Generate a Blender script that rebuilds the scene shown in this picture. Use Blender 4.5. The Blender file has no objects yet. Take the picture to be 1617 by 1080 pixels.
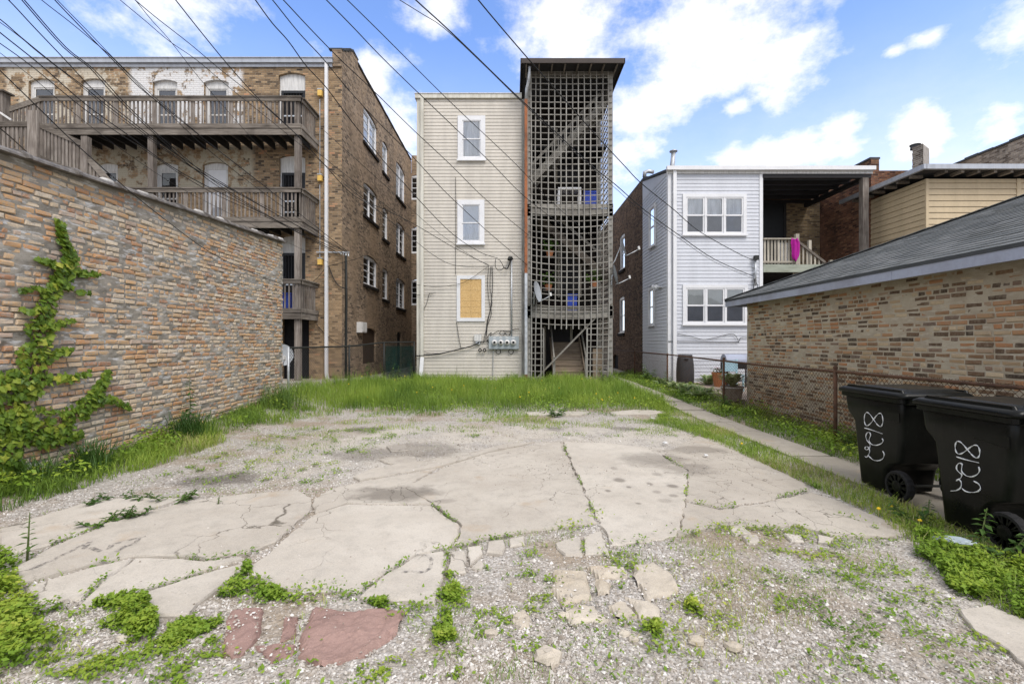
import bpy, math, random
import numpy as np
from mathutils import Vector

random.seed(7)
rng = np.random.default_rng(11)
sc = bpy.context.scene
COL = sc.collection
R = math.radians

# ------------------------------------------------------------------ camera, sky, sun, exposure
F = 741.0            # focal length in photo pixels (photo 1617 wide)
CX, CY, H = 808.5, 540.0, 1.6
cam_d = bpy.data.cameras.new('camera')
cam = bpy.data.objects.new('camera', cam_d)
COL.objects.link(cam)
cam.location = (0, 0, H)
cam.rotation_euler = (R(90), 0, 0)
cam_d.sensor_width = 36
cam_d.lens = 36 * F / 1617
cam_d.clip_start = 0.05
cam_d.clip_end = 3000
sc.camera = cam

SUN_EL, SUN_AZ = R(52), R(148)       # azimuth measured clockwise from +Y
sun_d = bpy.data.lights.new('sun', 'SUN')
sun_d.energy = 1.5
sun_d.angle = R(28)
sun_d.color = (1, 0.95, 0.88)
sun = bpy.data.objects.new('sun', sun_d)
COL.objects.link(sun)
sd = Vector((math.sin(SUN_AZ) * math.cos(SUN_EL), math.cos(SUN_AZ) * math.cos(SUN_EL), math.sin(SUN_EL)))
sun.rotation_euler = sd.to_track_quat('Z', 'Y').to_euler()

world = bpy.data.worlds.new('World')
sc.world = world
world.use_nodes = True
WN = world.node_tree
SKY_STRENGTH = 0.15
sc.view_settings.view_transform = 'Standard'
sc.view_settings.look = 'None'
sc.view_settings.gamma = 1
sc.view_settings.use_curve_mapping = False
sc.view_settings.exposure = 0.93


class NT:
    """short node-building helper"""
    def __init__(s, tree):
        s.t = tree
        s.t.nodes.clear()

    def n(s, typ, **kw):
        nd = s.t.nodes.new(typ)
        for k, v in kw.items():
            setattr(nd, k, v)
        return nd

    def put(s, sock, v):
        if hasattr(v, 'is_output') or hasattr(v, 'links'):
            s.t.links.new(v, sock)
        elif v is not None:
            sock.default_value = v

    def m(s, op, a, b=None, c=None, clamp=False):
        nd = s.n('ShaderNodeMath', operation=op, use_clamp=clamp)
        s.put(nd.inputs[0], a)
        if b is not None: s.put(nd.inputs[1], b)
        if c is not None: s.put(nd.inputs[2], c)
        return nd.outputs[0]

    def vm(s, op, a, b=None):
        nd = s.n('ShaderNodeVectorMath', operation=op)
        s.put(nd.inputs[0], a)
        if b is not None: s.put(nd.inputs[1], b)
        return nd.outputs[0]

    def mix(s, f, a, b, mode='MIX'):
        nd = s.n('ShaderNodeMix', data_type='RGBA', blend_type=mode, clamp_factor=True)
        s.put(nd.inputs[0], f)
        s.put(nd.inputs[6], a if not isinstance(a, tuple) else (*a[:3], 1))
        s.put(nd.inputs[7], b if not isinstance(b, tuple) else (*b[:3], 1))
        return nd.outputs[2]

    def mr(s, v, a, b, c=0.0, d=1.0, smooth=True):
        nd = s.n('ShaderNodeMapRange', interpolation_type='SMOOTHSTEP' if smooth else 'LINEAR')
        s.put(nd.inputs[0], v)
        for i, q in enumerate((a, b, c, d)):
            nd.inputs[i + 1].default_value = q
        return nd.outputs[0]

    def noise(s, vec, scale, detail=4, rough=.55, dist=0, dim='3D'):
        nd = s.n('ShaderNodeTexNoise', noise_dimensions=dim)
        if vec is not None: s.put(nd.inputs['Vector'], vec)
        nd.inputs['Scale'].default_value = scale
        nd.inputs['Detail'].default_value = detail
        nd.inputs['Roughness'].default_value = rough
        nd.inputs['Distortion'].default_value = dist
        return nd.outputs[0]

    def ramp(s, f, stops, interp='LINEAR'):
        nd = s.n('ShaderNodeValToRGB')
        s.put(nd.inputs[0], f)
        cr = nd.color_ramp
        cr.interpolation = interp
        while len(cr.elements) < len(stops):
            cr.elements.new(0.5)
        for e, (p, c) in zip(cr.elements, stops):
            e.position = p
            e.color = (*c[:3], 1)
        return nd.outputs[0]

    def sep(s, v):
        nd = s.n('ShaderNodeSeparateXYZ')
        s.put(nd.inputs[0], v)
        return nd.outputs

    def comb(s, x, y, z):
        nd = s.n('ShaderNodeCombineXYZ')
        for i, q in enumerate((x, y, z)):
            s.put(nd.inputs[i], q)
        return nd.outputs[0]

    def pos(s):
        return s.n('ShaderNodeNewGeometry').outputs['Position']

    def bump(s, h, strength=.5, dist=.01):
        nd = s.n('ShaderNodeBump')
        nd.inputs['Strength'].default_value = strength
        nd.inputs['Distance'].default_value = dist
        s.put(nd.inputs['Height'], h)
        return nd.outputs[0]

    def bsdf(s, col, rough=.8, bump=None, spec=.3, metal=0, **kw):
        p = s.n('ShaderNodeBsdfPrincipled')
        s.put(p.inputs['Base Color'], col if not isinstance(col, tuple) else (*col[:3], 1))
        s.put(p.inputs['Roughness'], rough)
        p.inputs['Specular IOR Level'].default_value = spec
        p.inputs['Metallic'].default_value = metal
        for k, v in kw.items():
            s.put(p.inputs[k], v)
        if bump is not None: s.put(p.inputs['Normal'], bump)
        o = s.n('ShaderNodeOutputMaterial')
        s.t.links.new(p.outputs[0], o.inputs[0])
        return p


def build_world():
    n = NT(WN)
    sky = n.n('ShaderNodeTexSky', sky_type='NISHITA')
    sky.sun_disc = False
    sky.sun_elevation = SUN_EL
    sky.sun_rotation = SUN_AZ
    sky.altitude = 200
    sky.air_density = 1.0
    sky.dust_density = 0.6
    sky.ozone_density = 2.0
    d = n.n('ShaderNodeTexCoord').outputs['Generated']
    x, y, z = n.sep(d)
    az = n.m('ARCTAN2', x, y)
    el = n.m('ARCSINE', z)
    # warped angular position so that cloud edges are ragged
    v = n.comb(az, n.m('MULTIPLY', el, 1.5), 0.0)
    big = n.noise(v, 3.2, 7, .6)
    fine = n.noise(v, 11, 6, .65)
    nz = n.m('ADD', n.m('MULTIPLY', big, .62), n.m('MULTIPLY', fine, .38))
    clouds = [(255, 5, 110, 58), (1110, 62, 175, 85), (1240, 92, 85, 56), (905, 45, 105, 62), (1010, 180, 100, 45), (1190, 248, 150, 30),
              (1455, 208, 50, 34), (1590, 202, 60, 42), (1600, 62, 65, 52), (1327, 203, 36, 20), (598, 130, 34, 34),
              (692, 8, 48, 28), (300, 98, 60, 16), (1470, 60, 40, 13), (1410, 82, 22, 9), (640, 200, 40, 55), (1000, 250, 70, 55), (1160, 172, 30, 14)]
    fld = None
    for px, py, rx, ry in clouds:
        dx, dz = (px - CX) / F, (CY - py) / F
        a0 = math.atan2(dx, 1)
        e0 = math.atan2(dz, math.sqrt(1 + dx * dx))
        ca = math.cos(a0)
        ra = rx / F * ca * ca
        re = ry / F * ca
        u = n.m('MULTIPLY', n.m('SUBTRACT', az, a0), 1 / ra)
        w = n.m('MULTIPLY', n.m('SUBTRACT', el, e0), 1 / re)
        q = n.m('ADD', n.m('MULTIPLY', u, u), n.m('MULTIPLY', w, w))
        q = n.m('SUBTRACT', 1.0, n.m('SQRT', q))
        fld = q if fld is None else n.m('SMOOTH_MAX', fld, q, .35)
    fld = n.m('MAXIMUM', fld, -1.2)
    # denser cloud added outside the view to whiten and soften the light
    rest = n.m('MULTIPLY_ADD', n.noise(d, 2.3, 5, .55), 5.0, -1.7)
    inview = n.m('MULTIPLY', n.mr(n.m('ABSOLUTE', az), .85, 1.05, 1, 0), n.mr(el, .62, .75, 1, 0))
    fld = n.m('ADD', n.m('MULTIPLY', fld, inview), n.m('MULTIPLY', rest, n.m('SUBTRACT', 1.0, inview)))
    dens = n.m('ADD', fld, n.m('MULTIPLY', n.m('SUBTRACT', nz, .5), 7.5))
    cov = n.mr(dens, -.55, 1.25)
    # thin haze of cloud low down
    low = n.m('MULTIPLY', n.mr(el, .0, .6, .95, .0), n.mr(nz, .3, .7, .6, 1))
    cov = n.m('MAXIMUM', cov, low)
    shade = n.mr(fine, .3, .7, .86, 1.0)
    white = n.mix(shade, (4.1, 4.1, 4.15), (4.8, 4.7, 4.6))
    tint = n.mix(1.0, sky.outputs[0], (.90, .98, 1.20), 'MULTIPLY')
    col = n.mix(n.m('MULTIPLY', cov, .96), tint, white)
    bg = n.n('ShaderNodeBackground')
    bg.inputs[1].default_value = SKY_STRENGTH
    WN.links.new(col, bg.inputs[0])
    out = n.n('ShaderNodeOutputWorld')
    WN.links.new(bg.outputs[0], out.inputs[0])


build_world()

# ------------------------------------------------------------------ geometry helpers
WORLD = {}


def wl(o):
    return WORLD.get(o.name, Vector((0, 0, 0)))


def link(name, me, mat, parent=None, kind=None, loc=None):
    o = bpy.data.objects.new(name, me)
    COL.objects.link(o)
    if mat is not None and not me.materials:
        me.materials.append(mat)
    if parent is not None:
        o.parent = parent
        if loc is not None:
            o.location = Vector(loc) - wl(parent)
            WORLD[o.name] = Vector(loc)
        else:
            WORLD[o.name] = wl(parent)
    else:
        if loc is not None: o.location = loc
        WORLD[o.name] = Vector(loc) if loc is not None else Vector((0, 0, 0))
    if kind: o['kind'] = kind
    return o


def tag(o, label=None, cat=None, group=None, kind=None):
    if label: o['label'] = label
    if cat: o['category'] = cat
    if group: o['group'] = group
    if kind: o['kind'] = kind
    return o


def thing(name, label, cat, loc=(0, 0, 0), group=None):
    o = bpy.data.objects.new(name, None)
    COL.objects.link(o)
    o.location = loc
    o.empty_display_size = .2
    WORLD[o.name] = Vector(loc)
    return tag(o, label, cat, group)


def mesh_np(name, v, loops, starts, smooth=False, rnd=None):
    me = bpy.data.meshes.new(name)
    v = np.asarray(v, np.float32)
    loops = np.asarray(loops, np.int32).ravel()
    starts = np.asarray(starts, np.int32)
    me.vertices.add(len(v))
    me.vertices.foreach_set('co', v.ravel())
    me.loops.add(len(loops))
    me.loops.foreach_set('vertex_index', loops)
    me.polygons.add(len(starts))
    me.polygons.foreach_set('loop_start', starts)
    me.polygons.foreach_set('use_smooth', np.full(len(starts), smooth))
    if rnd is not None:
        a = me.attributes.new('rnd', 'FLOAT', 'POINT')
        a.data.foreach_set('value', np.asarray(rnd, np.float32))
    me.update(calc_edges=True)
    me.validate()
    return me


def mesh_q(name, v, quads, smooth=False, rnd=None):
    quads = np.asarray(quads, np.int32)
    k = quads.shape[1]
    return mesh_np(name, v, quads, np.arange(len(quads)) * k, smooth, rnd)


class MB:
    """collects shapes, then links them as ONE mesh object. T maps (u, d, z) of a wall to the world"""
    def __init__(s, T=None):
        s.v, s.f, s.T = [], [], T

    def add(s, vs, fs):
        b = len(s.v)
        if s.T: vs = [s.T(*p) for p in vs]
        s.v += [tuple(p) for p in vs]
        s.f += [tuple(b + i for i in f) for f in fs]

    def box(s, x0, x1, y0, y1, z0, z1):
        s.add([(x0, y0, z0), (x1, y0, z0), (x1, y1, z0), (x0, y1, z0), (x0, y0, z1), (x1, y0, z1), (x1, y1, z1), (x0, y1, z1)],
              [(0, 3, 2, 1), (4, 5, 6, 7), (0, 1, 5, 4), (1, 2, 6, 5), (2, 3, 7, 6), (3, 0, 4, 7)])
        return s

    def quad(s, a, b, c, d):
        s.add([a, b, c, d], [(0, 1, 2, 3)])
        return s

    def bar(s, p, q, w, h, up=(0, 0, 1)):
        p, q = Vector(p), Vector(q)
        d = (q - p).normalized()
        up = Vector(up)
        if abs(d.dot(up)) > .95: up = Vector((0, 1, 0))
        sx = d.cross(up).normalized() * (w / 2)
        uz = sx.cross(d).normalized() * (h / 2)
        vs = []
        for e in (p, q):
            vs += [e - sx - uz, e + sx - uz, e + sx + uz, e - sx + uz]
        s.add(vs, [(0, 3, 2, 1), (4, 5, 6, 7), (0, 1, 5, 4), (1, 2, 6, 5), (2, 3, 7, 6), (3, 0, 4, 7)])
        return s

    def tube(s, pts, r, n=6, caps=True):
        pts = [Vector(p) for p in pts]
        rs = r if isinstance(r, (list, tuple)) else [r] * len(pts)
        rings = []
        prev = None
        for i, p in enumerate(pts):
            d = (pts[min(i + 1, len(pts) - 1)] - pts[max(i - 1, 0)]).normalized()
            if prev is None:
                a = Vector((0, 0, 1)) if abs(d.z) < .9 else Vector((1, 0, 0))
                prev = d.cross(a).normalized()
            else:
                prev = (prev - d * prev.dot(d)).normalized()
            b = d.cross(prev)
            rings.append([p + (prev * math.cos(t) + b * math.sin(t)) * rs[i] for t in [2 * math.pi * k / n for k in range(n)]])
        vs = [q for ring in rings for q in ring]
        fs = []
        for i in range(len(pts) - 1):
            for k in range(n):
                fs.append((i * n + k, i * n + (k + 1) % n, (i + 1) * n + (k + 1) % n, (i + 1) * n + k))
        if caps:
            fs.append(tuple(reversed(range(n))))
            fs.append(tuple((len(pts) - 1) * n + k for k in range(n)))
        s.add(vs, fs)
        return s

    def lathe(s, c, prof, n=20, axis='z'):
        vs, fs = [], []
        for r, h in prof:
            for k in range(n):
                t = 2 * math.pi * k / n
                a, b = r * math.cos(t), r * math.sin(t)
                o = (a, b, h) if axis == 'z' else ((h, a, b) if axis == 'x' else (a, h, b))
                vs.append((c[0] + o[0], c[1] + o[1], c[2] + o[2]))
        for i in range(len(prof) - 1):
            for k in range(n):
                fs.append((i * n + k, i * n + (k + 1) % n, (i + 1) * n + (k + 1) % n, (i + 1) * n + k))
        fs.append(tuple(reversed(range(n))))
        fs.append(tuple((len(prof) - 1) * n + k for k in range(n)))
        s.add(vs, fs)
        return s

    def loft(s, rings, caps=True):
        n = len(rings[0])
        vs = [p for r in rings for p in r]
        fs = []
        for i in range(len(rings) - 1):
            for k in range(n):
                fs.append((i * n + k, i * n + (k + 1) % n, (i + 1) * n + (k + 1) % n, (i + 1) * n + k))
        if caps:
            fs.append(tuple(reversed(range(n))))
            fs.append(tuple((len(rings) - 1) * n + k for k in range(n)))
        s.add(vs, fs)
        return s

    def holes(s, u0, u1, z0, z1, hs, depth=.14, arch=0.0):
        """a wall face at d=0 with rectangular openings (u0,u1,z0,z1[,arch]) and their reveals"""
        us = sorted({u0, u1, *[h[0] for h in hs], *[h[1] for h in hs]})
        zs = sorted({z0, z1, *[h[2] for h in hs], *[h[3] for h in hs]})
        us = [u for u in us if u0 <= u <= u1]
        zs = [z for z in zs if z0 <= z <= z1]
        for a, b in zip(us, us[1:]):
            for c, d in zip(zs, zs[1:]):
                mu, mz = (a + b) / 2, (c + d) / 2
                if any(h[0] < mu < h[1] and h[2] < mz < h[3] for h in hs): continue
                s.add([(a, 0, c), (b, 0, c), (b, 0, d), (a, 0, d)], [(0, 1, 2, 3)])
        for h in hs:
            a, b, c, d = h[:4]
            for p, q in (((a, c), (b, c)), ((b, c), (b, d)), ((b, d), (a, d)), ((a, d), (a, c))):
                s.add([(p[0], 0, p[1]), (q[0], 0, q[1]), (q[0], -depth, q[1]), (p[0], -depth, p[1])], [(0, 1, 2, 3)])
            if len(h) > 4 and h[4]:
                rise, k, m = h[4], 8, (a + b) / 2
                hw = (b - a) / 2
                cur = [(a + (b - a) * i / k, d - rise * (((a + (b - a) * i / k) - m) / hw) ** 2) for i in range(k + 1)]
                vs = [(u, 0, z) for u, z in cur] + [(u, 0, d) for u, _ in cur] + [(u, -depth, z) for u, z in cur]
                fs = [(i, i + 1, k + 2 + i, k + 1 + i) for i in range(k)] + [(i, i + 1, 2 * k + 3 + i, 2 * k + 2 + i) for i in range(k)]
                s.add(vs, fs)
        return s

    def build(s, name, mat, parent=None, smooth=False, kind=None, loc=None, local=False):
        off = Vector((0, 0, 0))
        if not local:
            off = Vector(loc) if loc is not None else (wl(parent) if parent is not None else Vector((0, 0, 0)))
        me = bpy.data.meshes.new(name)
        ox, oy, oz = off
        me.from_pydata([(p[0] - ox, p[1] - oy, p[2] - oz) for p in s.v], [], s.f)
        if smooth:
            me.polygons.foreach_set('use_smooth', [True] * len(me.polygons))
        me.update()
        return link(name, me, mat, parent, kind, loc)


def T_front(y):      # wall facing the camera (-Y); d is towards the camera
    return lambda u, d, z: (u, y - d, z)


def T_east(x):       # wall facing +X
    return lambda u, d, z: (x + d, u, z)


def T_west(x):       # wall facing -X
    return lambda u, d, z: (x - d, u, z)


def fy(px, py, Y):   # pixel -> (x, z) on a plane at depth Y
    return (px - CX) / F * Y, H - (py - CY) / F * Y


def fx(px, py, X):   # pixel -> (y, z) on a plane x = X
    Y = X * F / (px - CX)
    return Y, H - (py - CY) / F * Y


def sstep(a, b, t):
    t = np.clip((t - a) / (b - a), 0, 1)
    return t * t * (3 - 2 * t)


_lat = rng.random((256, 256))


def vnoise(x, y):
    x, y = np.asarray(x, float), np.asarray(y, float)
    xi, yi = np.floor(x).astype(int), np.floor(y).astype(int)
    fx_, fy_ = x - xi, y - yi
    fx_, fy_ = fx_ * fx_ * (3 - 2 * fx_), fy_ * fy_ * (3 - 2 * fy_)
    g = lambda a, b: _lat[a % 256, b % 256]
    return (g(xi, yi) * (1 - fx_) + g(xi + 1, yi) * fx_) * (1 - fy_) + (g(xi, yi + 1) * (1 - fx_) + g(xi + 1, yi + 1) * fx_) * fy_


def fbm(x, y, o=4):
    s, a, t = 0, .5, 0
    for i in range(o):
        s = s + a * vnoise(x * 2 ** i + 17.3 * i, y * 2 ** i + 9.1 * i)
        t += a
        a *= .5
    return s / t


def gh(x, y):
    """height of the ground"""
    x, y = np.asarray(x, float), np.asarray(y, float)
    a = .26 * sstep(-4.0, -5.4, x) * sstep(6, 11.5, y) * sstep(22, 13, y) + .11 * sstep(9, 16.5, y)
    far = sstep(2, 3.2, np.abs(x)) * 0
    return a + far + (fbm(x * .9, y * .9, 3) - .5) * .014


def g(px, py, dz=0.0):
    """photo pixel -> point on the ground"""
    Y = F * H / (py - CY)
    for _ in range(12):
        X = (px - CX) / F * Y
        Y = F * (H - float(gh(X, Y))) / (py - CY)
    X = (px - CX) / F * Y
    return Vector((X, Y, float(gh(X, Y)) + dz))


def inpoly(x, y, poly):
    x, y = np.asarray(x), np.asarray(y)
    c = np.zeros(x.shape, bool)
    n = len(poly)
    for i in range(n):
        x0, y0 = poly[i][:2]
        x1, y1 = poly[(i + 1) % n][:2]
        if y0 == y1: continue
        c ^= ((y0 > y) != (y1 > y)) & (x < (x1 - x0) * (y - y0) / (y1 - y0) + x0)
    return c


# ------------------------------------------------------------------ materials
def new_mat(name):
    m = bpy.data.materials.new(name)
    m.use_nodes = True
    return m, NT(m.node_tree)


def plain(name, col, rough=.7, var=.12, scale=6, metal=0, spec=.3, bump=.0, col2=None, streak=False):
    m, n = new_mat(name)
    p = n.pos()
    v = n.vm('MULTIPLY', p, (3.0, 3.0, .35)) if streak else p
    a = n.noise(v, scale, 5, .6)
    c2 = col2 or tuple(c * (1 - 2.2 * var) for c in col)
    c = n.mix(n.mr(a, .35, .75), col, c2)
    f = n.noise(p, scale * 14, 3)
    c = n.mix(n.m('MULTIPLY', n.mr(f, .4, .7), .25), c, tuple(q * .7 for q in col))
    n.bsdf(c, rough, n.bump(f, bump, .01) if bump else None, spec, metal)
    return m


def wood(name, axis, c1, c2, c3, rough=.9):
    m, n = new_mat(name)
    p = n.pos()
    sc_ = {'x': (.6, 9, 9), 'y': (9, .6, 9), 'z': (9, 9, .6)}[axis]
    v = n.vm('MULTIPLY', p, sc_)
    a = n.noise(v, 3.0, 6, .65, .4)
    b = n.noise(p, 1.7, 3)
    rn = n.n('ShaderNodeObjectInfo').outputs['Random']
    c = n.ramp(a, [(.25, c3), (.5, c1), (.75, c2)])
    c = n.mix(n.mr(b, .45, .7, 0, .55), c, c3)
    c = n.mix(1.0, c, n.ramp(rn, [(0, (.72, .7, .68)), (1, (1.1, 1.08, 1.05))]), 'MULTIPLY')
    n.bsdf(c, rough, n.bump(a, .5, .006), .2)
    return m


def rgb(*c):  # sRGB 0-255 -> linear
    return tuple(((v / 255) / 12.92 if v / 255 <= .04045 else ((v / 255 + .055) / 1.055) ** 2.4) for v in c)


def piece_mat(name, stops, use_attr, dirt, bumpd=.004, amt=1.0):
    """single bricks: colour from the piece's own random number"""
    m, n = new_mat(name)
    p = n.pos()
    if use_attr:
        a = n.n('ShaderNodeAttribute', attribute_name='rnd')
        r = a.outputs['Fac']
    else:
        r = n.n('ShaderNodeObjectInfo').outputs['Random']
    c = n.ramp(r, stops)
    f = n.noise(p, 34, 5, .65)
    c = n.mix(n.mr(f, .4, .7, 0, .65 * amt), c, tuple(q for q in dirt))
    h = n.noise(p, 9, 4, .6)
    c = n.mix(n.mr(h, .52, .7, 0, .6 * amt), c, dirt)
    k = n.noise(p, 120, 3, .6)
    c = n.mix(n.mr(k, .55, .75, 0, .5), c, tuple(q * .35 for q in dirt))
    n.bsdf(c, .92, n.bump(n.m('ADD', f, n.m('MULTIPLY', k, .5)), .7, bumpd), .15)
    return m


def mortar_mat(name, c1, c2, c3):
    m, n = new_mat(name)
    p = n.pos()
    a = n.noise(p, 3.5, 6, .65)
    b = n.noise(n.vm('MULTIPLY', p, (1, .45, 2.2)), 11, 5, .65)
    f = n.noise(p, 90, 4, .6)
    c = n.mix(n.mr(a, .35, .65), c1, c2)
    c = n.mix(n.mr(b, .51, .66, 0, .9), c, c3)
    c = n.mix(n.mr(f, .5, .75, 0, .45), c, tuple(q * .5 for q in c1))
    n.bsdf(c, .95, n.bump(n.m('ADD', f, b), .6, .006), .1)
    return m


def brick_mat(name, stops, mortar, w=.215, h=.074, paints=(), grime=.45, grime_col=(.03, .025, .02), soft=.012, soot=None):
    """brick walls too far away to pick bricks apart"""
    m, n = new_mat(name)
    geo = n.n('ShaderNodeNewGeometry')
    p = geo.outputs['Position']
    x, y, z = n.sep(p)
    nx = n.sep(geo.outputs['True Normal'])[0]
    sel = n.m('GREATER_THAN', n.m('ABSOLUTE', nx), .6)
    wob = n.noise(p, 4, 2)
    u = n.m('ADD', n.m('MULTIPLY', y, sel), n.m('MULTIPLY', x, n.m('SUBTRACT', 1.0, sel)))
    zz = n.m('ADD', z, n.m('MULTIPLY', n.m('SUBTRACT', wob, .5), .02))
    row = n.m('FLOOR', n.m('DIVIDE', zz, h))
    hdr = n.m('LESS_THAN', n.m('FLOORED_MODULO', row, 7.0), .5)          # a header course every seventh row
    uw = n.m('MULTIPLY', n.m('DIVIDE', u, w), n.m('ADD', 1.0, hdr))
    u2 = n.m('ADD', uw, n.m('MULTIPLY', n.m('FLOORED_MODULO', row, 2.0), .5))
    colm = n.m('FLOOR', u2)
    fu = n.m('FRACT', u2)
    fv = n.m('FRACT', n.m('DIVIDE', zz, h))
    du = n.m('MULTIPLY', n.m('MINIMUM', fu, n.m('SUBTRACT', 1.0, fu)), w)
    dv = n.m('MULTIPLY', n.m('MINIMUM', fv, n.m('SUBTRACT', 1.0, fv)), h)
    dd = n.m('MINIMUM', du, dv)
    f = n.noise(p, 30, 4)
    dd = n.m('ADD', dd, n.m('MULTIPLY', n.m('SUBTRACT', f, .5), .01))
    mask = n.mr(dd, .003, soft)
    wn = n.n('ShaderNodeTexWhiteNoise', noise_dimensions='2D')
    n.put(wn.inputs['Vector'], n.comb(colm, row, 0.0))
    c = n.ramp(wn.outputs['Value'], stops)
    c = n.mix(n.mr(f, .4, .75, 0, .4), c, tuple(q * .6 for q in stops[0][1]))
    c = n.mix(mask, mortar, c)
    big = n.noise(n.vm('MULTIPLY', p, (1, 1, .5)), .9, 6, .65)
    c = n.mix(n.m('MULTIPLY', n.mr(big, .42, .68), grime), c, grime_col)
    if soot:
        big2 = n.noise(n.vm('MULTIPLY', p, (1, 1, .7)), .45, 5, .6)
        c = n.mix(n.m('MULTIPLY', n.mr(big2, .45, .62), .5), c, soot)
    ax = n.m('SUBTRACT', 1.0, sel)
    for (x0, x1, z0, z1, pc, amt) in paints:
        e = .12
        q = n.m('MULTIPLY', n.mr(x, x0 - e, x0 + e), n.mr(x, x1 - e, x1 + e, 1, 0))
        q = n.m('MULTIPLY', q, n.m('MULTIPLY', n.mr(z, z0 - e, z0 + e), n.mr(z, z1 - e, z1 + e, 1, 0)))
        pk = n.noise(p, 2.6, 7, .72)
        q = n.m('MULTIPLY', n.m('MULTIPLY', q, ax), n.mr(n.m('ADD', pk, amt), .5, .58))
        c = n.mix(n.m('MULTIPLY', q, n.m('MULTIPLY_ADD', mask, .25, .68)), c, pc)
    n.bsdf(c, .93, n.bump(n.m('ADD', mask, n.m('MULTIPLY', f, .4)), .6, .012), .12)
    return m


def glass_mat():
    m, n = new_mat('window_glass')
    gl = n.n('ShaderNodeBsdfGlossy')
    gl.inputs['Roughness'].default_value = .03
    gl.inputs['Color'].default_value = (.9, .95, 1, 1)
    tr = n.n('ShaderNodeBsdfTransparent')
    tr.inputs['Color'].default_value = (.96, .97, .97, 1)
    fr = n.n('ShaderNodeFresnel')
    fr.inputs['IOR'].default_value = 1.5
    bn = n.bump(n.noise(n.pos(), 2.2, 1), .12, .02)
    n.put(gl.inputs['Normal'], bn)
    f = n.m('ADD', n.m('MULTIPLY', fr.outputs[0], 1.1), .03, clamp=True)
    mx = n.n('ShaderNodeMixShader')
    n.t.links.new(f, mx.inputs[0])
    n.t.links.new(tr.outputs[0], mx.inputs[1])
    n.t.links.new(gl.outputs[0], mx.inputs[2])
    o = n.n('ShaderNodeOutputMaterial')
    n.t.links.new(mx.outputs[0], o.inputs[0])
    return m


def leaf_mat(name, stops, rough=.55, trans=.35, attr=True):
    m, n = new_mat(name)
    if attr:
        r = n.n('ShaderNodeAttribute', attribute_name='rnd').outputs['Fac']
    else:
        r = n.n('ShaderNodeObjectInfo').outputs['Random']
    c = n.ramp(r, stops)
    b = n.noise(n.pos(), 1.3, 3)
    c = n.mix(1.0, c, n.ramp(b, [(.3, (.85, .88, .85)), (.7, (1.42, 1.25, 1.2))]), 'MULTIPLY')
    p = n.n('ShaderNodeBsdfPrincipled')
    n.put(p.inputs['Base Color'], c)
    p.inputs['Roughness'].default_value = rough
    p.inputs['Specular IOR Level'].default_value = .25
    t = n.n('ShaderNodeBsdfTranslucent')
    n.put(t.inputs[0], c)
    mx = n.n('ShaderNodeMixShader')
    mx.inputs[0].default_value = trans
    n.t.links.new(p.outputs[0], mx.inputs[1])
    n.t.links.new(t.outputs[0], mx.inputs[2])
    o = n.n('ShaderNodeOutputMaterial')
    n.t.links.new(mx.outputs[0], o.inputs[0])
    return m


STAINS = [  # px, py, half width px, half height px, strength
    (345, 757, 75, 15, .8), (660, 712, 90, 16, .5), (585, 718, 75, 12, .55), (625, 781, 85, 13, .8), (575, 678, 40, 5, .7),
    (1035, 728, 60, 13, .6), (1085, 742, 50, 12, .5), (1100, 712, 60, 7, .5), (985, 677, 24, 4, .6), (875, 677, 18, 4, .5),
    (978, 760, 11, 4, .8), (1026, 766, 6, 3, .7), (1062, 770, 11, 3.5, .8), (993, 771, 5, 2, .8), (960, 777, 6, 2.5, .8), (1037, 779, 8, 3, .5),
    (1063, 785, 9, 3, .6), (1008, 797, 6, 2, .7), (1050, 793, 13, 4, .35), (970, 742, 7, 3, .4), (1037, 751, 9, 3, .4), (700, 795, 22, 4, .4)]
GRAFFITI = [(20, 905, 140, 868, 10)]


def stain_field(n, p):
    x, y, z = n.sep(p)
    w = n.noise(p, 3.5, 5, .65)
    w = n.m('MULTIPLY', n.m('SUBTRACT', w, .5), 1.5)
    tot = None
    for px, py, rx, ry, s_ in STAINS:
        c = g(px, py)
        ax = rx / F * c.y
        ay = abs(g(px, py - ry).y - g(px, py + ry).y) / 2
        u = n.m('MULTIPLY', n.m('SUBTRACT', x, c.x), 1 / ax)
        v = n.m('MULTIPLY', n.m('SUBTRACT', y, c.y), 1 / ay)
        d = n.m('SQRT', n.m('ADD', n.m('MULTIPLY', u, u), n.m('MULTIPLY', v, v)))
        d = n.m('ADD', d, w if rx > 15 else n.m('MULTIPLY', w, .4))
        q = n.mr(d, .45, 1.15, s_, 0)
        tot = q if tot is None else n.m('MAXIMUM', tot, q)
    return tot


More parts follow.
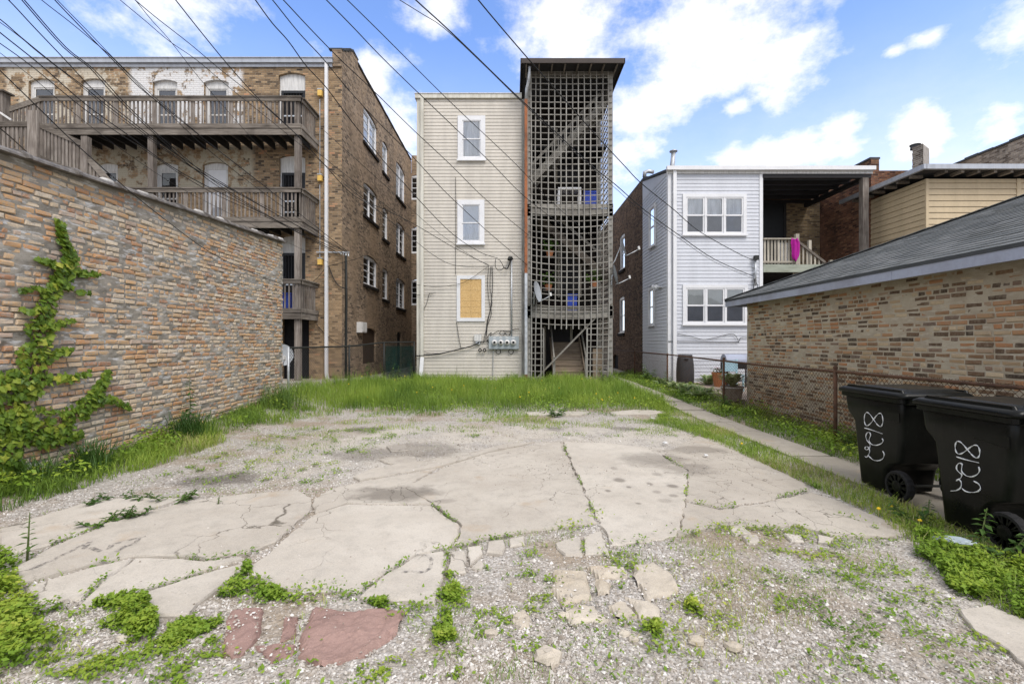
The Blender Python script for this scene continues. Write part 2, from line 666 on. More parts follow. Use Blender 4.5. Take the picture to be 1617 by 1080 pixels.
def ground_mat():
    m, n = new_mat('gravel_and_dirt')
    p = n.pos()
    vo = n.n('ShaderNodeTexVoronoi')
    n.put(vo.inputs['Vector'], p)
    vo.inputs['Scale'].default_value = 42
    v2 = n.n('ShaderNodeTexVoronoi')
    n.put(v2.inputs['Vector'], p)
    v2.inputs['Scale'].default_value = 95
    r1 = n.sep(vo.outputs['Color'])[0]
    r2 = n.sep(v2.outputs['Color'])[0]
    stops = [(0, (.26, .235, .20)), (.3, (.39, .355, .315)), (.65, (.49, .455, .415)), (1, (.66, .635, .60))]
    c = n.mix(.5, n.ramp(r1, stops), n.ramp(r2, stops))
    edge = n.mr(vo.outputs['Distance'], .3, .65)
    c = n.mix(n.m('MULTIPLY', edge, .4), c, (.16, .14, .115))
    dn = n.noise(p, .8, 6, .62)
    dirt = n.mr(dn, .46, .6)
    soil = n.mix(n.noise(p, 14, 4), (.20, .15, .10), (.37, .30, .22))
    c = n.mix(n.m('MULTIPLY', dirt, .75), c, soil)
    gx_, gy_, _z = n.sep(p)
    fines = n.m('MULTIPLY', n.m('MULTIPLY', n.mr(gy_, 5.0, 6.2), n.mr(gy_, 8.4, 9.6, 1, 0)), n.m('MULTIPLY', n.mr(gx_, -3.9, -2.6), n.mr(gx_, 2.9, 3.4, 1, 0)))
    fines = n.m('MULTIPLY', fines, n.mr(n.noise(p, 1.6, 6, .65), .36, .58))
    c = n.mix(n.m('MULTIPLY', fines, .85), c, (.50, .46, .40))
    st = stain_field(n, p)
    c = n.mix(n.m('MULTIPLY', st, .8), c, (.07, .06, .048))
    hgt = n.m('ADD', n.m('SUBTRACT', 1.0, vo.outputs['Distance']), n.m('MULTIPLY', v2.outputs['Distance'], -.5))
    n.bsdf(c, .95, n.bump(hgt, .8, .012), .12)
    return m


def concrete_mat(name, c1, c2, cracks=True, crack_scale=1.5):
    m, n = new_mat(name)
    p = n.pos()
    a = n.noise(p, .9, 6, .6)
    f = n.noise(p, 70, 4, .7)
    c = n.mix(n.mr(a, .35, .68), c1, c2)
    k = n.noise(p, 240, 2, .6)
    md = n.noise(p, 6.5, 6, .7)
    c = n.mix(n.mr(md, .45, .7, 0, .55), c, tuple(q * .68 for q in c1))
    c = n.mix(n.mr(f, .48, .72, 0, .5), c, tuple(q * .55 for q in c1))
    c = n.mix(n.mr(k, .55, .7, 0, .6), c, tuple(min(1, q * 1.4) for q in c1))
    rn = n.n('ShaderNodeObjectInfo').outputs['Random']
    c = n.mix(1.0, c, n.ramp(rn, [(0, (.9, .89, .87)), (1, (1.05, 1.05, 1.04))]), 'MULTIPLY')
    rust = n.noise(p, 1.7, 4, .55)
    c = n.mix(n.mr(rust, .6, .74, 0, .35), c, (.34, .22, .11))
    st = stain_field(n, p)
    c = n.mix(n.m('MULTIPLY', st, .75), c, (.085, .072, .058))
    h = n.m('ADD', n.m('MULTIPLY', f, .5), n.m('MULTIPLY', md, .8))
    if cracks:
        wx = n.n('ShaderNodeTexNoise')
        n.put(wx.inputs['Vector'], p)
        wx.inputs['Scale'].default_value = 5
        wx.inputs['Detail'].default_value = 5
        q = n.vm('ADD', n.vm('MULTIPLY', p, (1, 1, 0)), n.vm('MULTIPLY', n.vm('SUBTRACT', wx.outputs['Color'], (.5, .5, .5)), (.3, .3, 0)))
        vo = n.n('ShaderNodeTexVoronoi', feature='DISTANCE_TO_EDGE')
        n.put(vo.inputs['Vector'], q)
        vo.inputs['Scale'].default_value = crack_scale
        msk = n.mr(n.noise(p, .55, 3), .46, .56)
        line = n.m('MULTIPLY', n.mr(vo.outputs['Distance'], .0, .009, 1, 0), msk)
        c = n.mix(n.m('MULTIPLY', line, .8), c, (.06, .05, .035))
        h = n.m('SUBTRACT', h, n.m('MULTIPLY', line, 1.5))
    n.bsdf(c, .9, n.bump(h, .45, .006), .2)
    return m


M = {}
M['ground'] = ground_mat()
M['concrete'] = concrete_mat('weathered_concrete', (.50, .46, .405), (.41, .37, .32))
M['concrete2'] = concrete_mat('cracked_concrete', (.48, .44, .385), (.40, .36, .31), True, 2.4)
M['rubble'] = concrete_mat('broken_concrete', (.50, .45, .38), (.40, .34, .26), False)
M['redstone'] = concrete_mat('red_granite_slab', (.33, .22, .19), (.24, .155, .135), False)
M['path'] = concrete_mat('path_concrete', (.40, .365, .31), (.31, .28, .235), True, 1.2)
M['patio'] = plain('patio_pavers', (.42, .35, .29), .9, .15, 12, bump=.3)
M['wood_z'] = wood('grey_wood_upright', 'z', (.21, .185, .165), (.34, .315, .29), (.08, .066, .056))
M['wood_x'] = wood('grey_wood_level', 'x', (.165, .145, .125), (.26, .235, .21), (.05, .042, .036))
M['wood_y'] = wood('grey_wood_deep', 'y', (.22, .195, .17), (.32, .295, .265), (.075, .062, .052))
M['lat_z'] = wood('lattice_wood_upright', 'z', (.29, .285, .265), (.38, .375, .355), (.15, .14, .125))
M['lat_x'] = wood('lattice_wood_level', 'x', (.255, .245, .22), (.33, .325, .30), (.13, .12, .105))
M['stair'] = wood('stair_wood', 'x', (.27, .215, .16), (.36, .30, .23), (.15, .115, .085))
M['porchwood'] = wood('pale_green_porch_wood', 'z', (.42, .39, .33), (.52, .49, .43), (.25, .235, .19))
M['porchgreen'] = wood('green_grey_porch_beam', 'x', (.30, .33, .28), (.38, .40, .34), (.18, .19, .15))
M['beige'] = plain('beige_vinyl_siding', (.56, .52, .455), .55, .08, .9, streak=True)
M['beige_trim'] = plain('beige_trim', (.60, .58, .51), .6, .1, 3, col2=(.42, .40, .34), streak=True)
M['white_siding'] = plain('white_vinyl_siding', (.56, .575, .615), .5, .04, .9, streak=True)
M['side_siding'] = M['white_siding']
M['tan_siding'] = plain('tan_lap_siding', (.50, .40, .26), .6, .06, .8, streak=True)
M['white'] = plain('white_paint', (.70, .70, .71), .5, .04, 3)
M['oldwhite'] = plain('flaking_white_paint', (.64, .63, .61), .6, .15, 7, streak=True)
M['black'] = plain('black_iron', (.02, .022, .025), .5, .1, 8)
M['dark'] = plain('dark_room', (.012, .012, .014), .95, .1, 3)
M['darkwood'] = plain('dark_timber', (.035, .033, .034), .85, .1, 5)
M['curtain'] = plain('net_curtain', (.80, .80, .81), .9, .12, 3, streak=True)
M['blind'] = plain('window_blind', (.68, .67, .63), .9, .05, 3)
M['white_blind'] = plain('white_blind', (.78, .78, .78), .8, .03, 3)
M['greyblind'] = plain('grey_screen', (.15, .16, .20), .8, .1, 3)
M['glass'] = glass_mat()
M['gutter'] = plain('aluminium_gutter', (.40, .42, .46), .4, .1, 2, metal=.15, streak=True)
M['galv'] = plain('galvanised_steel', (.52, .54, .56), .45, .15, 8, metal=.5)
M['rust'] = plain('rusty_steel', (.115, .058, .034), .85, .2, 9, col2=(.055, .032, .022), bump=.3)
M['rustpaint'] = plain('rusted_downspout', (.33, .12, .05), .8, .2, 3, col2=(.15, .06, .03))
M['blackpipe'] = plain('black_coated_steel', (.022, .024, .022), .55, .1, 9)
M['cable'] = plain('cable_sheath', (.014, .014, .016), .6, .1, 9)
M['plastic'] = None
M['slate'] = plain('roof_felt', (.06, .065, .07), .9, .15, 4)
M['fascia'] = plain('blue_grey_fascia', (.33, .36, .45), .6, .08, 2, col2=(.24, .25, .30))
M['yellow'] = plain('amber_lamp_glass', (.75, .48, .12), .35, .1, 5)
M['purple'] = plain('magenta_cloth', (.38, .008, .25), .8, .1, 9)
M['blue'] = plain('blue_plastic', (.03, .07, .42), .5, .1, 4)
M['lightblue'] = plain('pale_blue_paint', (.40, .58, .66), .5, .05, 4)
M['terracotta'] = plain('terracotta', (.42, .17, .075), .85, .1, 8)
M['stonepot'] = plain('stone_planter', (.25, .215, .175), .9, .15, 12, col2=(.13, .105, .08))
M['barrel'] = plain('charcoal_barrel', (.035, .037, .04), .5, .08, 6)
M['soil'] = plain('potting_soil', (.03, .022, .016), .95, .1, 20)
M['meter'] = plain('meter_grey', (.36, .40, .42), .5, .1, 5)
def mesh_fabric():
    m, n = new_mat('green_screen_fabric')
    d = n.n('ShaderNodeBsdfDiffuse')
    d.inputs[0].default_value = (.008, .03, .026, 1)
    t = n.n('ShaderNodeBsdfTransparent')
    mx = n.n('ShaderNodeMixShader')
    n.put(mx.inputs[0], n.mr(n.noise(n.pos(), 2.5, 4), .3, .7, .45, .8))
    n.t.links.new(t.outputs[0], mx.inputs[1])
    n.t.links.new(d.outputs[0], mx.inputs[2])
    o = n.n('ShaderNodeOutputMaterial')
    n.t.links.new(mx.outputs[0], o.inputs[0])
    return m


M['screen'] = mesh_fabric()
M['fly_screen'] = plain('fly_screen', (.27, .27, .29), .8, .08, 3)
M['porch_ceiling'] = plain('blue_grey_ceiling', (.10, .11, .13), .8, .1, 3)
M['paper'] = plain('white_paper', (.62, .62, .61), .8, .03, 8)
M['dish'] = plain('dish_grey', (.34, .36, .38), .5, .06, 5)
M['chalk'] = plain('white_marker', (.80, .82, .84), .8, .12, 60)
M['brick_door'] = plain('boarded_brown_door', (.06, .037, .022), .8, .2, 3, streak=True)
M['clay'] = plain('glazed_clay_tile', (.085, .075, .068), .5, .15, 9, col2=(.22, .20, .18))
M['mortarlump'] = plain('pale_mortar', (.50, .48, .45), .95, .15, 16, bump=.4)


def osb_mat():
    m, n = new_mat('chipboard')
    p = n.pos()
    v = n.n('ShaderNodeTexVoronoi')
    n.put(v.inputs['Vector'], n.vm('MULTIPLY', n.vm('ADD', p, n.vm('MULTIPLY', n.n('ShaderNodeTexNoise').outputs['Color'], (.1, .1, .1))), (14, 14, 26)))
    r = n.sep(v.outputs['Color'])[0]
    c = n.ramp(r, [(0, (.40, .24, .09)), (.5, (.58, .38, .16)), (1, (.70, .50, .25))])
    z = n.sep(p)[2]
    n.bsdf(c, .75, None, .2)
    return m


M['osb'] = osb_mat()


def faded_mat():
    m, n = new_mat('faded_grey_paint')
    p = n.pos()
    d = n.n('ShaderNodeBsdfDiffuse')
    d.inputs[0].default_value = (.16, .15, .145, 1)
    t = n.n('ShaderNodeBsdfTransparent')
    mx = n.n('ShaderNodeMixShader')
    n.put(mx.inputs[0], n.mr(n.noise(p, 26, 5, .7), .42, .68, .05, .75))
    n.t.links.new(t.outputs[0], mx.inputs[1])
    n.t.links.new(d.outputs[0], mx.inputs[2])
    o = n.n('ShaderNodeOutputMaterial')
    n.t.links.new(mx.outputs[0], o.inputs[0])
    return m


M['faded'] = faded_mat()


def bin_mat():
    m, n = new_mat('black_bin_plastic')
    p = n.pos()
    a = n.noise(p, 2.2, 5, .6)
    s_ = n.noise(n.vm('MULTIPLY', p, (40, 40, 5)), 1.2, 5, .7)
    c = n.mix(n.mr(a, .4, .7), (.005, .0055, .005), (.010, .011, .0095))
    dust = n.noise(p, 60, 4, .7)
    c = n.mix(n.m('MULTIPLY', n.mr(s_, .56, .75), n.mr(dust, .5, .7, .1, .6)), c, (.07, .068, .06))
    rgh = n.mr(a, .3, .7, .26, .42)
    n.bsdf(c, rgh, n.bump(n.m('ADD', n.noise(p, 4, 2), n.m('MULTIPLY', dust, .03)), .25, .03), .16)
    return m


M['plastic'] = bin_mat()
M['rubber'] = plain('tyre_rubber', (.014, .014, .015), .75, .1, 20, bump=.2)
M['wet'] = M['dark']

LEFT_STOPS = [(0, (.36, .19, .115)), (.14, (.50, .265, .125)), (.36, (.55, .34, .17)), (.56, (.55, .42, .28)), (.82, (.64, .54, .41)), (.93, (.50, .38, .29)), (1, (.36, .25, .19))]
GAR_STOPS = [(0, (.06, .045, .035)), (.2, (.13, .08, .05)), (.4, (.27, .16, .09)), (.52, (.40, .19, .09)), (.7, (.36, .255, .15)), (.85, (.50, .40, .27)), (.93, (.26, .17, .12)), (1, (.075, .065, .06))]
M['lb_part'] = piece_mat('orange_common_brick', LEFT_STOPS, False, (.36, .33, .29))
M['lb_stuff'] = piece_mat('orange_common_brick_mass', LEFT_STOPS, True, (.36, .33, .29))
M['gb_part'] = piece_mat('brown_common_brick', GAR_STOPS, False, (.30, .25, .185), amt=.6)
M['gb_stuff'] = piece_mat('brown_common_brick_mass', GAR_STOPS, True, (.30, .25, .185), amt=.6)
M['lm'] = mortar_mat('smeared_grey_mortar', (.31, .285, .245), (.22, .20, .17), (.55, .545, .535))
M['gm'] = mortar_mat('tan_mortar', (.42, .37, .285), (.35, .30, .23), (.46, .41, .33))
M['gutterdark'] = plain('dark_gutter', (.05, .038, .032), .6, .15, 3)

# ================================================================== GROUND
xs = np.concatenate([np.array([-600, -250, -110, -60, -35, -24, -16, -11]), np.arange(-8, 10.01, .05), np.array([13, 18, 26, 40, 70, 130, 280, 600])])
ys = np.concatenate([np.array([-600, -220, -90, -40, -18, -8, -3]), np.arange(0, 20.01, .05), np.array([22, 26, 32, 45, 70, 130, 280, 700])])
GX, GY = np.meshgrid(xs, ys)
GZ = gh(GX, GY)
near = (sstep(-9, -7, GX) * sstep(11, 9, GX) * sstep(-1, 1, GY) * sstep(20, 18, GY))
GZ = GZ + (fbm(GX * 3.1, GY * 3.1, 4) - .5) * .035 * near
SLABS = [
    ('c', [(0, 838), (75, 815), (147, 792), (225, 788), (288, 789), (229, 807), (184, 815), (138, 838), (80, 862), (0, 880)]),
    ('c', [(18, 905), (84, 867), (142, 842), (184, 820), (232, 811), (294, 794), (380, 783), (467, 776), (489, 788), (490, 805), (458, 836), (433, 858), (389, 875), (321, 884), (284, 880), (214, 879), (147, 894), (80, 913), (42, 924)]),
    ('c', [(44, 931), (82, 919), (148, 899), (206, 886), (192, 900), (160, 921), (128, 948), (62, 953)]),
    ('c', [(214, 885), (284, 886), (321, 890), (380, 882), (384, 886), (335, 899), (262, 922), (221, 938), (150, 958), (128, 960), (166, 920), (196, 900)]),
    ('c', [(246, 973), (223, 944), (265, 929), (340, 905), (388, 893), (378, 908), (313, 955), (298, 973)]),
    ('c', [(400, 896), (423, 880), (442, 862), (497, 815), (550, 799), (620, 801), (682, 801), (709, 823), (722, 829), (723, 847), (705, 866), (655, 878), (598, 913), (561, 939), (538, 934), (500, 935), (431, 930), (398, 912)]),
    ('c', [(708, 873), (699, 909), (686, 954), (625, 950), (569, 945), (604, 917), (658, 882)]),
    ('c', [(714, 874), (733, 872), (736, 906), (705, 909)]),
    ('c', [(738, 867), (759, 864), (761, 876), (741, 895)]),
    ('c', [(770, 858), (796, 855), (798, 867), (794, 877), (767, 874)]),
    ('c', [(744, 898), (760, 885), (764, 895), (760, 903)]),
    ('c', [(804, 853), (828, 849), (829, 861), (806, 866)]),
    ('d', [(495, 790), (530, 772), (575, 762), (630, 752), (690, 740), (640, 770), (683, 797), (620, 798), (550, 796), (500, 812)]),
    ('d', [(560, 755), (590, 742), (640, 733), (720, 722), (800, 703), (845, 699), (826, 704), (770, 715), (695, 738), (625, 750), (570, 760)]),
    ('d', [(640, 772), (700, 741), (770, 717), (826, 706), (884, 700), (912, 759), (931, 804), (942, 828), (905, 832), (862, 838), (830, 841), (770, 852), (715, 866), (728, 846), (728, 828), (713, 820), (686, 798)]),
    ('c', [(878, 861), (905, 853), (916, 851), (920, 873), (918, 879), (893, 878), (881, 868)]),
    ('c', [(921, 851), (948, 840), (962, 878), (925, 879)]),
    ('d', [(890, 700), (955, 702), (1015, 708), (1045, 722), (1085, 745), (1080, 790), (1068, 848), (1010, 858), (967, 861), (953, 836), (937, 803), (915, 757)]),
    ('d', [(1048, 720), (1100, 690), (1135, 697), (1200, 731), (1266, 762), (1276, 775), (1215, 790), (1140, 803), (1084, 790), (1089, 745)]),
    ('d', [(1083, 794), (1140, 807), (1216, 794), (1280, 779), (1332, 797), (1389, 820), (1440, 842), (1400, 850), (1310, 847), (1259, 831), (1200, 834), (1153, 831), (1072, 847)]),
    ('c', [(1151, 834), (1172, 830), (1187, 844), (1160, 847)]),
    ('c', [(1172, 850), (1195, 847), (1200, 859), (1180, 860)]),
    ('c', [(1236, 844), (1266, 848), (1270, 858), (1250, 856)]),
    ('c', [(1290, 846), (1320, 852), (1310, 860), (1292, 857)]),
    ('r', [(874, 903), (924, 906), (937, 947), (887, 959), (869, 933)]),
    ('r', [(892, 962), (940, 956), (962, 984), (900, 989)]),
    ('r', [(927, 897), (987, 897), (991, 910), (946, 917)]),
    ('r', [(997, 894), (1034, 889), (1068, 919), (1068, 940), (1021, 952), (1004, 920)]),
    ('r', [(986, 946), (1043, 960), (1041, 979), (1008, 978), (1003, 962)]),
    ('r', [(960, 957), (984, 953), (1005, 973), (971, 977)]),
    ('r', [(940, 914), (966, 922), (962, 940), (944, 938)]),
    ('r', [(805, 981), (824, 967), (836, 975), (836, 993), (817, 997)]),
    ('r', [(870, 1055), (884, 1032), (884, 1047)]),
    ('s', [(366, 965), (417, 965), (411, 1000), (398, 1019), (377, 1040), (353, 1036), (358, 994)]),
    ('s', [(494, 962), (560, 968), (637, 966), (620, 1006), (575, 1036), (541, 1046), (508, 1053), (468, 1040), (479, 1000)]),
    ('s', [(451, 975), (472, 975), (467, 1006), (445, 1013)]),
    ('s', [(402, 1021), (466, 1018), (463, 1038), (424, 1046)]),
    ('c', [(1517, 968), (1560, 960), (1625, 986), (1700, 1025), (1700, 1090), (1630, 1060), (1592, 1030), (1541, 1000)]),
    ('c', [(962, 652), (1000, 648), (1047, 650), (1052, 655), (968, 656)]),
    ('c', [(830, 652), (890, 650), (930, 651), (925, 656), (835, 657)]),
    ('c', [(598, 727), (628, 719), (655, 722), (660, 730), (622, 735)]),
    ('c', [(610, 705), (640, 702), (645, 712), (618, 714)]),
]
SX = [[tuple(g(px, py)[:2]) for px, py in poly] for _, poly in SLABS]
for P_xy in SX:
    cx_, cy_ = np.mean([p[0] for p in P_xy]), np.mean([p[1] for p in P_xy])
    GZ = np.where(inpoly(GX, GY, P_xy), gh(cx_, cy_) - .015, GZ)
nx_, ny_ = len(xs), len(ys)
idx = np.arange(nx_ * ny_).reshape(ny_, nx_)
q = np.stack([idx[:-1, :-1], idx[:-1, 1:], idx[1:, 1:], idx[1:, :-1]], -1).reshape(-1, 4)
ground = link('gravel_ground', mesh_q('gravel_ground', np.stack([GX, GY, GZ], -1).reshape(-1, 3), q, True), M['ground'], kind='structure')

# ------------------------------------------------------------------ concrete slabs, traced in plan
PAV = thing('concrete_pavement', None, None, (0, 5, 0))
PAV['kind'] = 'structure'
SLAB_XY = []
smat = {'c': M['concrete'], 'd': M['concrete2'], 'r': M['rubble'], 's': M['redstone']}
srnd = random.Random(5)
for kind, poly in SLABS:
    pts = [g(px, py) for px, py in poly]
    SLAB_XY.append([(p.x, p.y) for p in pts])
    if kind in 'cd' and len(pts) > 5:
        c0 = sum(pts, Vector()) / len(pts)
        pts = [p + (p - c0).normalized() * .012 for p in pts]
    amp = {'c': .012, 'd': .02, 'r': .02, 's': .015}[kind]
    out = []
    for i, p in enumerate(pts):
        q_ = pts[(i + 1) % len(pts)]
        L = (q_ - p).length
        k = max(1, int(L / .07))
        nrm = Vector((-(q_ - p).y, (q_ - p).x, 0)).normalized()
        for j in range(k):
            t = j / k
            a = amp * (1 if j else .5)
            out.append(p.lerp(q_, t) + nrm * srnd.uniform(-a, a))
    cen = sum(pts, Vector()) / len(pts)
    tx, ty = srnd.uniform(-.003, .003), srnd.uniform(-.003, .003)
    top = {'c': .020, 'd': .017, 'r': .02, 's': .02}[kind] + srnd.uniform(-.004, .004)
    n_ = len(out)
    P = lambda p, s_, dz: Vector((cen.x + (p.x - cen.x) * s_, cen.y + (p.y - cen.y) * s_, float(gh(cen.x, cen.y)) + top + dz + (p.x - cen.x) * tx + (p.y - cen.y) * ty))
    # shrink by a fixed distance for the worn edge
    size = max((p - cen).length for p in out)
    s1 = 1 - .015 / size
    vs = [P(p, s1, srnd.uniform(-.002, .001)) for p in out] + [P(p, 1, -.012 + srnd.uniform(-.006, .006)) for p in out] + [P(p, 1.0, -.13) for p in out]
    fs = [tuple(range(n_))]
    for a, b in ((0, 1), (1, 2)):
        for i in range(n_):
            fs.append((a * n_ + i, b * n_ + i, b * n_ + (i + 1) % n_, a * n_ + (i + 1) % n_))
    mb = MB()
    mb.add(vs, fs)
    o = mb.build('slab', smat[kind], PAV)
    if kind in 'sr':
        # rough hewn top: grid over the polygon
        bpy.data.objects.remove(o)
        bb = [(min(p.x for p in pts), max(p.x for p in pts)), (min(p.y for p in pts), max(p.y for p in pts))]
        stp = .018
        gx = np.arange(bb[0][0], bb[0][1] + stp, stp)
        gy = np.arange(bb[1][0], bb[1][1] + stp, stp)
        A, B = np.meshgrid(gx, gy)
        ins = inpoly(A, B, [(p.x, p.y) for p in out])
        # distance to the outline, to round the edge down
        dm = np.full(A.shape, 9.0)
        for i in range(n_):
            ax, ay = out[i].x, out[i].y
            bx, by = out[(i + 1) % n_].x, out[(i + 1) % n_].y
            L2 = (bx - ax) ** 2 + (by - ay) ** 2 + 1e-9
            t = np.clip(((A - ax) * (bx - ax) + (B - ay) * (by - ay)) / L2, 0, 1)
            dm = np.minimum(dm, np.hypot(A - ax - t * (bx - ax), B - ay - t * (by - ay)))
        sg = np.where(ins, dm, -dm)
        rough_ = .055 if kind == 's' else .035
        Zs = .006 + .018 * sstep(-.01, .02, sg + (fbm(A * 9, B * 9, 4) - .5) * (.13 if kind == 's' else .06)) + (fbm(A * 11, B * 11, 5) - .5) * rough_ * sstep(0, .03, sg) - .12 * sstep(0, -.03, sg)
        Zs = Zs + float(gh(cen.x, cen.y))
        keep = sg > -.035
        ii = np.arange(A.size).reshape(A.shape)
        kq = keep[:-1, :-1] & keep[1:, :-1] & keep[:-1, 1:] & keep[1:, 1:]
        qq = np.stack([ii[:-1, :-1], ii[:-1, 1:], ii[1:, 1:], ii[1:, :-1]], -1)[kq]
        me = mesh_q('slab', np.stack([A, B - 5, Zs], -1).reshape(-1, 3), qq.reshape(-1, 4), False)
        link('slab', me, smat[kind], PAV)

# faded paint strokes on the slabs
for st in ([(120, 440), (200, 410), (300, 362), (425, 300)], [(425, 300), (398, 332), (432, 330), (475, 346)], [(515, 335), (530, 312), (600, 292), (690, 274)], [(548, 348), (590, 322), (645, 304), (655, 282)]):
    P = [g(x / 2.994, 760 + y / 2.994) for x, y in st]
    mb = MB()
    for a, b in zip(P, P[1:]):
        w = Vector((-(b - a).y, (b - a).x, 0)).normalized() * .018
        mb.quad(*[p + Vector((0, 0, .0265)) for p in (a - w, b - w, b + w, a + w)])
    mb.build('paint_mark', M['faded'], PAV)
P = [g(540 + x / 2.994, 760 + y / 2.994) for x, y in ((352, 362), (400, 362), (424, 385), (418, 425), (385, 447), (330, 440), (280, 446))]
mb = MB()
for a, b in zip(P, P[1:]):
    w = Vector((-(b - a).y, (b - a).x, 0)).normalized() * .014
    mb.quad(*[p + Vector((0, 0, .0265)) for p in (a - w, b - w, b + w, a + w)])
mb.build('paint_mark', M['faded'], PAV)

# path along the fence: one slab after another
PATH = thing('garden_path', None, None, (4.1, 10, 0))
PATH['kind'] = 'structure'
py0, prng = 1.0, random.Random(3)
PATH_XY = []
while py0 < 21.0:
    L = prng.uniform(1.25, 1.5)
    x0 = 3.84 + prng.uniform(-.02, .02)
    x1 = x0 + .95 if py0 < 6 else x0 + .56
    z = float(gh(4.1, py0 + L / 2)) + .03 + prng.uniform(-.006, .006)
    e = []
    for (a, b) in (((x0, py0), (x1, py0)), ((x1, py0), (x1, py0 + L - .025)), ((x1, py0 + L - .025), (x0, py0 + L - .025)), ((x0, py0 + L - .025), (x0, py0))):
        for j in range(8):
            t = j / 8
            e.append((a[0] + (b[0] - a[0]) * t + prng.uniform(-.008, .008), a[1] + (b[1] - a[1]) * t + prng.uniform(-.008, .008)))
    k = len(e)
    mb = MB()
    mb.add([(p[0], p[1], z) for p in e] + [(p[0], p[1], z - .12) for p in e], [tuple(range(k))] + [(i, k + i, k + (i + 1) % k, (i + 1) % k) for i in range(k)])
    mb.build('slab', M['path'], PATH)
    PATH_XY.append([(x0, py0), (x1, py0), (x1, py0 + L), (x0, py0 + L)])
    py0 += L

# patio behind the fence
PT = thing('brick_patio', None, None, (7, 13.5, 0))
PT['kind'] = 'structure'
pr = random.Random(8)
pme = [MB().box(-.095, .095, -.045, .045, -.06, 0).build('paver', M['patio'], PT, local=True)]
base_me = pme[0].data
bpy.data.objects.remove(pme[0])
MB().box(5.75, 9.2, 11.6, 16.95, .02, .115).build('bed', M['ground'], PT)
cnt = 0
rows = MB()
yy = 11.65
r_ = 0
while yy < 16.95:
    xx = 5.85 + (.1 if r_ % 2 else 0)
    while xx < 9.1:
        dz = pr.uniform(-.004, .004)
        if 6.1 < xx < 7.9 and 12.6 < yy < 16.2 and cnt < 290:
            link('paver', base_me, M['patio'], PT, loc=(xx, yy, .155 + dz))
            cnt += 1
        else:
            rows.box(xx - .095, xx + .095, yy - .045, yy + .045, .1, .155 + dz)
        xx += .2
    yy += .1
    r_ += 1
rows.build('paver_field', M['patio'], PT, kind='stuff')

# ================================================================== BRICK WALLS WITH REAL BRICKS
def brick_variants(seed, L, hh, dep, rough):
    r = random.Random(seed)
    vs = []
    j = lambda a: r.uniform(-a, a)
    ch = .007
    c4 = [(-L / 2, -hh / 2), (L / 2, -hh / 2), (L / 2, hh / 2), (-L / 2, hh / 2)]
    for (u, z) in c4: vs.append((0.0, u, z))
    for (u, z) in c4: vs.append((dep - ch + j(.002), u + j(rough), z + j(rough)))
    for (u, z) in c4: vs.append((dep + j(.004), u - math.copysign(ch + abs(j(rough)) * 1.6, u), z - math.copysign(ch * .8 + abs(j(rough)), z)))
    fs = []
    for a in (0, 4):
        for i in range(4):
            fs.append((a + i, a + (i + 1) % 4, a + 4 + (i + 1) % 4, a + 4 + i))
    fs.append((8, 9, 10, 11))
    return np.array(vs), np.array(fs)


def brick_wall(parent, X, sgn, y0, y1, zlo, zhi, course, blen, part_mat, stuff_mat, seed, miss, jit, rough, proud, every=6, lims=(5, 11.3), mj=.014):
    r = random.Random(seed)
    var = [brick_variants(seed * 50 + i, blen if i < 10 else blen * .46, course - mj, .05, rough) for i in range(16)]
    mes = []
    for v, f in var:
        v2 = v.copy()
        v2[:, 0] *= sgn
        mes.append((v2, f, mesh_q('brick', v2, f if sgn > 0 else f[:, ::-1])))
    items = []
    k = 0
    z = -.15
    while True:
        z = -.15 + k * course
        if z > 6: break
        hdr = (k % every == every - 1)
        y = y0 + (0 if k % 2 else -(blen + .012) / 2) + r.uniform(-.02, .02)
        while y < y1:
            i = r.randrange(10, 16) if (hdr or r.random() < .12) else r.randrange(10)
            L = blen if i < 10 else blen * .46
            yc = y + L / 2
            zc = z + course / 2 + (float(vnoise(yc * .8, k * .4)) - .5) * .02
            if yc - L / 2 > y0 - .01 and yc + L / 2 < y1 + .002 and zc - course / 2 > zlo(yc) - .1 and zc + course / 2 < zhi(yc):
                if r.random() > miss(yc, zc):
                    items.append((yc, zc, i, proud + r.gauss(0, jit)))
            y += L + mj - .002 + r.uniform(-.003, .004)
        k += 1
    # the ones that show largest are parts, the rest one mass
    vis = lambda t: (t[0] > lims[0] and t[1] > zlo(t[0]) + .15)
    order = sorted([t for t in items if vis(t)], key=lambda t: t[0] ** 2 + (t[1] - H) ** 2 * .5)
    parts = order[:298]
    ps = set(map(id, parts))
    for t in parts:
        link('brick', mes[t[2]][2], part_mat, parent, loc=(X + sgn * (t[3] - .05), t[0], t[1]))
    VV, FF, RR = [], [], []
    b = 0
    wp = wl(parent)
    for t in items:
        if id(t) in ps: continue
        v, f, _ = mes[t[2]]
        VV.append(v + np.array([X + sgn * (t[3] - .05) - wp.x, t[0] - wp.y, t[1] - wp.z]))
        FF.append((f if sgn > 0 else f[:, ::-1]) + b)
        RR.append(np.full(len(v), r.random()))
        b += len(v)
    me = mesh_q('brick_field', np.concatenate(VV), np.concatenate(FF), False, np.concatenate(RR))
    link('brick_field', me, stuff_mat, parent, kind='stuff')


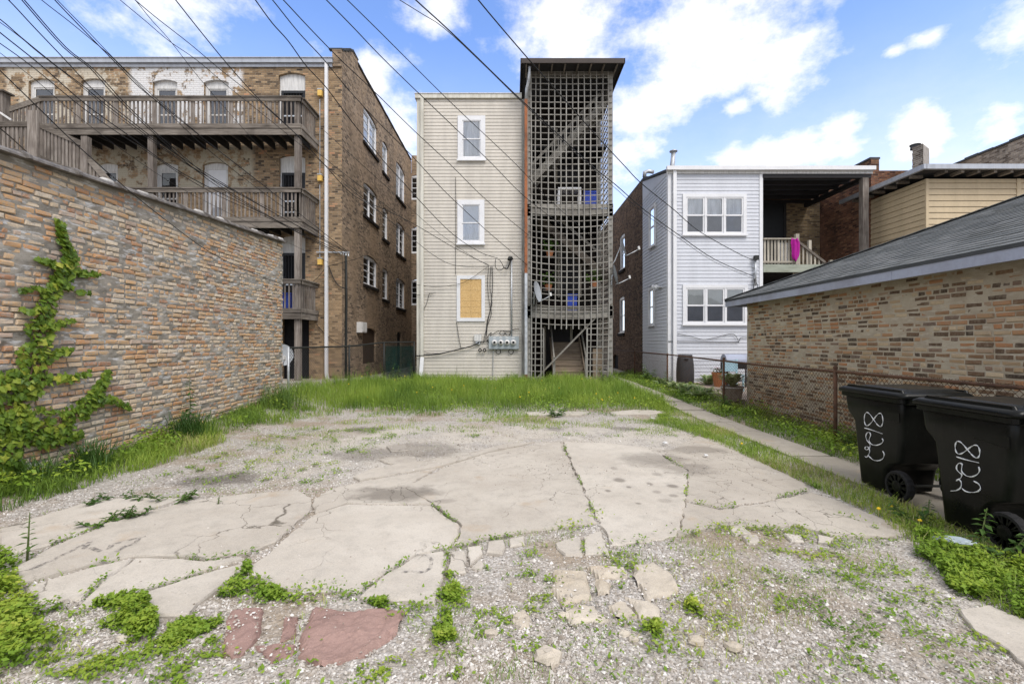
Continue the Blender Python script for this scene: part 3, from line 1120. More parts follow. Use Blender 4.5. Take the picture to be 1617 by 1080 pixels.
def mortar_sheet(parent, X, sgn, y0, y1, zlo, zhi, amp, bias, mat, step=.03, sc_=(9, 20), name='mortar_bed'):
    uu = np.arange(y0, y1 + step / 2, step)
    kk = int((max(zhi(y0), zhi(y1)) + .2) / step)
    tt = np.linspace(0, 1, kk)
    U, Tt = np.meshgrid(uu, tt)
    lo = np.array([zlo(u) for u in uu])
    hi = np.array([zhi(u) for u in uu])
    Z = lo + (hi - lo) * Tt
    a = fbm(U * sc_[0] * .5, Z * sc_[1] * .5, 4) - .5
    b_ = fbm(U * 1.1 + 40, Z * 1.6, 4) - .5
    D = bias + amp * a + amp * .6 * b_
    wp = wl(parent)
    v = np.stack([X + sgn * D - wp.x, U - wp.y, Z - wp.z], -1).reshape(-1, 3)
    ii = np.arange(U.size).reshape(U.shape)
    qq = np.stack([ii[:-1, :-1], ii[:-1, 1:], ii[1:, 1:], ii[1:, :-1]], -1).reshape(-1, 4)
    link(name, mesh_q(name, v, qq if sgn > 0 else qq[:, ::-1], True), mat, parent)


# ---- left: old garage whose long side wall borders the yard
LX = -5.5
LEND = 11.27
ltop = lambda y: 3.65 + .0546 * (y - 5.04)
llow = lambda y: float(gh(LX + .05, y)) - .12
LG = thing('brick_garage', 'long orange common-brick garage wall with smeared mortar and clay coping, left of the yard', 'garage wall', (LX, 7, 0))
MB().box(LX - .34, LX - .08, 1.5, LEND - .02, -.2, 3.4).build('wall', M['lm'], LG)
mb = MB()   # the sloping top of the wall, and the garage's back corner
mb.add([(LX - .33, 1.5, 3.4), (LX - .03, 1.5, 3.4), (LX - .03, LEND - .01, 3.4), (LX - .33, LEND - .01, 3.4),
        (LX - .33, 1.5, ltop(1.5)), (LX - .03, 1.5, ltop(1.5)), (LX - .03, LEND - .01, ltop(LEND)), (LX - .33, LEND - .01, ltop(LEND))],
       [(0, 3, 2, 1), (4, 5, 6, 7), (0, 1, 5, 4), (1, 2, 6, 5), (2, 3, 7, 6), (3, 0, 4, 7)])
mb.build('wall_top', M['lm'], LG)
MB().box(-11, LX - .34, LEND - .30, LEND - .03, -.2, 3.3).build('back_wall', M['lm'], LG)
MB().box(-11, LX - .36, 1.5, LEND - .3, 3.0, 3.15).build('roof', M['slate'], LG)
mortar_sheet(LG, LX, 1, 1.5, LEND - .004, llow, ltop, .050, -.0065, M['lm'], .020, (13, 26))
brick_wall(LG, LX, 1, 1.5, LEND, llow, lambda y: ltop(y) - .02, .0715, .190, M['lb_part'], M['lb_stuff'], 3,
           lambda y, z: .05, .006, .008, .003, 6, (4.9, 11.3), .022)
# brick returns on the wall's end, seen edge-on
eb = MB()
for k in range(2, 56):
    z = -.15 + k * .0715
    if z > ltop(LEND) - .08: break
    o_ = .012 * (k % 2)
    eb.box(LX - .30, LX - .012 - o_, LEND - .03, LEND + .012 - .014 * ((k * 7) % 3) / 2, z + .008, z + .064)
eb.build('end_bricks', M['lb_part'], LG, kind='stuff')
# coping: half-round glazed tiles with collars, mortar lumps between
cr = random.Random(4)
y = 1.5
while y < LEND - .1:
    L = min(.62, LEND - .02 - y)
    zt = ltop(y) + cr.uniform(-.004, .008)
    zt2 = ltop(y + L) + cr.uniform(-.004, .004)
    prof = []
    rings = []
    for (t, rr) in ((0, .115), (.06, .118), (.07, .10), (.97, .092), (1, .09)):
        yy_ = y + L * t
        zz_ = zt + (zt2 - zt) * t
        rings.append([(LX - .10 + (rr + .06) * 1.35 * math.cos(a), yy_, zz_ - .015 + rr * .95 * math.sin(a)) for a in [math.pi * k / 10 for k in range(11)]])
    MB().loft(rings).build('coping_tile', M['clay'], LG, smooth=False)
    if cr.random() < .75:
        lump = MB()
        yc = y + L * cr.uniform(.72, .92)
        rg = []
        for t in (0, .25, .6, 1):
            s_ = math.sin(math.pi * (t * .8 + .1)) + cr.uniform(-.1, .1)
            rg.append([(LX - .02 + .085 * s_ * math.cos(a) * cr.uniform(.8, 1.1), yc + (t - .5) * .28, ltop(yc) + .045 + .055 * s_ * math.sin(a) * cr.uniform(.8, 1.15)) for a in [2 * math.pi * k / 8 for k in range(8)]])
        lump.loft(rg).build('mortar_lump', M['mortarlump'], LG, smooth=True)
    y += .62

# ---- right: brick garage with a hipped felt roof
GXR = 5.66
GEND = 11.3
RG = thing('brick_garage', 'brown and tan brick garage with grey shingle roof behind the rusty fence', 'garage', (GXR, 7, 0))
MB().box(GXR + .06, GXR + .3, -1.5, GEND - .01, -.2, 2.62).build('wall', M['gm'], RG)
MB().box(GXR + .3, 12.0, GEND - .28, GEND - .012, -.2, 2.62).build('back_wall', M['gm'], RG)
glow = lambda y: -.12
gtop = lambda y: 2.62
mortar_sheet(RG, GXR, -1, -1.5, GEND - .004, glow, gtop, .022, -.0045, M['gm'], .035, (7, 14))
brick_wall(RG, GXR, -1, -1.5, GEND, glow, gtop, .0700, .20, M['gb_part'], M['gb_stuff'], 9,
           lambda y, z: .05 + .5 * float(sstep(1.9, 2.5, z)) * float(sstep(.38, .6, fbm(y * .7, z * 1.5, 3))), .0035, .005, .0005, 7, (5.1, 11.3), .021)
EX, EY = 5.34, 11.75     # roof corner (eave)
EZ = 2.64
RX, RZ = 9.6, 4.42
sl = (RZ - EZ) / (RX - EX)
def roof_pt(d, y):       # d = run up from the eave on the yard side
    return Vector((EX + d, y, EZ + sl * d))
run = RX - EX
MB().add([(EX, -2, EZ - .01), (EX, EY, EZ - .01), (RX, EY - run, RZ - .01), (RX, -2, RZ - .01),
          (RX + run, EY, EZ - .01), (RX + run, -2, EZ - .01)], [(0, 1, 2, 3), (1, 4, 2), (3, 2, 4, 5)]) if False else None
mb = MB()
mb.add([(EX, -2, EZ - .01), (EX, EY, EZ - .01), (RX, EY - run, RZ - .01), (RX, -2, RZ - .01), (RX + run, EY, EZ - .01), (RX + run, -2, EZ - .01)],
       [(0, 1, 2, 3), (1, 4, 2), (3, 2, 4, 5)])
mb.build('roof_deck', M['slate'], RG)
# shingles: tabs laid in courses, joined into one field
SV, SF, SR = [], [], []
b = 0
sr = random.Random(12)
ci = 0
d = 0.0
slope_v = Vector((1, 0, sl)).normalized()
nrm_v = Vector((-sl, 0, 1)).normalized()
tot_run = run * math.sqrt(1 + sl * sl)
rgp = wl(RG)
while d < tot_run:
    yend = EY - d / math.sqrt(1 + sl * sl)
    yv = -1.9 + (.15 if ci % 2 else 0)
    while yv < yend:
        w = .30 + sr.uniform(-.02, .02)
        ye = min(yv + w - .006, yend)
        t0 = .010 + sr.uniform(0, .006)
        base = Vector((EX, 0, EZ)) + slope_v * d
        top = base + slope_v * min(.17, tot_run - d)
        o0 = nrm_v * t0
        o1 = nrm_v * .002
        for p, y_ in ((base, yv), (base, ye), (base + o0, yv), (base + o0, ye), (top + o1, yv), (top + o1, min(ye, yend - (.17 if ye == yend else 0)))):
            SV.append((p.x - rgp.x, y_ - rgp.y, p.z - rgp.z))
        SF += [(b, b + 1, b + 3, b + 2), (b + 2, b + 3, b + 5, b + 4), (b, b + 2, b + 4, b + 4)]
        SR += [sr.random()] * 6
        b += 6
        yv += w
    d += .14
    ci += 1
m_, n_ = new_mat('grey_shingles')
rf = n_.n('ShaderNodeAttribute', attribute_name='rnd').outputs['Fac']
cc = n_.ramp(rf, [(0, (.085, .092, .095)), (.5, (.115, .122, .125)), (1, (.155, .16, .162))])
gr = n_.noise(n_.pos(), 160, 3, .7)
cc = n_.mix(n_.mr(gr, .45, .75, 0, .6), cc, (.24, .25, .25))
cc = n_.mix(n_.mr(n_.noise(n_.pos(), 1.2, 4), .5, .7, 0, .4), cc, (.08, .085, .082))
n_.bsdf(cc, .95, n_.bump(gr, .5, .004), .15)
SF = [tuple(dict.fromkeys(f)) for f in SF if len(set(f)) == 4]
link('shingle_field', mesh_q('shingle_field', SV, SF, False, SR), m_, RG, kind='stuff')
# hip cap, drip edge, fascia, soffit
hp = MB()
for k in range(16):
    a, c = k / 16, (k + 1) / 16 + .012
    p, q2 = Vector((EX + run * a, EY - run * a, EZ + sl * run * a + .012)), Vector((EX + run * c, EY - run * c, EZ + sl * run * c + .022))
    hp.bar(p, q2, .2, .012)
hp.build('hip_cap', m_, RG)
for (y0, y1) in ((-2, 2.9), (2.905, 6.6), (6.605, 10.4), (10.405, EY)):
    MB().box(EX - .002, EX + .03, y0, y1, EZ - .17, EZ - .012).build('fascia_board', M['fascia'], RG)
MB().box(EX, RX + run, EY - .03, EY, EZ - .17, EZ - .012).build('fascia_board', M['fascia'], RG)
MB().box(EX - .012, EX + .0, -2, EY + .01, EZ - .04, EZ + .004).build('drip_edge', M['slate'], RG)
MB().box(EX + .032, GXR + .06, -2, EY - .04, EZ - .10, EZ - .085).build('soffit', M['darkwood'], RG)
MB().box(GXR + .06, 12, GEND - .01, EY - .04, EZ - .10, EZ - .085).build('soffit', M['darkwood'], RG)

# ================================================================== WINDOWS AND SIDING
def window(T, parent, u0, u1, z0, z1, lights=1, casing=.1, proud=.045, frame=None, fill='curtain', deep=.0, bars=0, sill=True, fw=.045, name='window', upper=None):
    """casing + sill (the window), then sash, pane and curtain of each light as its pieces; u0..u1, z0..z1 is the outside of the casing"""
    frame = frame or M['white']
    b = MB(T)
    p = proud
    b.box(u0, u0 + casing, -deep, p, z0, z1)
    b.box(u1 - casing, u1, -deep, p, z0, z1)
    b.box(u0 + casing, u1 - casing, -deep, p, z1 - casing, z1)
    b.box(u0 + casing, u1 - casing, -deep, p, z0, z0 + casing * .8)
    if sill: b.box(u0 - .03, u1 + .03, p + .002, p + .05, z0 - .01, z0 + .05)
    W = b.build(name, frame, parent)
    iu0, iu1, iz0, iz1 = u0 + casing, u1 - casing, z0 + casing * .8, z1 - casing
    wl_ = (iu1 - iu0) / lights
    bk = -deep
    MB(T).box(iu0, iu1, bk + .001, bk + .004, iz0, iz1).build('unlit_room_sheet', M['dark'], W)  # near-black sheet behind the glass, painting the darkness of an unlit interior
    for i in range(lights):
        a, c = iu0 + i * wl_, iu0 + (i + 1) * wl_
        s = MB(T)
        mz = (iz0 + iz1) / 2
        f = fw
        if lights > 1:
            if i: a += .02
            if i < lights - 1: c -= .02
        for (q0, q1, dd) in ((iz0, mz + f * .5, .0), (mz - f * .5, iz1, .016)):
            d0, d1 = bk + .010 + dd, bk + .026 + dd
            d1 = min(d1, p - .002)
            s.box(a, a + f, d0, d1, q0, q1)
            s.box(c - f, c, d0, d1, q0, q1)
            s.box(a + f, c - f, d0, d1, q0, q0 + f)
            s.box(a + f, c - f, d0, d1, q1 - f, q1)
            for k in range(bars):
                zz = q0 + (q1 - q0) * (k + 1) / (bars + 1)
                s.box(a + f, c - f, d0 + .002, d1, zz - .012, zz + .012)
        if lights > 1 and i < lights - 1:
            s.box(c + .0, c + .04, bk + .005, p - .004, iz0, iz1)
        s.build('sash', frame, W)
        MB(T).quad((a + f, bk + .018, iz0 + f), (c - f, bk + .018, iz0 + f), (c - f, bk + .018, iz1 - f), (a + f, bk + .018, iz1 - f)).build('pane', M['glass'], W)
        if fill:
            cz0, cz1 = iz0 + f, iz1 - f
            halves = [(cz0, cz1, fill)] if upper is None else [(cz0, mz, fill), (mz, cz1, upper)]
            for (q0, q1, mt) in halves:
                if mt is None: continue
                n_ = 22
                vs = []
                for k in range(n_ + 1):
                    u = a + f + (c - a - 2 * f) * k / n_
                    d_ = bk + .009 + (.003 * math.sin(k * 2.1 + i) if mt == 'curtain' else 0)
                    vs += [(u, d_, q0), (u, d_, q1)]
                cb = MB(T)
                cb.add(vs, [(2 * k, 2 * k + 2, 2 * k + 3, 2 * k + 1) for k in range(n_)])
                cb.build('curtain' if mt == 'curtain' else 'blind', M[mt], W)
    return W


def boards(T, parent, u0, u1, z0, z1, pitch, mat, skip=(), proud=.018, name='siding_board', gap=.009):
    """overlapping siding boards, each a part; skip = openings (u0,u1,z0,z1) the boards stop at"""
    k = 0
    z = z0
    while z < z1 - .01:
        zt = min(z + pitch, z1)
        segs = [(u0, u1)]
        for s in skip:
            if s[2] < (z + zt) / 2 < s[3]:
                ns = []
                for a, b in segs:
                    if s[1] <= a or s[0] >= b:
                        ns.append((a, b))
                        continue
                    if s[0] > a: ns.append((a, s[0]))
                    if s[1] < b: ns.append((s[1], b))
                segs = ns
        for a, b in segs:
            mb = MB(T)
            # a double-lap profile: bottom edge stands proud, a round nose, then leans back
            pr = [(0, gap), (proud, gap), (proud, gap + .009), (proud * .35, (zt - z) + .002), (0, (zt - z) + .002)]
            vs = [(u, d, z + h) for u in (a, b) for d, h in pr]
            n_ = len(pr)
            mb.add(vs, [(i, i + 1, n_ + i + 1, n_ + i) for i in range(n_ - 1)] + [tuple(range(n_)), tuple(reversed(range(n_, 2 * n_)))])
            mb.build(name, mat, parent)
        z += pitch
        k += 1


# ================================================================== BEIGE THREE-STOREY HOUSE
BY = 17.5
bx0, bx1 = -3.55, .38
BZ0, BZ1 = .02, 10.78
BH = thing('beige_house', 'narrow three-storey house back with beige vinyl siding and one boarded window', 'house', (-1.6, 17.5, 0))
MB().box(bx0 + .03, bx1 - .02, BY + .002, 34, -.2, BZ1 - .05).build('wall', M['beige'], BH)
TB = T_front(BY)
wins = []
for (a, b, c, d, fill) in ((723, 766.5, 184, 255, 'curtain'), (722.5, 765, 316.5, 387, 'white'), (721.5, 766, 435.5, 507.5, 'osb')):
    x0, zt = fy(a, c, BY)
    x1, zb = fy(b, d, BY)
    wins.append((x0, x1, zb, zt, fill))
boards(TB, BH, bx0 + .14, bx1 - .02, BZ0 + .1, BZ1 - .16, .127, M['beige'], [w[:4] for w in wins], .02)
for (x0, x1, zb, zt, fill) in wins:
    if fill == 'curtain':
        window(TB, BH, x0, x1, zb, zt, 1, .17, .06, fill='curtain', fw=.04)
    elif fill == 'white':
        W = window(TB, BH, x0, x1, zb, zt, 1, .17, .06, fill='curtain', upper='white_blind', fw=.04)
        MB(TB).add([(x0 + .36, .0125, zb + .2), (x1 - .36, .0125, zb + .2), ((x0 + x1) / 2, .0125, zb + .55)], [(0, 1, 2)])
    else:
        b = MB(TB)
        c_ = .13
        b.box(x0, x0 + c_, 0, .06, zb, zt).box(x1 - c_, x1, 0, .06, zb, zt).box(x0 + c_, x1 - c_, 0, .06, zt - c_, zt).box(x0 + c_, x1 - c_, 0, .06, zb, zb + c_)
        W = b.build('window', M['white'], BH)
        n5 = [zb + c_, zb + .36, zb + .62, zb + .92, zb + 1.2, zt - c_]
        xm = (x0 + x1) / 2
        cuts = [zb + c_, zb + c_ + .19, zb + c_ + .40, zb + c_ + .62, zb + c_ + 1.02, zt - c_]
        for i in range(5):
            for (a, b2) in ((x0 + c_, xm - .003), (xm + .003, x1 - c_)):
                MB(TB).box(a, b2, .01, .034 + .003 * (i % 2), cuts[i] + .003, cuts[i + 1] - .003).build('chipboard_sheet', M['osb'], W)
MB().box(bx0, bx0 + .14, BY - .03, BY + .2, BZ0 - .1, BZ1 - .12).build('corner_board', M['beige_trim'], BH)
MB().box(bx1 - .02, bx1 + .10, BY - .05, BY + .1, -.1, BZ1 - .16).build('corner_post', M['lat_z'], BH)
MB().box(bx0 - .06, bx1 - .02, BY - .09, BY + .3, BZ1 - .13, BZ1 + .02).build('eave_trim', M['beige_trim'], BH)
MB().box(bx0 - .07, bx1 - .02, BY - .11, BY + .3, BZ1 + .022, BZ1 + .05).build('roof_edge', M['oldwhite'], BH)
# downspout with a newer white foot
dx = bx0 + .215
MB().box(dx - .055, dx + .055, BY - .13, BY - .04, 1.0, BZ1 - .14).build('downspout', M['beige_trim'], BH)
MB().bar((dx + .01, BY - .10, 1.02), (dx - .02, BY - .34, -.02), .13, .10).build('downspout_foot', M['white'], BH)

# meters, conduit, boxes on the beige wall
x0, z1_ = fy(772, 531, BY - .15)
x1, z0_ = fy(819.5, 551, BY - .15)
ME = thing('electric_meter_box', 'grey box with four round electric meters on the beige siding', 'meter box', ((x0 + x1) / 2, BY - .03, z0_))
MB().box(x0, x1, BY - .16, BY - .02, z0_, z1_).build('case', M['meter'], ME)
for i in range(4):
    cx = x0 + .21 + i * .232
    cz = z0_ + .24
    m_ = MB().lathe((cx, BY - .16, cz), [(.105, 0), (.105, -.03), (.085, -.04), (.08, -.11), (.05, -.125)], 18, 'y').build('meter', M['oldwhite'], ME, smooth=False)
    MB().lathe((cx, BY - .285, cz), [(.045, 0), (.045, -.006)], 14, 'y').build('meter_dial', M['dark'], m_)
    MB().box(cx - .06, cx + .05, BY - .166, BY - .1601, z1_ - .07, z1_ - .035).build('meter_label', M['paper'], ME)
cxx, ctop = fy(808, 410, BY - .1)
cd = thing('service_conduit', 'thin grey conduit pipe rising from the meter box to a weatherhead', 'conduit', (cxx, BY - .06, z1_))
MB().tube([(cxx, BY - .08, z1_ + .0), (cxx, BY - .08, ctop)], .03, 8).build('pipe', M['galv'], cd, smooth=True)
MB().tube([(cxx, BY - .08, ctop), (cxx - .02, BY - .1, ctop + .07), (cxx - .07, BY - .16, ctop + .06), (cxx - .11, BY - .2, ctop - .03)], .06, 8).build('weatherhead', M['blackpipe'], cd, smooth=True)
ux0, uz1 = fy(749, 528, BY - .1)
ux1, uz0 = fy(760.5, 538.5, BY - .1)
ub = thing('junction_box', 'small pale utility box with cable loops left of the meters', 'utility box', ((ux0 + ux1) / 2, BY - .02, uz0))
MB().box(ux0, ux1, BY - .13, BY - .022, uz0, uz1).build('case', M['oldwhite'], ub)
MB().box(ux0 + .05, ux1 - .05, BY - .11, BY - .03, uz0 - .12, uz0 - .002).build('cable_gland', M['galv'], ub)


def loop(c, r, mat='cable', y=BY - .07):
    return [(c[0] + r * math.cos(t), y - .01 * math.sin(2 * t), c[1] + r * math.sin(t)) for t in [2 * math.pi * k / 14 for k in range(15)]]


def smooth_path(P, k=6):
    P = [Vector(p) for p in P]
    out = []
    for i in range(len(P) - 1):
        a, b, c, d = P[max(i - 1, 0)], P[i], P[i + 1], P[min(i + 2, len(P) - 1)]
        for j in range(k):
            t = j / k
            out.append(.5 * ((2 * b) + (c - a) * t + (2 * a - 5 * b + 4 * c - d) * t * t + (3 * b - a - 3 * c + d) * t ** 3))
    out.append(P[-1])
    return out


def wall_wire(pts, Y, r, label, name='wall_cable', mat='cable', cat='cable', extra=()):
    P = [Vector((*fy(px, py, Y)[:1], Y, fy(px, py, Y)[1])) for px, py in pts]
    mb = MB().tube(smooth_path(P, 5), r, 5)
    for (px, py, rr) in extra:
        c = fy(px, py, Y)
        mb.tube(loop(c, rr, y=Y), r, 5)
    me_o = mb.build(name, M[mat], None, smooth=True)
    return tag(me_o, label, cat)


wy = BY - .06
wall_wire([(656, 562), (672, 561), (697, 558), (727, 551), (746, 546), (757, 540)], wy - .06, .022, 'thick black cable running along the lower beige siding to the utility box',
          extra=[(758, 553, .05), (765, 553, .05)])
wall_wire([(670, 556), (680, 558), (695, 558)], wy, .01, 'short thin black wire beside the downspout foot on beige siding')
wall_wire([(757, 541), (770, 538), (776, 525), (769, 535), (778, 549), (789, 551), (819, 550)], wy, .011, 'thin black wire sagging under the row of meters on beige siding', extra=[(787, 555, .09), (807, 555, .09)])
wall_wire([(772, 420), (770, 450), (773, 480), (776, 495), (768, 520), (764, 538)], wy, .010, 'dark cable dropping beside the boarded window, leftmost of the bunch')
wall_wire([(775, 420), (774, 455), (777, 478), (771, 505), (767, 535), (758, 541)], wy, .010, 'dark cable dropping beside the boarded window, middle of the bunch')
wall_wire([(777, 420), (778, 450), (775, 485), (769, 510), (768, 530)], wy, .012, 'dark cable dropping beside the boarded window, rightmost of the bunch')
wall_wire([(775, 530), (786, 523), (795, 522), (803, 524), (812, 520), (820, 519)], wy - .02, .011, 'black wire looping over the top of the meter box', extra=[(793, 526, .09), (802, 526, .09)])
wall_wire([(721, 508), (724, 530), (728, 550)], wy, .010, 'thin wire below the boarded window corner')
wall_wire([(779, 552), (778.5, 580), (778, 603)], wy, .014, 'thin grey wire dropping from the meter box to the grass', mat='galv')
wall_wire([(719.5, 280), (719.8, 350), (719.5, 434)], wy, .009, 'thin dark wire running straight down between the upper beige windows')
wall_wire([(656, 450), (668, 451), (690, 453), (722, 449), (742, 441), (772, 420)], wy - .05, .008, 'thin wire sagging across the top of the boarded window')
wall_wire([(655, 466), (676, 465), (688, 462)], wy - .02, .008, 'short thin wire reaching a hook left of the boarded window')
wall_wire([(669, 489), (674, 478), (678, 464), (683, 463)], wy - .02, .009, 'short frayed wire hanging left of the boarded window')
wall_wire([(783, 408), (782, 420), (787, 427), (795, 423), (790, 412), (786, 410)], wy - .1, .012, 'tangled black service loop under the wire bracket on beige siding')
wall_wire([(795, 422), (801, 424), (805, 415), (808, 409)], wy - .12, .022, 'fat black service cable bent up into the weatherhead')

# ================================================================== STAIR TOWER WITH LATTICE
TY = 17.15           # lattice front
tx0, tx1 = .55, 3.72
TBK = 19.6
ST = thing('lattice_stair_tower', 'tall open wooden stair porch closed in with grey square lattice', 'stair porch', (2.1, 17.2, 0))
lr = random.Random(21)
zt_top = H + (CY - 112) * TY / F
# back wall of the porch and what shows through the lattice
M['darkbrick'] = brick_mat('shade_dark_porch_brick', [(0, (.010, .008, .007)), (.5, (.018, .013, .011)), (1, (.03, .02, .016))], (.02, .019, .018))  # near-black, so the brick colour itself carries the shade inside the porch
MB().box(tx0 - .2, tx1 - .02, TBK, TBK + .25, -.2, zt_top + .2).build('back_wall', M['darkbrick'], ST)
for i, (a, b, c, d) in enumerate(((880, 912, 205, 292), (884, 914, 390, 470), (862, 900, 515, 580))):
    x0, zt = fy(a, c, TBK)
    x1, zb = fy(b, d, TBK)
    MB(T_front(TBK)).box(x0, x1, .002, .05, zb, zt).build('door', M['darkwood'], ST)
    MB(T_front(TBK)).box(x0 - .1, x0 - .002, .002, .07, zb, zt).box(x1 + .002, x1 + .1, .002, .07, zb, zt).build('door_frame', M['porchwood'], ST)
# floors of each landing, with joists and front beam
for (zf, yf0, full) in ((2.72, TY + .08, 1), (6.45, TY + .08, 1), (9.2, TY + 1.2, 0)):
    for k in range(int((TBK - yf0) / .145)):
        y = yf0 + k * .145
        MB().box(tx0 + .02, tx1 - .02, y, y + .138, zf, zf + .035).build('deck_board', M['darkwood'], ST)  # near-black boards paint in the dimness behind the lattice
    if full:
        MB().box(tx0 + .01, tx1 - .01, TY + .036, TY + .075, zf - .24, zf + .03).build('front_beam', M['lat_x'], ST)
        MB().box(tx0 + .01, tx1 - .01, TY + .036, TY + .075, zf + .06, zf + .2).build('front_beam', M['lat_x'], ST)
    for k in range(7):
        x = tx0 + .15 + k * .47
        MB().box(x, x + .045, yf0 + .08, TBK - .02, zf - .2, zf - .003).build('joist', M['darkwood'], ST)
# posts
for x in (tx0 + .06, tx1 - .10):
    MB().box(x - .07, x + .07, TY + .036, TY + .17, -.1, zt_top).build('post', M['lat_z'], ST)
for x in (tx1 - .10,):
    MB().box(x - .06, x + .06, TBK - .2, TBK - .06, -.1, zt_top).build('post', M['lat_z'], ST)
MB().box(tx0 - .05, tx1 + .0, TY + .03, TY + .16, zt_top - .16, zt_top + .01).build('header_beam', M['lat_x'], ST)
# lattice: uprights
vx = [839, 845.7, 854, 866, 876, 885.4, 894.3, 904, 913.3, 922.7, 932.3, 942.2, 952, 960.5]
open_x0, open_x1, open_z = *[fy(p, 540, TY)[0] for p in (857.5, 927.5)], fy(0, 519, TY)[1]
for i, px in enumerate(vx):
    x = fy(px, 300, TY)[0]
    inside = open_x0 + .02 < x < open_x1 - .02
    zb = open_z - .02 if inside else -.02
    ph, am = lr.uniform(0, 6), lr.uniform(.004, .018)
    pts = []
    nseg = 14
    for k in range(nseg + 1):
        z = zb + (zt_top - zb) * k / nseg
        pts.append((x + am * math.sin(z * .9 + ph) + (.03 * math.sin((z - 1) * .45) if z < 8 else 0) * (1 if i % 3 else .5), TY - .012, z))
    sl_ = MB()
    rings = [[(p[0] - .019, p[1] - .008, p[2]), (p[0] + .019, p[1] - .008, p[2]), (p[0] + .019, p[1] + .008, p[2]), (p[0] - .019, p[1] + .008, p[2])] for p in pts]
    sl_.loft(rings).build('slat', M['lat_z'], ST)
for px in (858.3, 927):
    x = fy(px, 300, TY)[0]
    MB().box(x - .025, x + .025, TY - .024, TY - .004, -.02, open_z + .02).build('slat', M['lat_z'], ST)
# lattice: level slats, sagging with age
nrow = 51
pitch = (zt_top - .1) / nrow
xs0, xs1 = fy(835, 0, TY)[0], fy(967, 0, TY)[0]
for k in range(nrow + 1):
    z = .08 + k * pitch
    t = k / nrow
    sag = .015 + .11 * math.exp(-((t - .42) / .24) ** 2) + (.03 if t < .4 else 0)
    sag *= lr.uniform(.92, 1.08)
    runs = [(xs0, xs1)]
    if z - sag < open_z - .06: runs = [(xs0, open_x0), (open_x1, xs1)]
    for (a, b) in runs:
        rings = []
        n_ = 12 if b - a > 1.5 else 3
        tilt = lr.uniform(-.008, .008)
        for j in range(n_ + 1):
            x = a + (b - a) * j / n_
            w = (x - (xs0 + xs1) / 2) / ((xs1 - xs0) / 2)
            zz = z - sag * (1 - w * w) * (1 if len(runs) == 1 else 0) + tilt * w + lr.uniform(-.004, .004)
            rings.append([(x, TY + .0, zz - .017), (x, TY + .016, zz - .017), (x, TY + .016, zz + .017), (x, TY + .0, zz + .017)])
        MB().loft(rings).build('slat', M['lat_x'], ST)
# side lattice (faces the passage): uprights and level slats as one field each side is seen edge-on
sl2 = MB()
yk = TY + .25
while yk < TBK - .05:
    sl2.box(tx1 - .012, tx1 + .004, yk - .022, yk + .022, .0, zt_top)
    yk += .225
for k in range(nrow + 1):
    z = .05 + k * pitch
    sl2.box(tx1 - .030, tx1 - .014, TY + .17, TBK, z - .02, z + .02)
sl2.build('side_lattice', M['lat_z'], ST, kind='stuff')
M['stair_shaded'] = wood('shade_darkened_stair', 'x', (.10, .085, .07), (.16, .14, .12), (.04, .033, .027))  # stair wood darkened: the tower's inner shade is put into its colour
# flights of stairs seen through the lattice
def flight(p, q, width_y, steps, treads=True, mat='lat_x'):
    p, q = Vector(p), Vector(q)
    for dy in (0, width_y):
        MB().bar(p + Vector((0, dy, 0)), q + Vector((0, dy, 0)), .05, .26).build('stringer', M[mat], ST)
    for k in range(steps):
        c = p.lerp(q, (k + .5) / steps)
        MB().box(c.x - .13, c.x + .13, c.y + .03, c.y + width_y - .03, c.z - .015, c.z + .02).build('tread', M[mat], ST)
ya = TY + .75
A = lambda px, py, Y=ya: Vector((fy(px, py, Y)[0], Y, fy(px, py, Y)[1]))
flight(A(838, 287), A(955, 163), .9, 13, mat='lat_x')
flight(A(851, 345), A(962, 440), .9, 13, mat='stair_shaded')
MB().bar(A(856, 588, TY + .12), A(942, 500, TY + .12), .05, .16, (0, 1, 0)).build('brace', M['lat_x'], ST)
MB().bar(A(840, 604, TY + .10), A(857, 588, TY + .10), .05, .12, (0, 1, 0)).build('brace', M['lat_x'], ST)
for (a, b, c, d) in ((838, 262, 948, 148), (850, 318, 962, 413)):
    MB().bar(A(a, b, ya - .02), A(c, d, ya - .02), .04, .09).build('handrail', M['lat_x'], ST)
for k in range(12):
    p = A(838, 287, ya - .03).lerp(A(955, 163, ya - .03), (k + .5) / 12)
    MB().box(p.x - .02, p.x + .02, p.y - .02, p.y + .02, p.z, p.z + .58).build('baluster', M['lat_z'], ST)
# bottom steps inside the opening
sx0, sx1 = fy(875, 0, TY + .7)[0], fy(921, 0, TY + .7)[0]
for k in range(7):
    y = TY + .25 + k * .26
    z = .10 + k * .215
    MB().box(sx0, sx1, y, y + .025, z - .03, z + .16).build('riser', M['stair'], ST)
    MB().box(sx0 - .01, sx1 + .01, y - .03, y + .27, z + .162, z + .20).build('tread', M['stair'], ST)
for x in (sx0 - .04, sx1 + .04):
    MB().bar((x, TY + .2, .12), (x, TY + 2.1, 1.7), .05, .26).build('stringer', M['stair'], ST)
    MB().bar((x, TY + .25, 1.0), (x, TY + 2.1, 2.55), .05, .09).build('handrail', M['lat_x'], ST)
    MB().box(x - .045, x + .045, TY + .25, TY + .34, 0, 1.05).build('newel_post', M['lat_z'], ST)
MB().box(fy(936, 0, TY + .3)[0], fy(951, 0, TY + .3)[0], TY + .28, TY + .31, .05, 1.35).build('plank', M['stair'], ST)
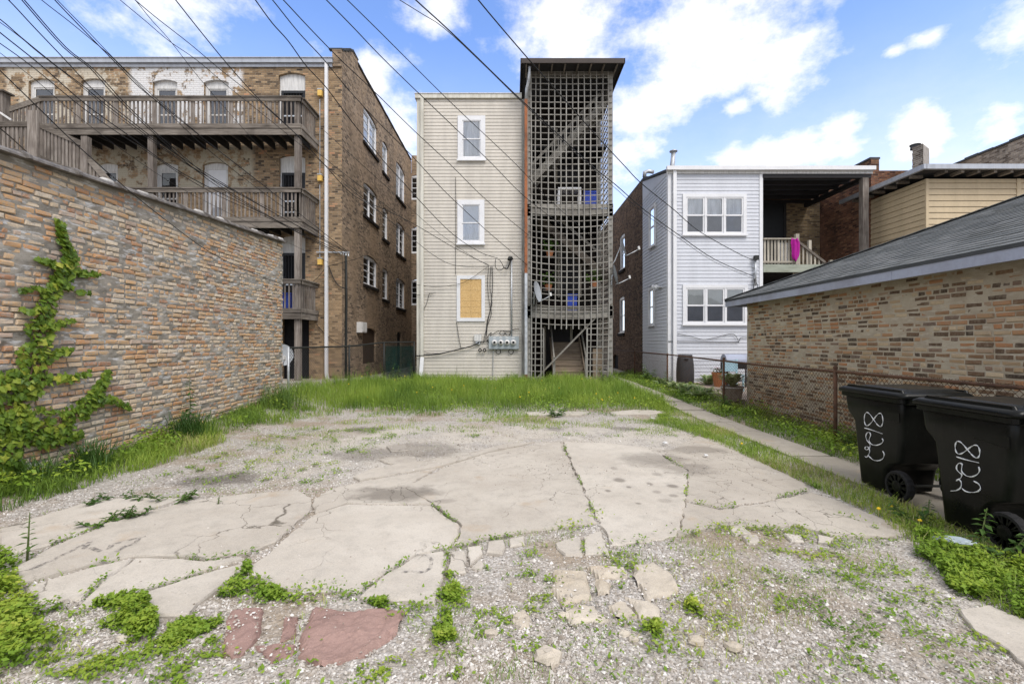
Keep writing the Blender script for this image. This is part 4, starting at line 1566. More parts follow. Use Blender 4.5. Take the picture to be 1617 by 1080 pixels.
# roof
zr0, zr1 = zt_top + .05, H + (CY - 96) * 16.55 / F
rb = MB()
r_x0, r_x1, r_y0 = .33, 3.95, 16.55
rb.box(r_x0, r_x1, r_y0, 21.0, zr1 - .04, zr1 + .06)
rb.build('roof', M['darkwood'], ST)
MB().box(r_x0 - .03, r_x1 + .03, r_y0 - .06, r_y0 - .003, zr1 - .12, zr1 + .05).build('gutter', M['gutterdark'], ST)
MB().box(r_x0 - .03, r_x0 - .003, r_y0 - .06, 20.9, zr1 - .16, zr1 + .05).build('eave_board', M['gutterdark'], ST)
MB().box(r_x1 + .003, r_x1 + .03, r_y0 - .06, 20.9, zr1 - .10, zr1 + .05).build('eave_board', M['gutterdark'], ST)
for k in range(8):
    x = r_x0 + .18 + k * .46
    MB().bar((x, r_y0 + .01, zr1 - .09), (x, TY + .25, zr1 - .09), .045, .09).build('rafter_tail', M['wood_y'], ST)
MB().box(tx0 - .1, tx1 + .05, TY + .2, TBK, zt_top + .02, zt_top + .12).build('ceiling', M['darkwood'], ST)
MB().box(tx0 - .1, tx1 + .05, TY + .02, TY + .06, zt_top + .012, zr1 - .045).build('frieze', M['darkwood'], ST)
# rusty downspout at the tower's corner, with elbow
dxp = fy(830.5, 0, TY)[0]
ds = thing('rusty_downspout', 'rust-streaked downspout between the beige siding and the lattice', 'downspout', (dxp, TY - .05, 0))
MB().tube([(dxp + .12, r_y0 + .1, zr1 - .14), (dxp + .10, TY - .3, zr1 - .5), (dxp + .02, TY - .12, zr1 - .75), (dxp, TY - .07, zr1 - 1.15)], .05, 8).build('elbow', M['galv'], ds, smooth=True)
za, zb_ = fy(0, 168, TY)[1], fy(0, 432, TY)[1]
MB().box(dxp - .05, dxp + .05, TY - .12, TY - .02, zb_, zr1 - 1.1).build('rusted_pipe', M['rustpaint'], ds)
MB().box(dxp - .048, dxp + .048, TY - .118, TY - .022, .42, zb_ - .003).build('grey_pipe', M['galv'], ds)
MB().tube([(dxp, TY - .07, .43), (dxp + .01, TY - .07, .0)], .06, 8).build('standpipe', M['rust'], ds, smooth=True)
# things kept on the landings
o = thing('white_table', 'white table frame standing on the upper landing behind the lattice', 'table', A(897, 326, TY + .45))
q0, q1 = A(881, 298, TY + .45), A(917, 326, TY + .45)
MB().box(q0.x, q1.x, TY + .3, TY + .9, q0.z - .06, q0.z).build('table_top', M['white'], o)
for x in (q0.x + .03, q1.x - .03):
    for y in (TY + .34, TY + .86):
        MB().box(x - .03, x + .03, y - .03, y + .03, 6.485, q0.z - .062).build('leg', M['white'], o)
def crate(px0, px1, py0, py1, zb, label, mat='blue'):
    x0, z1 = fy(px0, py0, TY + .4)
    x1, _ = fy(px1, py1, TY + .4)
    t = thing('plastic_crate', label, 'crate', ((x0 + x1) / 2, TY + .55, zb))
    b = MB()
    b.box(x0, x1, TY + .35, TY + .37, zb, z1).box(x0, x1, TY + .73, TY + .75, zb, z1)
    b.box(x0, x0 + .02, TY + .371, TY + .729, zb, z1).box(x1 - .02, x1, TY + .371, TY + .729, zb, z1).box(x0 + .021, x1 - .021, TY + .371, TY + .729, zb, zb + .02)
    b.build('body', M[mat], t)
    MB().box(x0 - .02, x1 + .02, TY + .33, TY + .349, z1 - .05, z1 + .01).build('rim', M[mat], t)
crate(922, 942, 303, 326, 6.487, 'tall blue plastic tub on the upper landing behind the lattice')
crate(896, 911, 465, 477, 2.757, 'small blue plastic crate on the lower landing behind the lattice')
lf = random.Random(2)
for (px, py, lab) in ((868, 392, 'potted plant hanging in the shade behind the left lattice'), (938, 440, 'bright green potted plant on the lower landing behind the lattice'), (866, 445, 'dark potted plant on the lower landing near the small dish')):
    c = A(px, py, TY + .5)
    t = thing('potted_plant', lab, 'plant', (c.x, c.y, c.z - .3))
    MB().lathe((c.x, c.y, c.z - .32), [(.10, 0), (.15, .22), (.16, .22)], 12).build('pot', M['terracotta'], t)
    mb = MB()
    for k in range(70):
        a, rr, zz = lf.uniform(0, 6.28), lf.uniform(.02, .36), lf.uniform(-.1, .35)
        p = Vector((c.x + rr * math.cos(a), c.y + rr * .6 * math.sin(a), c.z + zz))
        d1 = Vector((lf.uniform(-1, 1), lf.uniform(-1, 1), lf.uniform(-.5, .8))).normalized() * .07
        d2 = Vector((lf.uniform(-1, 1), lf.uniform(-1, 1), lf.uniform(-1, 1))).normalized().cross(d1).normalized() * .03
        mb.quad(p - d1, p + d2, p + d1, p - d2)
    M.setdefault('leafpart', leaf_mat('pot_leaves', [(0, (.05, .12, .02)), (1, (.13, .22, .04))], attr=False))
    mb.build('foliage', M['leafpart'], t)
    MB().box(c.x - .2, c.x + .2, c.y - .15, c.y + .15, c.z - .36, c.z - .322).build('shelf', M['wood_x'], t)


def sat_dish(center, normal, r, mount, label, ell=1.15):
    c, n_ = Vector(center), Vector(normal).normalized()
    t = thing('satellite_dish', label, 'satellite dish', mount)
    sx = n_.cross(Vector((0, 0, 1))).normalized()
    sz = sx.cross(n_).normalized()
    vs, fs = [], []
    ns, nr = 24, 5
    for off in (0, -.012):
        for i in range(nr + 1):
            rr = r * i / nr
            for k in range(ns):
                a = 2 * math.pi * k / ns
                vs.append(c + sx * rr * math.cos(a) + sz * rr * ell * math.sin(a) + n_ * (.18 * r * (i / nr) ** 2 + off))
    for s_ in (0, 1):
        b = s_ * (nr + 1) * ns
        for i in range(nr):
            for k in range(ns):
                fs.append((b + i * ns + k, b + i * ns + (k + 1) % ns, b + (i + 1) * ns + (k + 1) % ns, b + (i + 1) * ns + k))
    mb = MB()
    mb.add(vs, fs)
    mb.build('dish', M['dish'], t, smooth=True)
    low = c - sz * r * ell * .95 + n_ * .1
    fe = c + n_ * r * 1.55 - sz * r * .75
    MB().tube([low - n_ * .12, low, fe], .014, 6).build('feed_arm', M['galv'], t, smooth=True)
    MB().bar(fe - sz * .02, fe + sz * .10, .06, .09).build('receiver', M['oldwhite'], t)
    back = c - n_ * .08
    mt = Vector(mount)
    MB().tube([c - n_ * .015, back, back.lerp(mt, .5) + Vector((0, 0, -.1)), mt], .022, 6).build('mast', M['galv'], t, smooth=True)
    return t


P_ = lambda px, py, Y: Vector((fy(px, py, Y)[0], Y, fy(px, py, Y)[1]))
sat_dish(P_(847, 461, 16.8), (1, -.45, .2), .33, (fy(843, 480, 17.1)[0], 17.1, fy(843, 482, 17.1)[1]), 'small grey satellite dish on the left edge of the lattice')
sat_dish(P_(983, 389, 17.2), (.95, -.28, .22), .35, (fy(963, 424, 17.2)[0], 17.25, fy(963, 424, 17.2)[1]), 'upper satellite dish on the right corner of the lattice tower', 1.1)
sat_dish(P_(970, 434, 17.15), (1, -.12, .22), .33, (fy(964, 462, 17.2)[0], 17.25, fy(964, 462, 17.2)[1]), 'lower satellite dish on the right corner of the lattice tower', 1.1)

# ================================================================== BROWN BRICK APARTMENT BUILDING (left)
AY = 17.1
AX = -6.2
AXL = -24.0
AZ = 11.75
paints = []
pr_ = lambda a, b, c, d: (fy(a, 0, AY)[0], fy(b, 0, AY)[0], fy(0, d, AY)[1], fy(0, c, AY)[1])
WHT, CRM = (.66, .66, .66), (.52, .47, .38)
paints.append((*pr_(205, 383, 104, 205), WHT, .08))
paints.append((*pr_(10, 205, 103, 205), CRM, .03))
paints.append((*pr_(120, 400, 230, 300), (.44, .40, .31), .07))
BR = [(0, (.065, .048, .036)), (.2, (.19, .13, .08)), (.45, (.29, .20, .118)), (.75, (.36, .25, .148)), (.93, (.43, .305, .18)), (1, (.48, .25, .14))]
M['apt_brick'] = brick_mat('brown_tan_brick', BR, (.25, .21, .16), paints=paints, grime=.22, soot=(.34, .23, .13))
BR2 = [(0, (.075, .056, .042)), (.25, (.20, .142, .098)), (.5, (.29, .21, .142)), (.8, (.36, .265, .18)), (1, (.42, .30, .20))]
M['apt_side'] = brick_mat('sooty_side_brick', BR2, (.25, .21, .165), grime=.35, soot=(.30, .215, .14))
AB = thing('apartment_building', 'three-storey brown brick apartment building with grey timber porches', 'building', (-12, 17.1, 0))
ops = []   # px openings on the back face: x0,x1,top,bottom,kind
for (a, b, c, d, k) in ((45, 86, 124, 210, 'w'), (128, 166, 124, 210, 'w'), (241, 280, 126, 210, 'w'), (322, 361, 126, 210, 'w'), (440, 482, 115, 202, 'door'),
                        (245, 281, 257, 338, 'w2'), (320, 360, 256, 345, 'wd'), (441, 482, 245, 345, 'door'), (441, 482, 372, 488, 'door1'), (150, 186, 257, 340, 'w2'),
                        (446, 488, 500, 600, 'bs')):
    x0, zt = fy(a, c, AY)
    x1, zb = fy(b, d, AY)
    fl = {'w': 8.88, 'door': None}
    if k in ('w',): zb = 8.89
    if k == 'door': zb = 8.89 if c < 200 else 5.77
    if k in ('w2', 'wd'): zb = 5.77
    if k == 'door1': zb = 2.72
    if k == 'bs': zb = .05
    ops.append((x0, x1, zb, zt, k))
TA = T_front(AY)
fw_ = MB(TA)
fw_.holes(AXL, AX, -.2, AZ, [(o_[0], o_[1], o_[2], o_[3], .10) for o_ in ops], .16)
fw_.build('back_wall', M['apt_brick'], AB)
for (x0, x1, zb, zt, k) in ops:
    z1 = zt - .0
    if k in ('w', 'w2'):
        MB(TA).box(x0 + .001, x1 - .001, -.155, -.10, zt - .19, zt - .002).build('window_head', M['oldwhite'], AB)
        W = window(TA, AB, x0 + .002, x1 - .002, zb, zt - .192, 1, .10, -.09, frame=M['oldwhite'], fill='greyblind' if k == 'w' else None, deep=.155, fw=.05)
        if k == 'w':
            MB(TA).box(x0 + .15, x1 - .15, -.12, -.10, zb + .5, zb + .62).build('screen_bar', M['galv'], W)
    elif k == 'wd':
        MB(TA).box(x0 + .001, x1 - .001, -.155, -.11, zt - .25, zt - .002).build('door_head', M['oldwhite'], AB)
        dd = MB(TA).box(x0 + .14, x1 - .12, -.15, -.11, zb, zt - .255).build('door', M['white'], AB)
        MB(TA).box(x0 + .25, x1 - .23, -.109, -.105, zb + .15, zb + .75).build('lower_panel', M['gutter'], dd)
        MB(TA).box(x0 + .002, x0 + .136, -.155, -.09, zb, zt - .255).box(x1 - .116, x1 - .002, -.155, -.09, zb, zt - .255).build('door_frame', M['oldwhite'], AB)
    elif k in ('door', 'door1'):
        MB(TA).box(x0 + .001, x1 - .001, -.155, -.10, zt - .62, zt - .002).build('door_transom', M['oldwhite'], AB)
        MB(TA).box(x0 + .001, x0 + .06, -.155, -.08, zb, zt - .625).build('door_jamb', M['oldwhite'], AB)
        D = MB(TA).box(x0 + .065, x0 + .15, -.15, -.06, zb, zt - .625).box(x1 - .10, x1 - .002, -.15, -.06, zb, zt - .625).box(x0 + .152, x1 - .102, -.15, -.06, zt - .72, zt - .625).build('security_door', M['black'], AB)
        MB(TA).box(x0 + .152, x1 - .102, -.15, -.13, zb, zt - .722).build('door_panel', M['dark'], D)
        for i in range(7):
            u = x0 + .20 + i * (x1 - x0 - .34) / 6
            MB(TA).box(u - .009, u + .009, -.10, -.08, zb, zt - .722).build('bar', M['black'], D)
        for zz in (zb + .55, zb + .95):
            MB(TA).box(x0 + .153, x1 - .103, -.078, -.072, zz, zz + .05).build('door_rail', M['galv'], D)
    else:
        MB(TA).box(x0, x1, -.155, -.13, zb, zt).build('cellar_door', M['dark'], AB)
# side wall
TE = T_east(AX)
sw = []
def sidewin(px0, px1, py_t, py_b, lights, k='w'):
    y0, _ = fx(px0, 0, AX)
    y1, _ = fx(px1, 0, AX)
    ym = y0
    zt = H + (CY - py_t) * ym / F
    zb = H + (CY - py_b) * ym / F
    sw.append((y0, y1, zb, zt, lights, k))
for (t, b) in ((164, 222), (283, 338), (398, 448)):
    sidewin(574, 596, t, b, 2)
for (t, b) in ((219, 270), (324, 375), (421, 472)):
    sidewin(604, 613, t, b, 1)
for (t, b) in ((251, 308), (346, 398), (437, 485)):
    sidewin(625.5, 639.5, t, b, 2)
sidewin(573, 594, 517, 575, 1, 'door')
sidewin(627, 634, 523, 600, 1, 'dark')
def apt_top(y): return 12.05
AZS = 12.75
s_ = MB(TE)
s_.holes(AY, 29.0, -.2, 12.0, [(a, b, c, d, .14) for a, b, c, d, l, k in sw], .14)
s_.build('side_wall', M['apt_side'], AB)
for (y0, y1, zb, zt, l, k) in sw:
    if k == 'w':
        window(TE, AB, y0 + .002, y1 - .002, zb, zt - .05, l, .09, -.06, fill=None if zb < 5 else 'white_blind' if zb > 8 else None, deep=.135, bars=1, fw=.04)
        MB(TE).box(y0 - .08, y1 + .08, .001, .07, zb - .13, zb - .003).build('stone_sill', M['darkbrick'], AB)
    else:
        MB(TE).box(y0, y1, -.135, -.10, zb, zt).build('boarded_door', M['brick_door'] if k == 'door' else M['dark'], AB)
# far return wall with windows
TR = T_front(28.95)
rw = []
for (t, b) in ((276, 315), (359, 400), (441, 482)):
    x0, zt = fy(646.5, t, 28.9)
    x1, zb = fy(657, b, 28.9)
    rw.append((x0, x0 + .95, zb, zt))
MB(TR).holes(AX, -1.5, -.2, 13.1, [(*w, .1) for w in rw], .12).build('return_wall', M['apt_side'], AB)
for w in rw:
    window(TR, AB, w[0] + .002, w[1] - .002, w[2], w[3] - .04, 1, .1, -.04, fill=None, deep=.115, bars=1)
# roof, parapet, gutter
MB().box(AXL, AX - .3, AY + .25, 29, AZ - .3, AZ - .1).build('roof', M['slate'], AB)
pp = MB()
y = AY + .65
step_ = 0
MB().box(AX - .32, AX + .004, AY + 1.75, 28.9, 11.99, AZS - .051).build('parapet', M['apt_side'], AB)
ck = random.Random(6)
y = AY + 1.75
while y < 28.6:
    L = .62
    MB().box(AX - .36, AX + .04, y, y + L - .02, AZS - .05 + ck.uniform(0, .02), AZS + .045 + ck.uniform(0, .025)).build('coping_tile', M['darkbrick'], AB)
    y += L
# corner stub of the parapet, broken at the top
zc_ = fy(0, 80, AY)[1]
cs = MB()
cap = MB()
for k in range(12):
    ya_ = AY - .06 + k * .152
    zt_ = float(np.interp(k, [0, 3, 6, 8, 11], [12.22, 12.48, 12.78, 12.92, 12.90]))
    cs.box(AX - .33, AX + .006 + .006 * (k % 2), ya_, ya_ + .152, 11.6, zt_)
    cap.box(AX - (.46 if k < 3 else .36), AX + .035, ya_ - .004, ya_ + .15, zt_ + .001, zt_ + .05)
cs.build('parapet_end', M['apt_side'], AB)
cap.build('parapet_cap', M['slate'], AB, kind='stuff')
gz = fy(0, 103, AY)[1]
MB().box(AXL, AX - .30, AY - .14, AY - .005, gz + .02, gz + .17).build('gutter', M['gutter'], AB)
MB().box(AXL, AX - .32, AY - .06, AY - .003, gz - .10, gz + .018).build('fascia_board', M['gutter'], AB)
MB().box(AXL, AX - .28, AY - .17, AY + .3, gz + .172, gz + .2).build('roof_edge', M['gutter'], AB)
dxa = fy(515.5, 0, AY - .08)[0]
MB().box(dxa - .05, dxa + .05, AY - .13, AY - .03, .45, gz + .02).build('downspout', M['white'], AB)
MB().bar((dxa, AY - .08, .46), (dxa + .10, AY - .10, -.02), .1, .09, (0, 1, 0)).build('downspout_foot', M['white'], AB)
# lamps with their conduit
for (py, lab) in ((147, 'amber wall lamp on brown brick, at the top porch'), (281, 'amber wall lamp on brown brick, at the middle porch'), (413, 'amber wall lamp on brown brick, at the lowest porch')):
    c = P_(505.5, py, AY - .1)
    t = thing('wall_lamp', lab, 'lamp', (c.x, AY - .01, c.z), 'lamps beside the porches')
    MB().box(c.x - .075, c.x + .075, AY - .16, AY - .03, c.z - .12, c.z + .09).build('lamp_glass', M['yellow'], t)
    MB().box(c.x - .085, c.x + .085, AY - .17, AY - .003, c.z + .092, c.z + .125).build('lamp_cap', M['galv'], t)
    MB().box(c.x - .05, c.x + .05, AY - .029, AY - .003, c.z - .1, c.z + .08).build('back_plate', M['galv'], t)
cx_ = fy(505.5, 0, AY)[0]
tag(MB().tube([(cx_, AY - .02, fy(0, 277, AY)[1]), (cx_, AY - .02, fy(0, 158, AY)[1])], .018, 5).build('lamp_conduit', M['galv'], None), 'thin conduit joining the top and middle amber lamps', 'conduit')
tag(MB().tube([(cx_, AY - .02, fy(0, 408, AY)[1]), (cx_, AY - .02, fy(0, 292, AY)[1])], .018, 5).build('lamp_conduit', M['galv'], None), 'thin conduit joining the middle and lowest amber lamps', 'conduit')
c = P_(570, 515, 0.0 + 18.5)
y0, z0 = fx(563, 525, AX)
y1, z1 = fx(575, 509, AX)
bxo = thing('meter_cabinet', 'pale metal box on the side of the brown brick building', 'utility box', (AX + .1, y0, z0))
MB().box(AX + .003, AX + .22, y0, y0 + .62, z0, z0 + .42).build('case', M['oldwhite'], bxo)
MB().box(AX + .222, AX + .235, y0 + .03, y0 + .59, z0 + .03, z0 + .39).build('cover', M['oldwhite'], bxo)
# pipes down the corner
pc = MB()
xx = fy(552.5, 0, AY)[0]
tag(MB().tube([(AX + .04, AY + .30, fx(552, 403, AX)[1]), (AX + .05, AY + .32, 3.2), (AX + .04, AY + .30, 1.4), (AX + .05, AY + .3, .1)], .045, 7).build('corner_pipe', M['blackpipe'], None, smooth=True), 'black service pipe down the corner of the brown brick building', 'pipe')

# ------------------------------------------------------------------ timber porches of the brown building
PY = 15.75
WP = thing('timber_porch', 'weathered grey timber back porch with three balconies and stairs', 'porch', (-11, 15.8, 0))
xr = fy(475, 0, PY)[0]          # right end
levels = [(8.87, -15.9, fy(0, 153, PY)[1]), (5.75, -13.6, fy(0, 297, PY)[1]), (2.70, -12.0, fy(0, 441, PY)[1])]
br_ = random.Random(31)
nb = 0
for li, (zd, xl, zr) in enumerate(levels):
    MB().box(xl, xr, PY - .03, PY - .001, zd - .33, zd - .12).build('fascia_board', M['wood_x'], WP)
    MB().box(xl - .02, xr + .02, PY - .055, PY - .001, zd - .115, zd + .03).build('edge_board', M['wood_x'], WP)
    MB().box(xr - .002, xr + .03, PY, AY - .01, zd - .33, zd - .12).build('fascia_board', M['wood_y'], WP)
    MB().box(xr - .002, xr + .055, PY, AY - .01, zd - .115, zd + .03).build('edge_board', M['wood_y'], WP)
    k = 0
    y = PY + .002
    while y < AY - .12:
        MB().box(xl, xr - .005, y, y + .135, zd - .03, zd).build('deck_board', M['wood_x'], WP)
        y += .142
    x = xl + .1
    while x < xr - .1:
        MB().box(x, x + .045, PY + .01, AY - .01, zd - .28, zd - .033).build('joist', M['darkwood'], WP)
        x += .42
    # rails
    MB().box(xl, xr + .03, PY - .05, PY + .09, zr - .03, zr + .012).build('top_rail', M['wood_x'], WP)
    MB().box(xl, xr, PY - .025, PY + .012, zr - .15, zr - .032).build('top_rail', M['wood_x'], WP)
    MB().box(xr - .05, xr + .09, PY + .09, AY - .01, zr - .03, zr + .012).build('top_rail', M['wood_y'], WP)
    MB().box(xr - .012, xr + .025, PY + .09, AY - .01, zr - .15, zr - .032).build('top_rail', M['wood_y'], WP)
    x = xl + .06
    i = 0
    while x < xr - .1:
        wd = .045 if i % 9 else .14
        if li == 2 and x < -8.6:
            x += .15
            i += 1
            continue
        MB().box(x - wd / 2, x + wd / 2, PY + .013, PY + .045, zd + .002, zr - .034).build('baluster', M['wood_z'], WP)
        x += .138 + br_.uniform(-.006, .006) + (.04 if wd > .1 else 0)
        i += 1
    y = PY + .2
    while y < AY - .05:
        MB().box(xr - .05, xr - .014, y - .02, y + .02, zd + .002, zr - .034).build('baluster', M['wood_z'], WP)
        y += .14
    # posts carrying the level
    zbot = levels[li + 1][0] if li < 2 else .0
    for px in ((470, 239) if li == 0 else (470,)):
        xx = fy(px, 0, PY + .1)[0]
        MB().box(xx - .09, xx + .09, PY + .05, PY + .23, zbot - .0, zd - .335).build('post', M['wood_z'], WP)
    if li < 2:
        xx = fy(470, 0, PY + .1)[0]
        MB().box(xx - .07, xx + .07, PY + .05, PY + .19, zd + .001, zr - .035).build('post', M['wood_z'], WP)
# half landing and flights at the left
SY = 14.3
zl = fy(0, 192, SY)[1]           # landing rail
lx = fy(57, 0, SY)[0]
floor = zl - 1.05
def railing(p, q, hh, nbal, mat='wood_x', post0=False):
    p, q = Vector(p), Vector(q)
    MB().bar(p, q, .1, .15).build('top_rail', M[mat], WP)
    dn = Vector((0, 0, -hh))
    MB().bar(p + dn, q + dn, .06, .14).build('bottom_rail', M[mat], WP)
    for k in range(nbal):
        c_ = p.lerp(q, (k + .5) / nbal)
        MB().box(c_.x - .036, c_.x + .036, c_.y - .02, c_.y + .02, c_.z - hh + .03, c_.z - .06).build('baluster', M['wood_z'], WP)
railing((lx - 3.6, SY, zl - .1), (lx - .1, SY, zl - .1), .95, 26)
MB().box(lx - .14, lx + .16, SY - .13, SY + .12, floor - .9, zl + .28).build('newel_post', M['wood_z'], WP)
x2, z2 = fy(136, 222, SY)
railing((lx + .12, SY, zl - .12), (x2 - .08, SY, z2 - .12), .98, 12)
MB().box(x2 - .09, x2 + .09, SY - .08, SY + .09, z2 - 1.8, z2 + .10).build('newel_post', M['wood_z'], WP)
x3, z3 = fy(182, 290, SY)
railing((x2 + .08, SY, z2 - .55), (x3 + .1, SY, z3 - .3), .8, 8)
MB().box(lx - 3.6, lx + .1, SY + .05, PY - .3, floor - .05, floor).build('landing', M['wood_x'], WP)
for k in range(9):
    t = (k + .5) / 9
    MB().box(lx + .15 + t * 2.0, lx + .15 + t * 2.0 + .26, SY + .1, SY + 1.1, floor - 1.55 * t - .03, floor - 1.55 * t).build('tread', M['wood_x'], WP)
MB().bar((lx + .1, SY + .08, floor - .1), (lx + 2.3, SY + .08, floor - 1.75), .05, .28).build('stringer', M['wood_x'], WP)
# upper flight down to the landing
a1 = P_(64, 155, PY)
b1 = P_(6, 170, PY - .4)
railing((a1.x, PY, a1.z - .05), (b1.x, PY - .35, b1.z - .1), .95, 9)
bb = P_(6, 150, PY - .4)
MB().box(bb.x - .16, bb.x + .12, PY - .55, PY - .3, bb.z - 2.0, bb.z + .02).build('newel_post', M['wood_z'], WP)
MB().box(bb.x - .24, bb.x + .20, PY - .62, PY - .24, bb.z + .021, bb.z + .07).build('post_cap', M['wood_x'], WP)
MB().bar(P_(0, 178, PY - .8), P_(18, 190, PY - .8), .05, .05).build('handrail', M['oldwhite'], WP)
# things on the lowest porch
bt = thing('storage_tub', 'blue tub behind the balusters of the lowest timber porch', 'tub', P_(458, 486, 16.0))
p0, p1 = P_(449, 465, 16.2), P_(463, 486, 16.2)
MB().loft([[(p0.x + i_, 16.05, 2.705), (p1.x - i_, 16.05, 2.705), (p1.x - i_, 16.5, 2.705), (p0.x + i_, 16.5, 2.705)] if z_ == 0 else
           [(p0.x, 16.02, p0.z), (p1.x, 16.02, p0.z), (p1.x, 16.53, p0.z), (p0.x, 16.53, p0.z)] for z_, i_ in ((0, .05), (1, 0))]).build('body', M['blue'], bt)
MB().box(p0.x - .02, p1.x + .02, 16.0, 16.55, p0.z + .002, p0.z + .04).build('rim', M['blue'], bt)
sat_dish(P_(446, 561, 13.6), (.5, -.8, .25), .29, (-6.5, 13.75, .9), 'grey satellite dish behind the left chain-link fence', 1.1)

# ================================================================== WHITE SIDED HOUSE (right of the passage)
WY = 17.0
wx0, wx1 = 5.66, fy(1203, 0, WY)[0]
WZ = fy(0, 272, WY)[1]
SIDE_END = 20.3
WH = thing('white_house', 'white sided two-storey house back with triple windows and a covered porch', 'house', (8, 17, 0))
MB().box(wx0 + .02, wx1, WY + .002, 19.9, -.1, WZ - .02).build('wall', M['white_siding'], WH)
TW = T_front(WY)
TS = T_west(wx0)
wins = []
for (a, b, c, d) in ((1077.5, 1178, 307, 373), (1077.5, 1180, 450, 514)):
    x0, zt = fy(a, c, WY)
    x1, zb = fy(b, d, WY)
    wins.append((x0, x1, zb, zt))
boards(TW, WH, wx0 + .10, wx1 - .10, .25, WZ - .06, .131, M['white_siding'], wins, .021)
for i, w in enumerate(wins):
    window(TW, WH, *w, 3, .12, .06, fill='fly_screen', upper='curtain' if i == 0 else 'blind', fw=.055)
for x in (wx0 - .02, wx1 - .10):
    MB().box(x, x + .12, WY - .04, WY + .12, .15, WZ - .05).build('corner_board', M['white'], WH)
# side wall
swn = []
for (a, b, t, bm) in ((1026, 1036, 320, 388), (1025.5, 1034, 452, 515)):
    y1, _ = fx(a, 0, wx0)
    y0, _ = fx(b, 0, wx0)
    swn.append((y0, y1, H + (CY - bm) * y0 / F, H + (CY - t) * y0 / F))
boards(TS, WH, WY + .12, SIDE_END - .02, .2, WZ - .05, .131, M['side_siding'], swn, .021)
for w in swn:
    window(TS, WH, *w, 1, .1, .06, fill=None, fw=.05)
MB().add([], []) 
MB().box(wx0 + .02, wx0 + .12, 19.9, SIDE_END, -.1, WZ - .02).build('wall', M['side_siding'], WH)
# the roof rises towards the back
rfm = MB()
z1r = H + (CY - 288) * 20.4 / F
rfm.add([(wx0 - .06, WY - .06, WZ + .0), (wx1, WY - .06, WZ + .0), (wx1, SIDE_END, z1r), (wx0 - .06, SIDE_END, z1r),
         (wx0 - .06, WY - .06, WZ + .10), (wx1, WY - .06, WZ + .10), (wx1, SIDE_END, z1r + .1), (wx0 - .06, SIDE_END, z1r + .1)],
        [(0, 3, 2, 1), (4, 5, 6, 7), (0, 1, 5, 4), (1, 2, 6, 5), (2, 3, 7, 6), (3, 0, 4, 7)])
rfm.build('roof', M['slate'], WH)
gab = MB(TS)
gab.add([(WY + .0, .012, WZ - .08), (SIDE_END, .012, WZ - .08), (SIDE_END, .012, z1r - .005), (WY, .012, WZ - .005)], [(0, 1, 2, 3)])
gab.build('gable_boards', M['side_siding'], WH)
# gutter right across house and porch
PXR = fy(1377, 0, WY)[0]
MB().box(wx0 - .10, PXR, WY - .20, WY - .07, WZ + .02, WZ + .16).build('gutter', M['white'], WH)
MB().box(wx0 - .08, PXR - .02, WY - .065, WY - .045, WZ - .08, WZ + .10).build('fascia_board', M['oldwhite'], WH)
dsx = fy(1064, 0, WY)[0]
MB().box(dsx - .06, dsx + .06, WY - .14, WY - .05, .2, WZ + .02).build('downspout', M['white'], WH)
# open porch on the right
PB = 20.5
M['yel_brick'] = brick_mat('yellow_porch_brick', [(0, (.10, .07, .045)), (.3, (.22, .15, .08)), (.7, (.32, .23, .12)), (1, (.38, .28, .16))], (.20, .18, .15), grime=.3)
MB().box(wx1 - .05, 13.45, PB, PB + .3, -.1, WZ + .9).build('porch_wall', M['yel_brick'], WH)
dx0, dz1 = fy(1204, 319, PB)
dx1, dz0 = fy(1240, 410, PB)
TPB = T_front(PB)
D = MB(TPB).box(wx1 - .04, dx1 - .12, .003, .05, 4.4, dz1 - .1).build('security_door', M['black'], WH)
MB(TPB).box(dx1 - .12, dx1, .003, .09, 4.4, dz1).box(wx1 - .04, dx1 - .122, .003, .09, dz1 - .1, dz1).build('door_frame', M['darkwood'], WH)
for k in range(5):
    u = wx1 + .05 + k * .16
    MB(TPB).box(u, u + .07, .052, .056, 4.5, 4.5 + 1.75).build('curtain_strip', M['greyblind' if k % 2 else 'curtain'], D)
# porch roof: deck on purlins, posts
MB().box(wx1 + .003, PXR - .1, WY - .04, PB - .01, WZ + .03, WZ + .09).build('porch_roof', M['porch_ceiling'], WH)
for k in range(6):
    y = WY + .35 + k * .6
    MB().box(wx1 + .004, PXR - .12, y, y + .045, WZ - .12, WZ + .028).build('purlin', M['darkwood'], WH)
MB().box(wx1 + .003, PXR - .05, WY - .04, WY + .06, WZ - .22, WZ - .09).build('header_beam', M['darkwood'], WH)
MB().box(PXR - .3, PXR - .14, WY + .07, PB - .01, WZ - .28, WZ - .125).build('header_beam', M['darkwood'], WH)
px_ = fy(1364.5, 0, WY)[0]
MB().box(px_ - .1, px_ + .11, WY - .08, WY + .12, .0, WZ - .225).build('post', M['wood_z'], WH)
# deck
zdk = fy(0, 418, WY)[1]
MB().box(wx1 + .03, px_ - .11, WY - .05, WY - .005, zdk - .28, zdk).build('front_beam', M['porchgreen'], WH)
MB().box(wx1 + .03, px_ - .5, WY, PB - .01, zdk - .06, zdk - .02).build('deck', M['wood_x'], WH)
MB().box(wx1 + .03, px_, PB - .3, PB - .02, zdk - .5, zdk - .065).build('joist', M['darkwood'], WH)
for k in range(6):
    y = WY + .3 + k * .55
    MB().box(wx1 + .03, px_ - .52, y, y + .045, zdk - .27, zdk - .062).build('joist', M['darkwood'], WH)
zrl = fy(0, 377, WY)[1]
xe = fy(1258, 0, WY)[0]
MB().box(wx1 + .03, xe + .03, WY - .07, WY + .05, zrl - .035, zrl + .01).build('top_rail', M['porchwood'], WH)
MB().box(wx1 + .03, xe, WY - .035, WY + .01, zdk + .06, zdk + .13).build('bottom_rail', M['porchwood'], WH)
k = 0
x = wx1 + .12
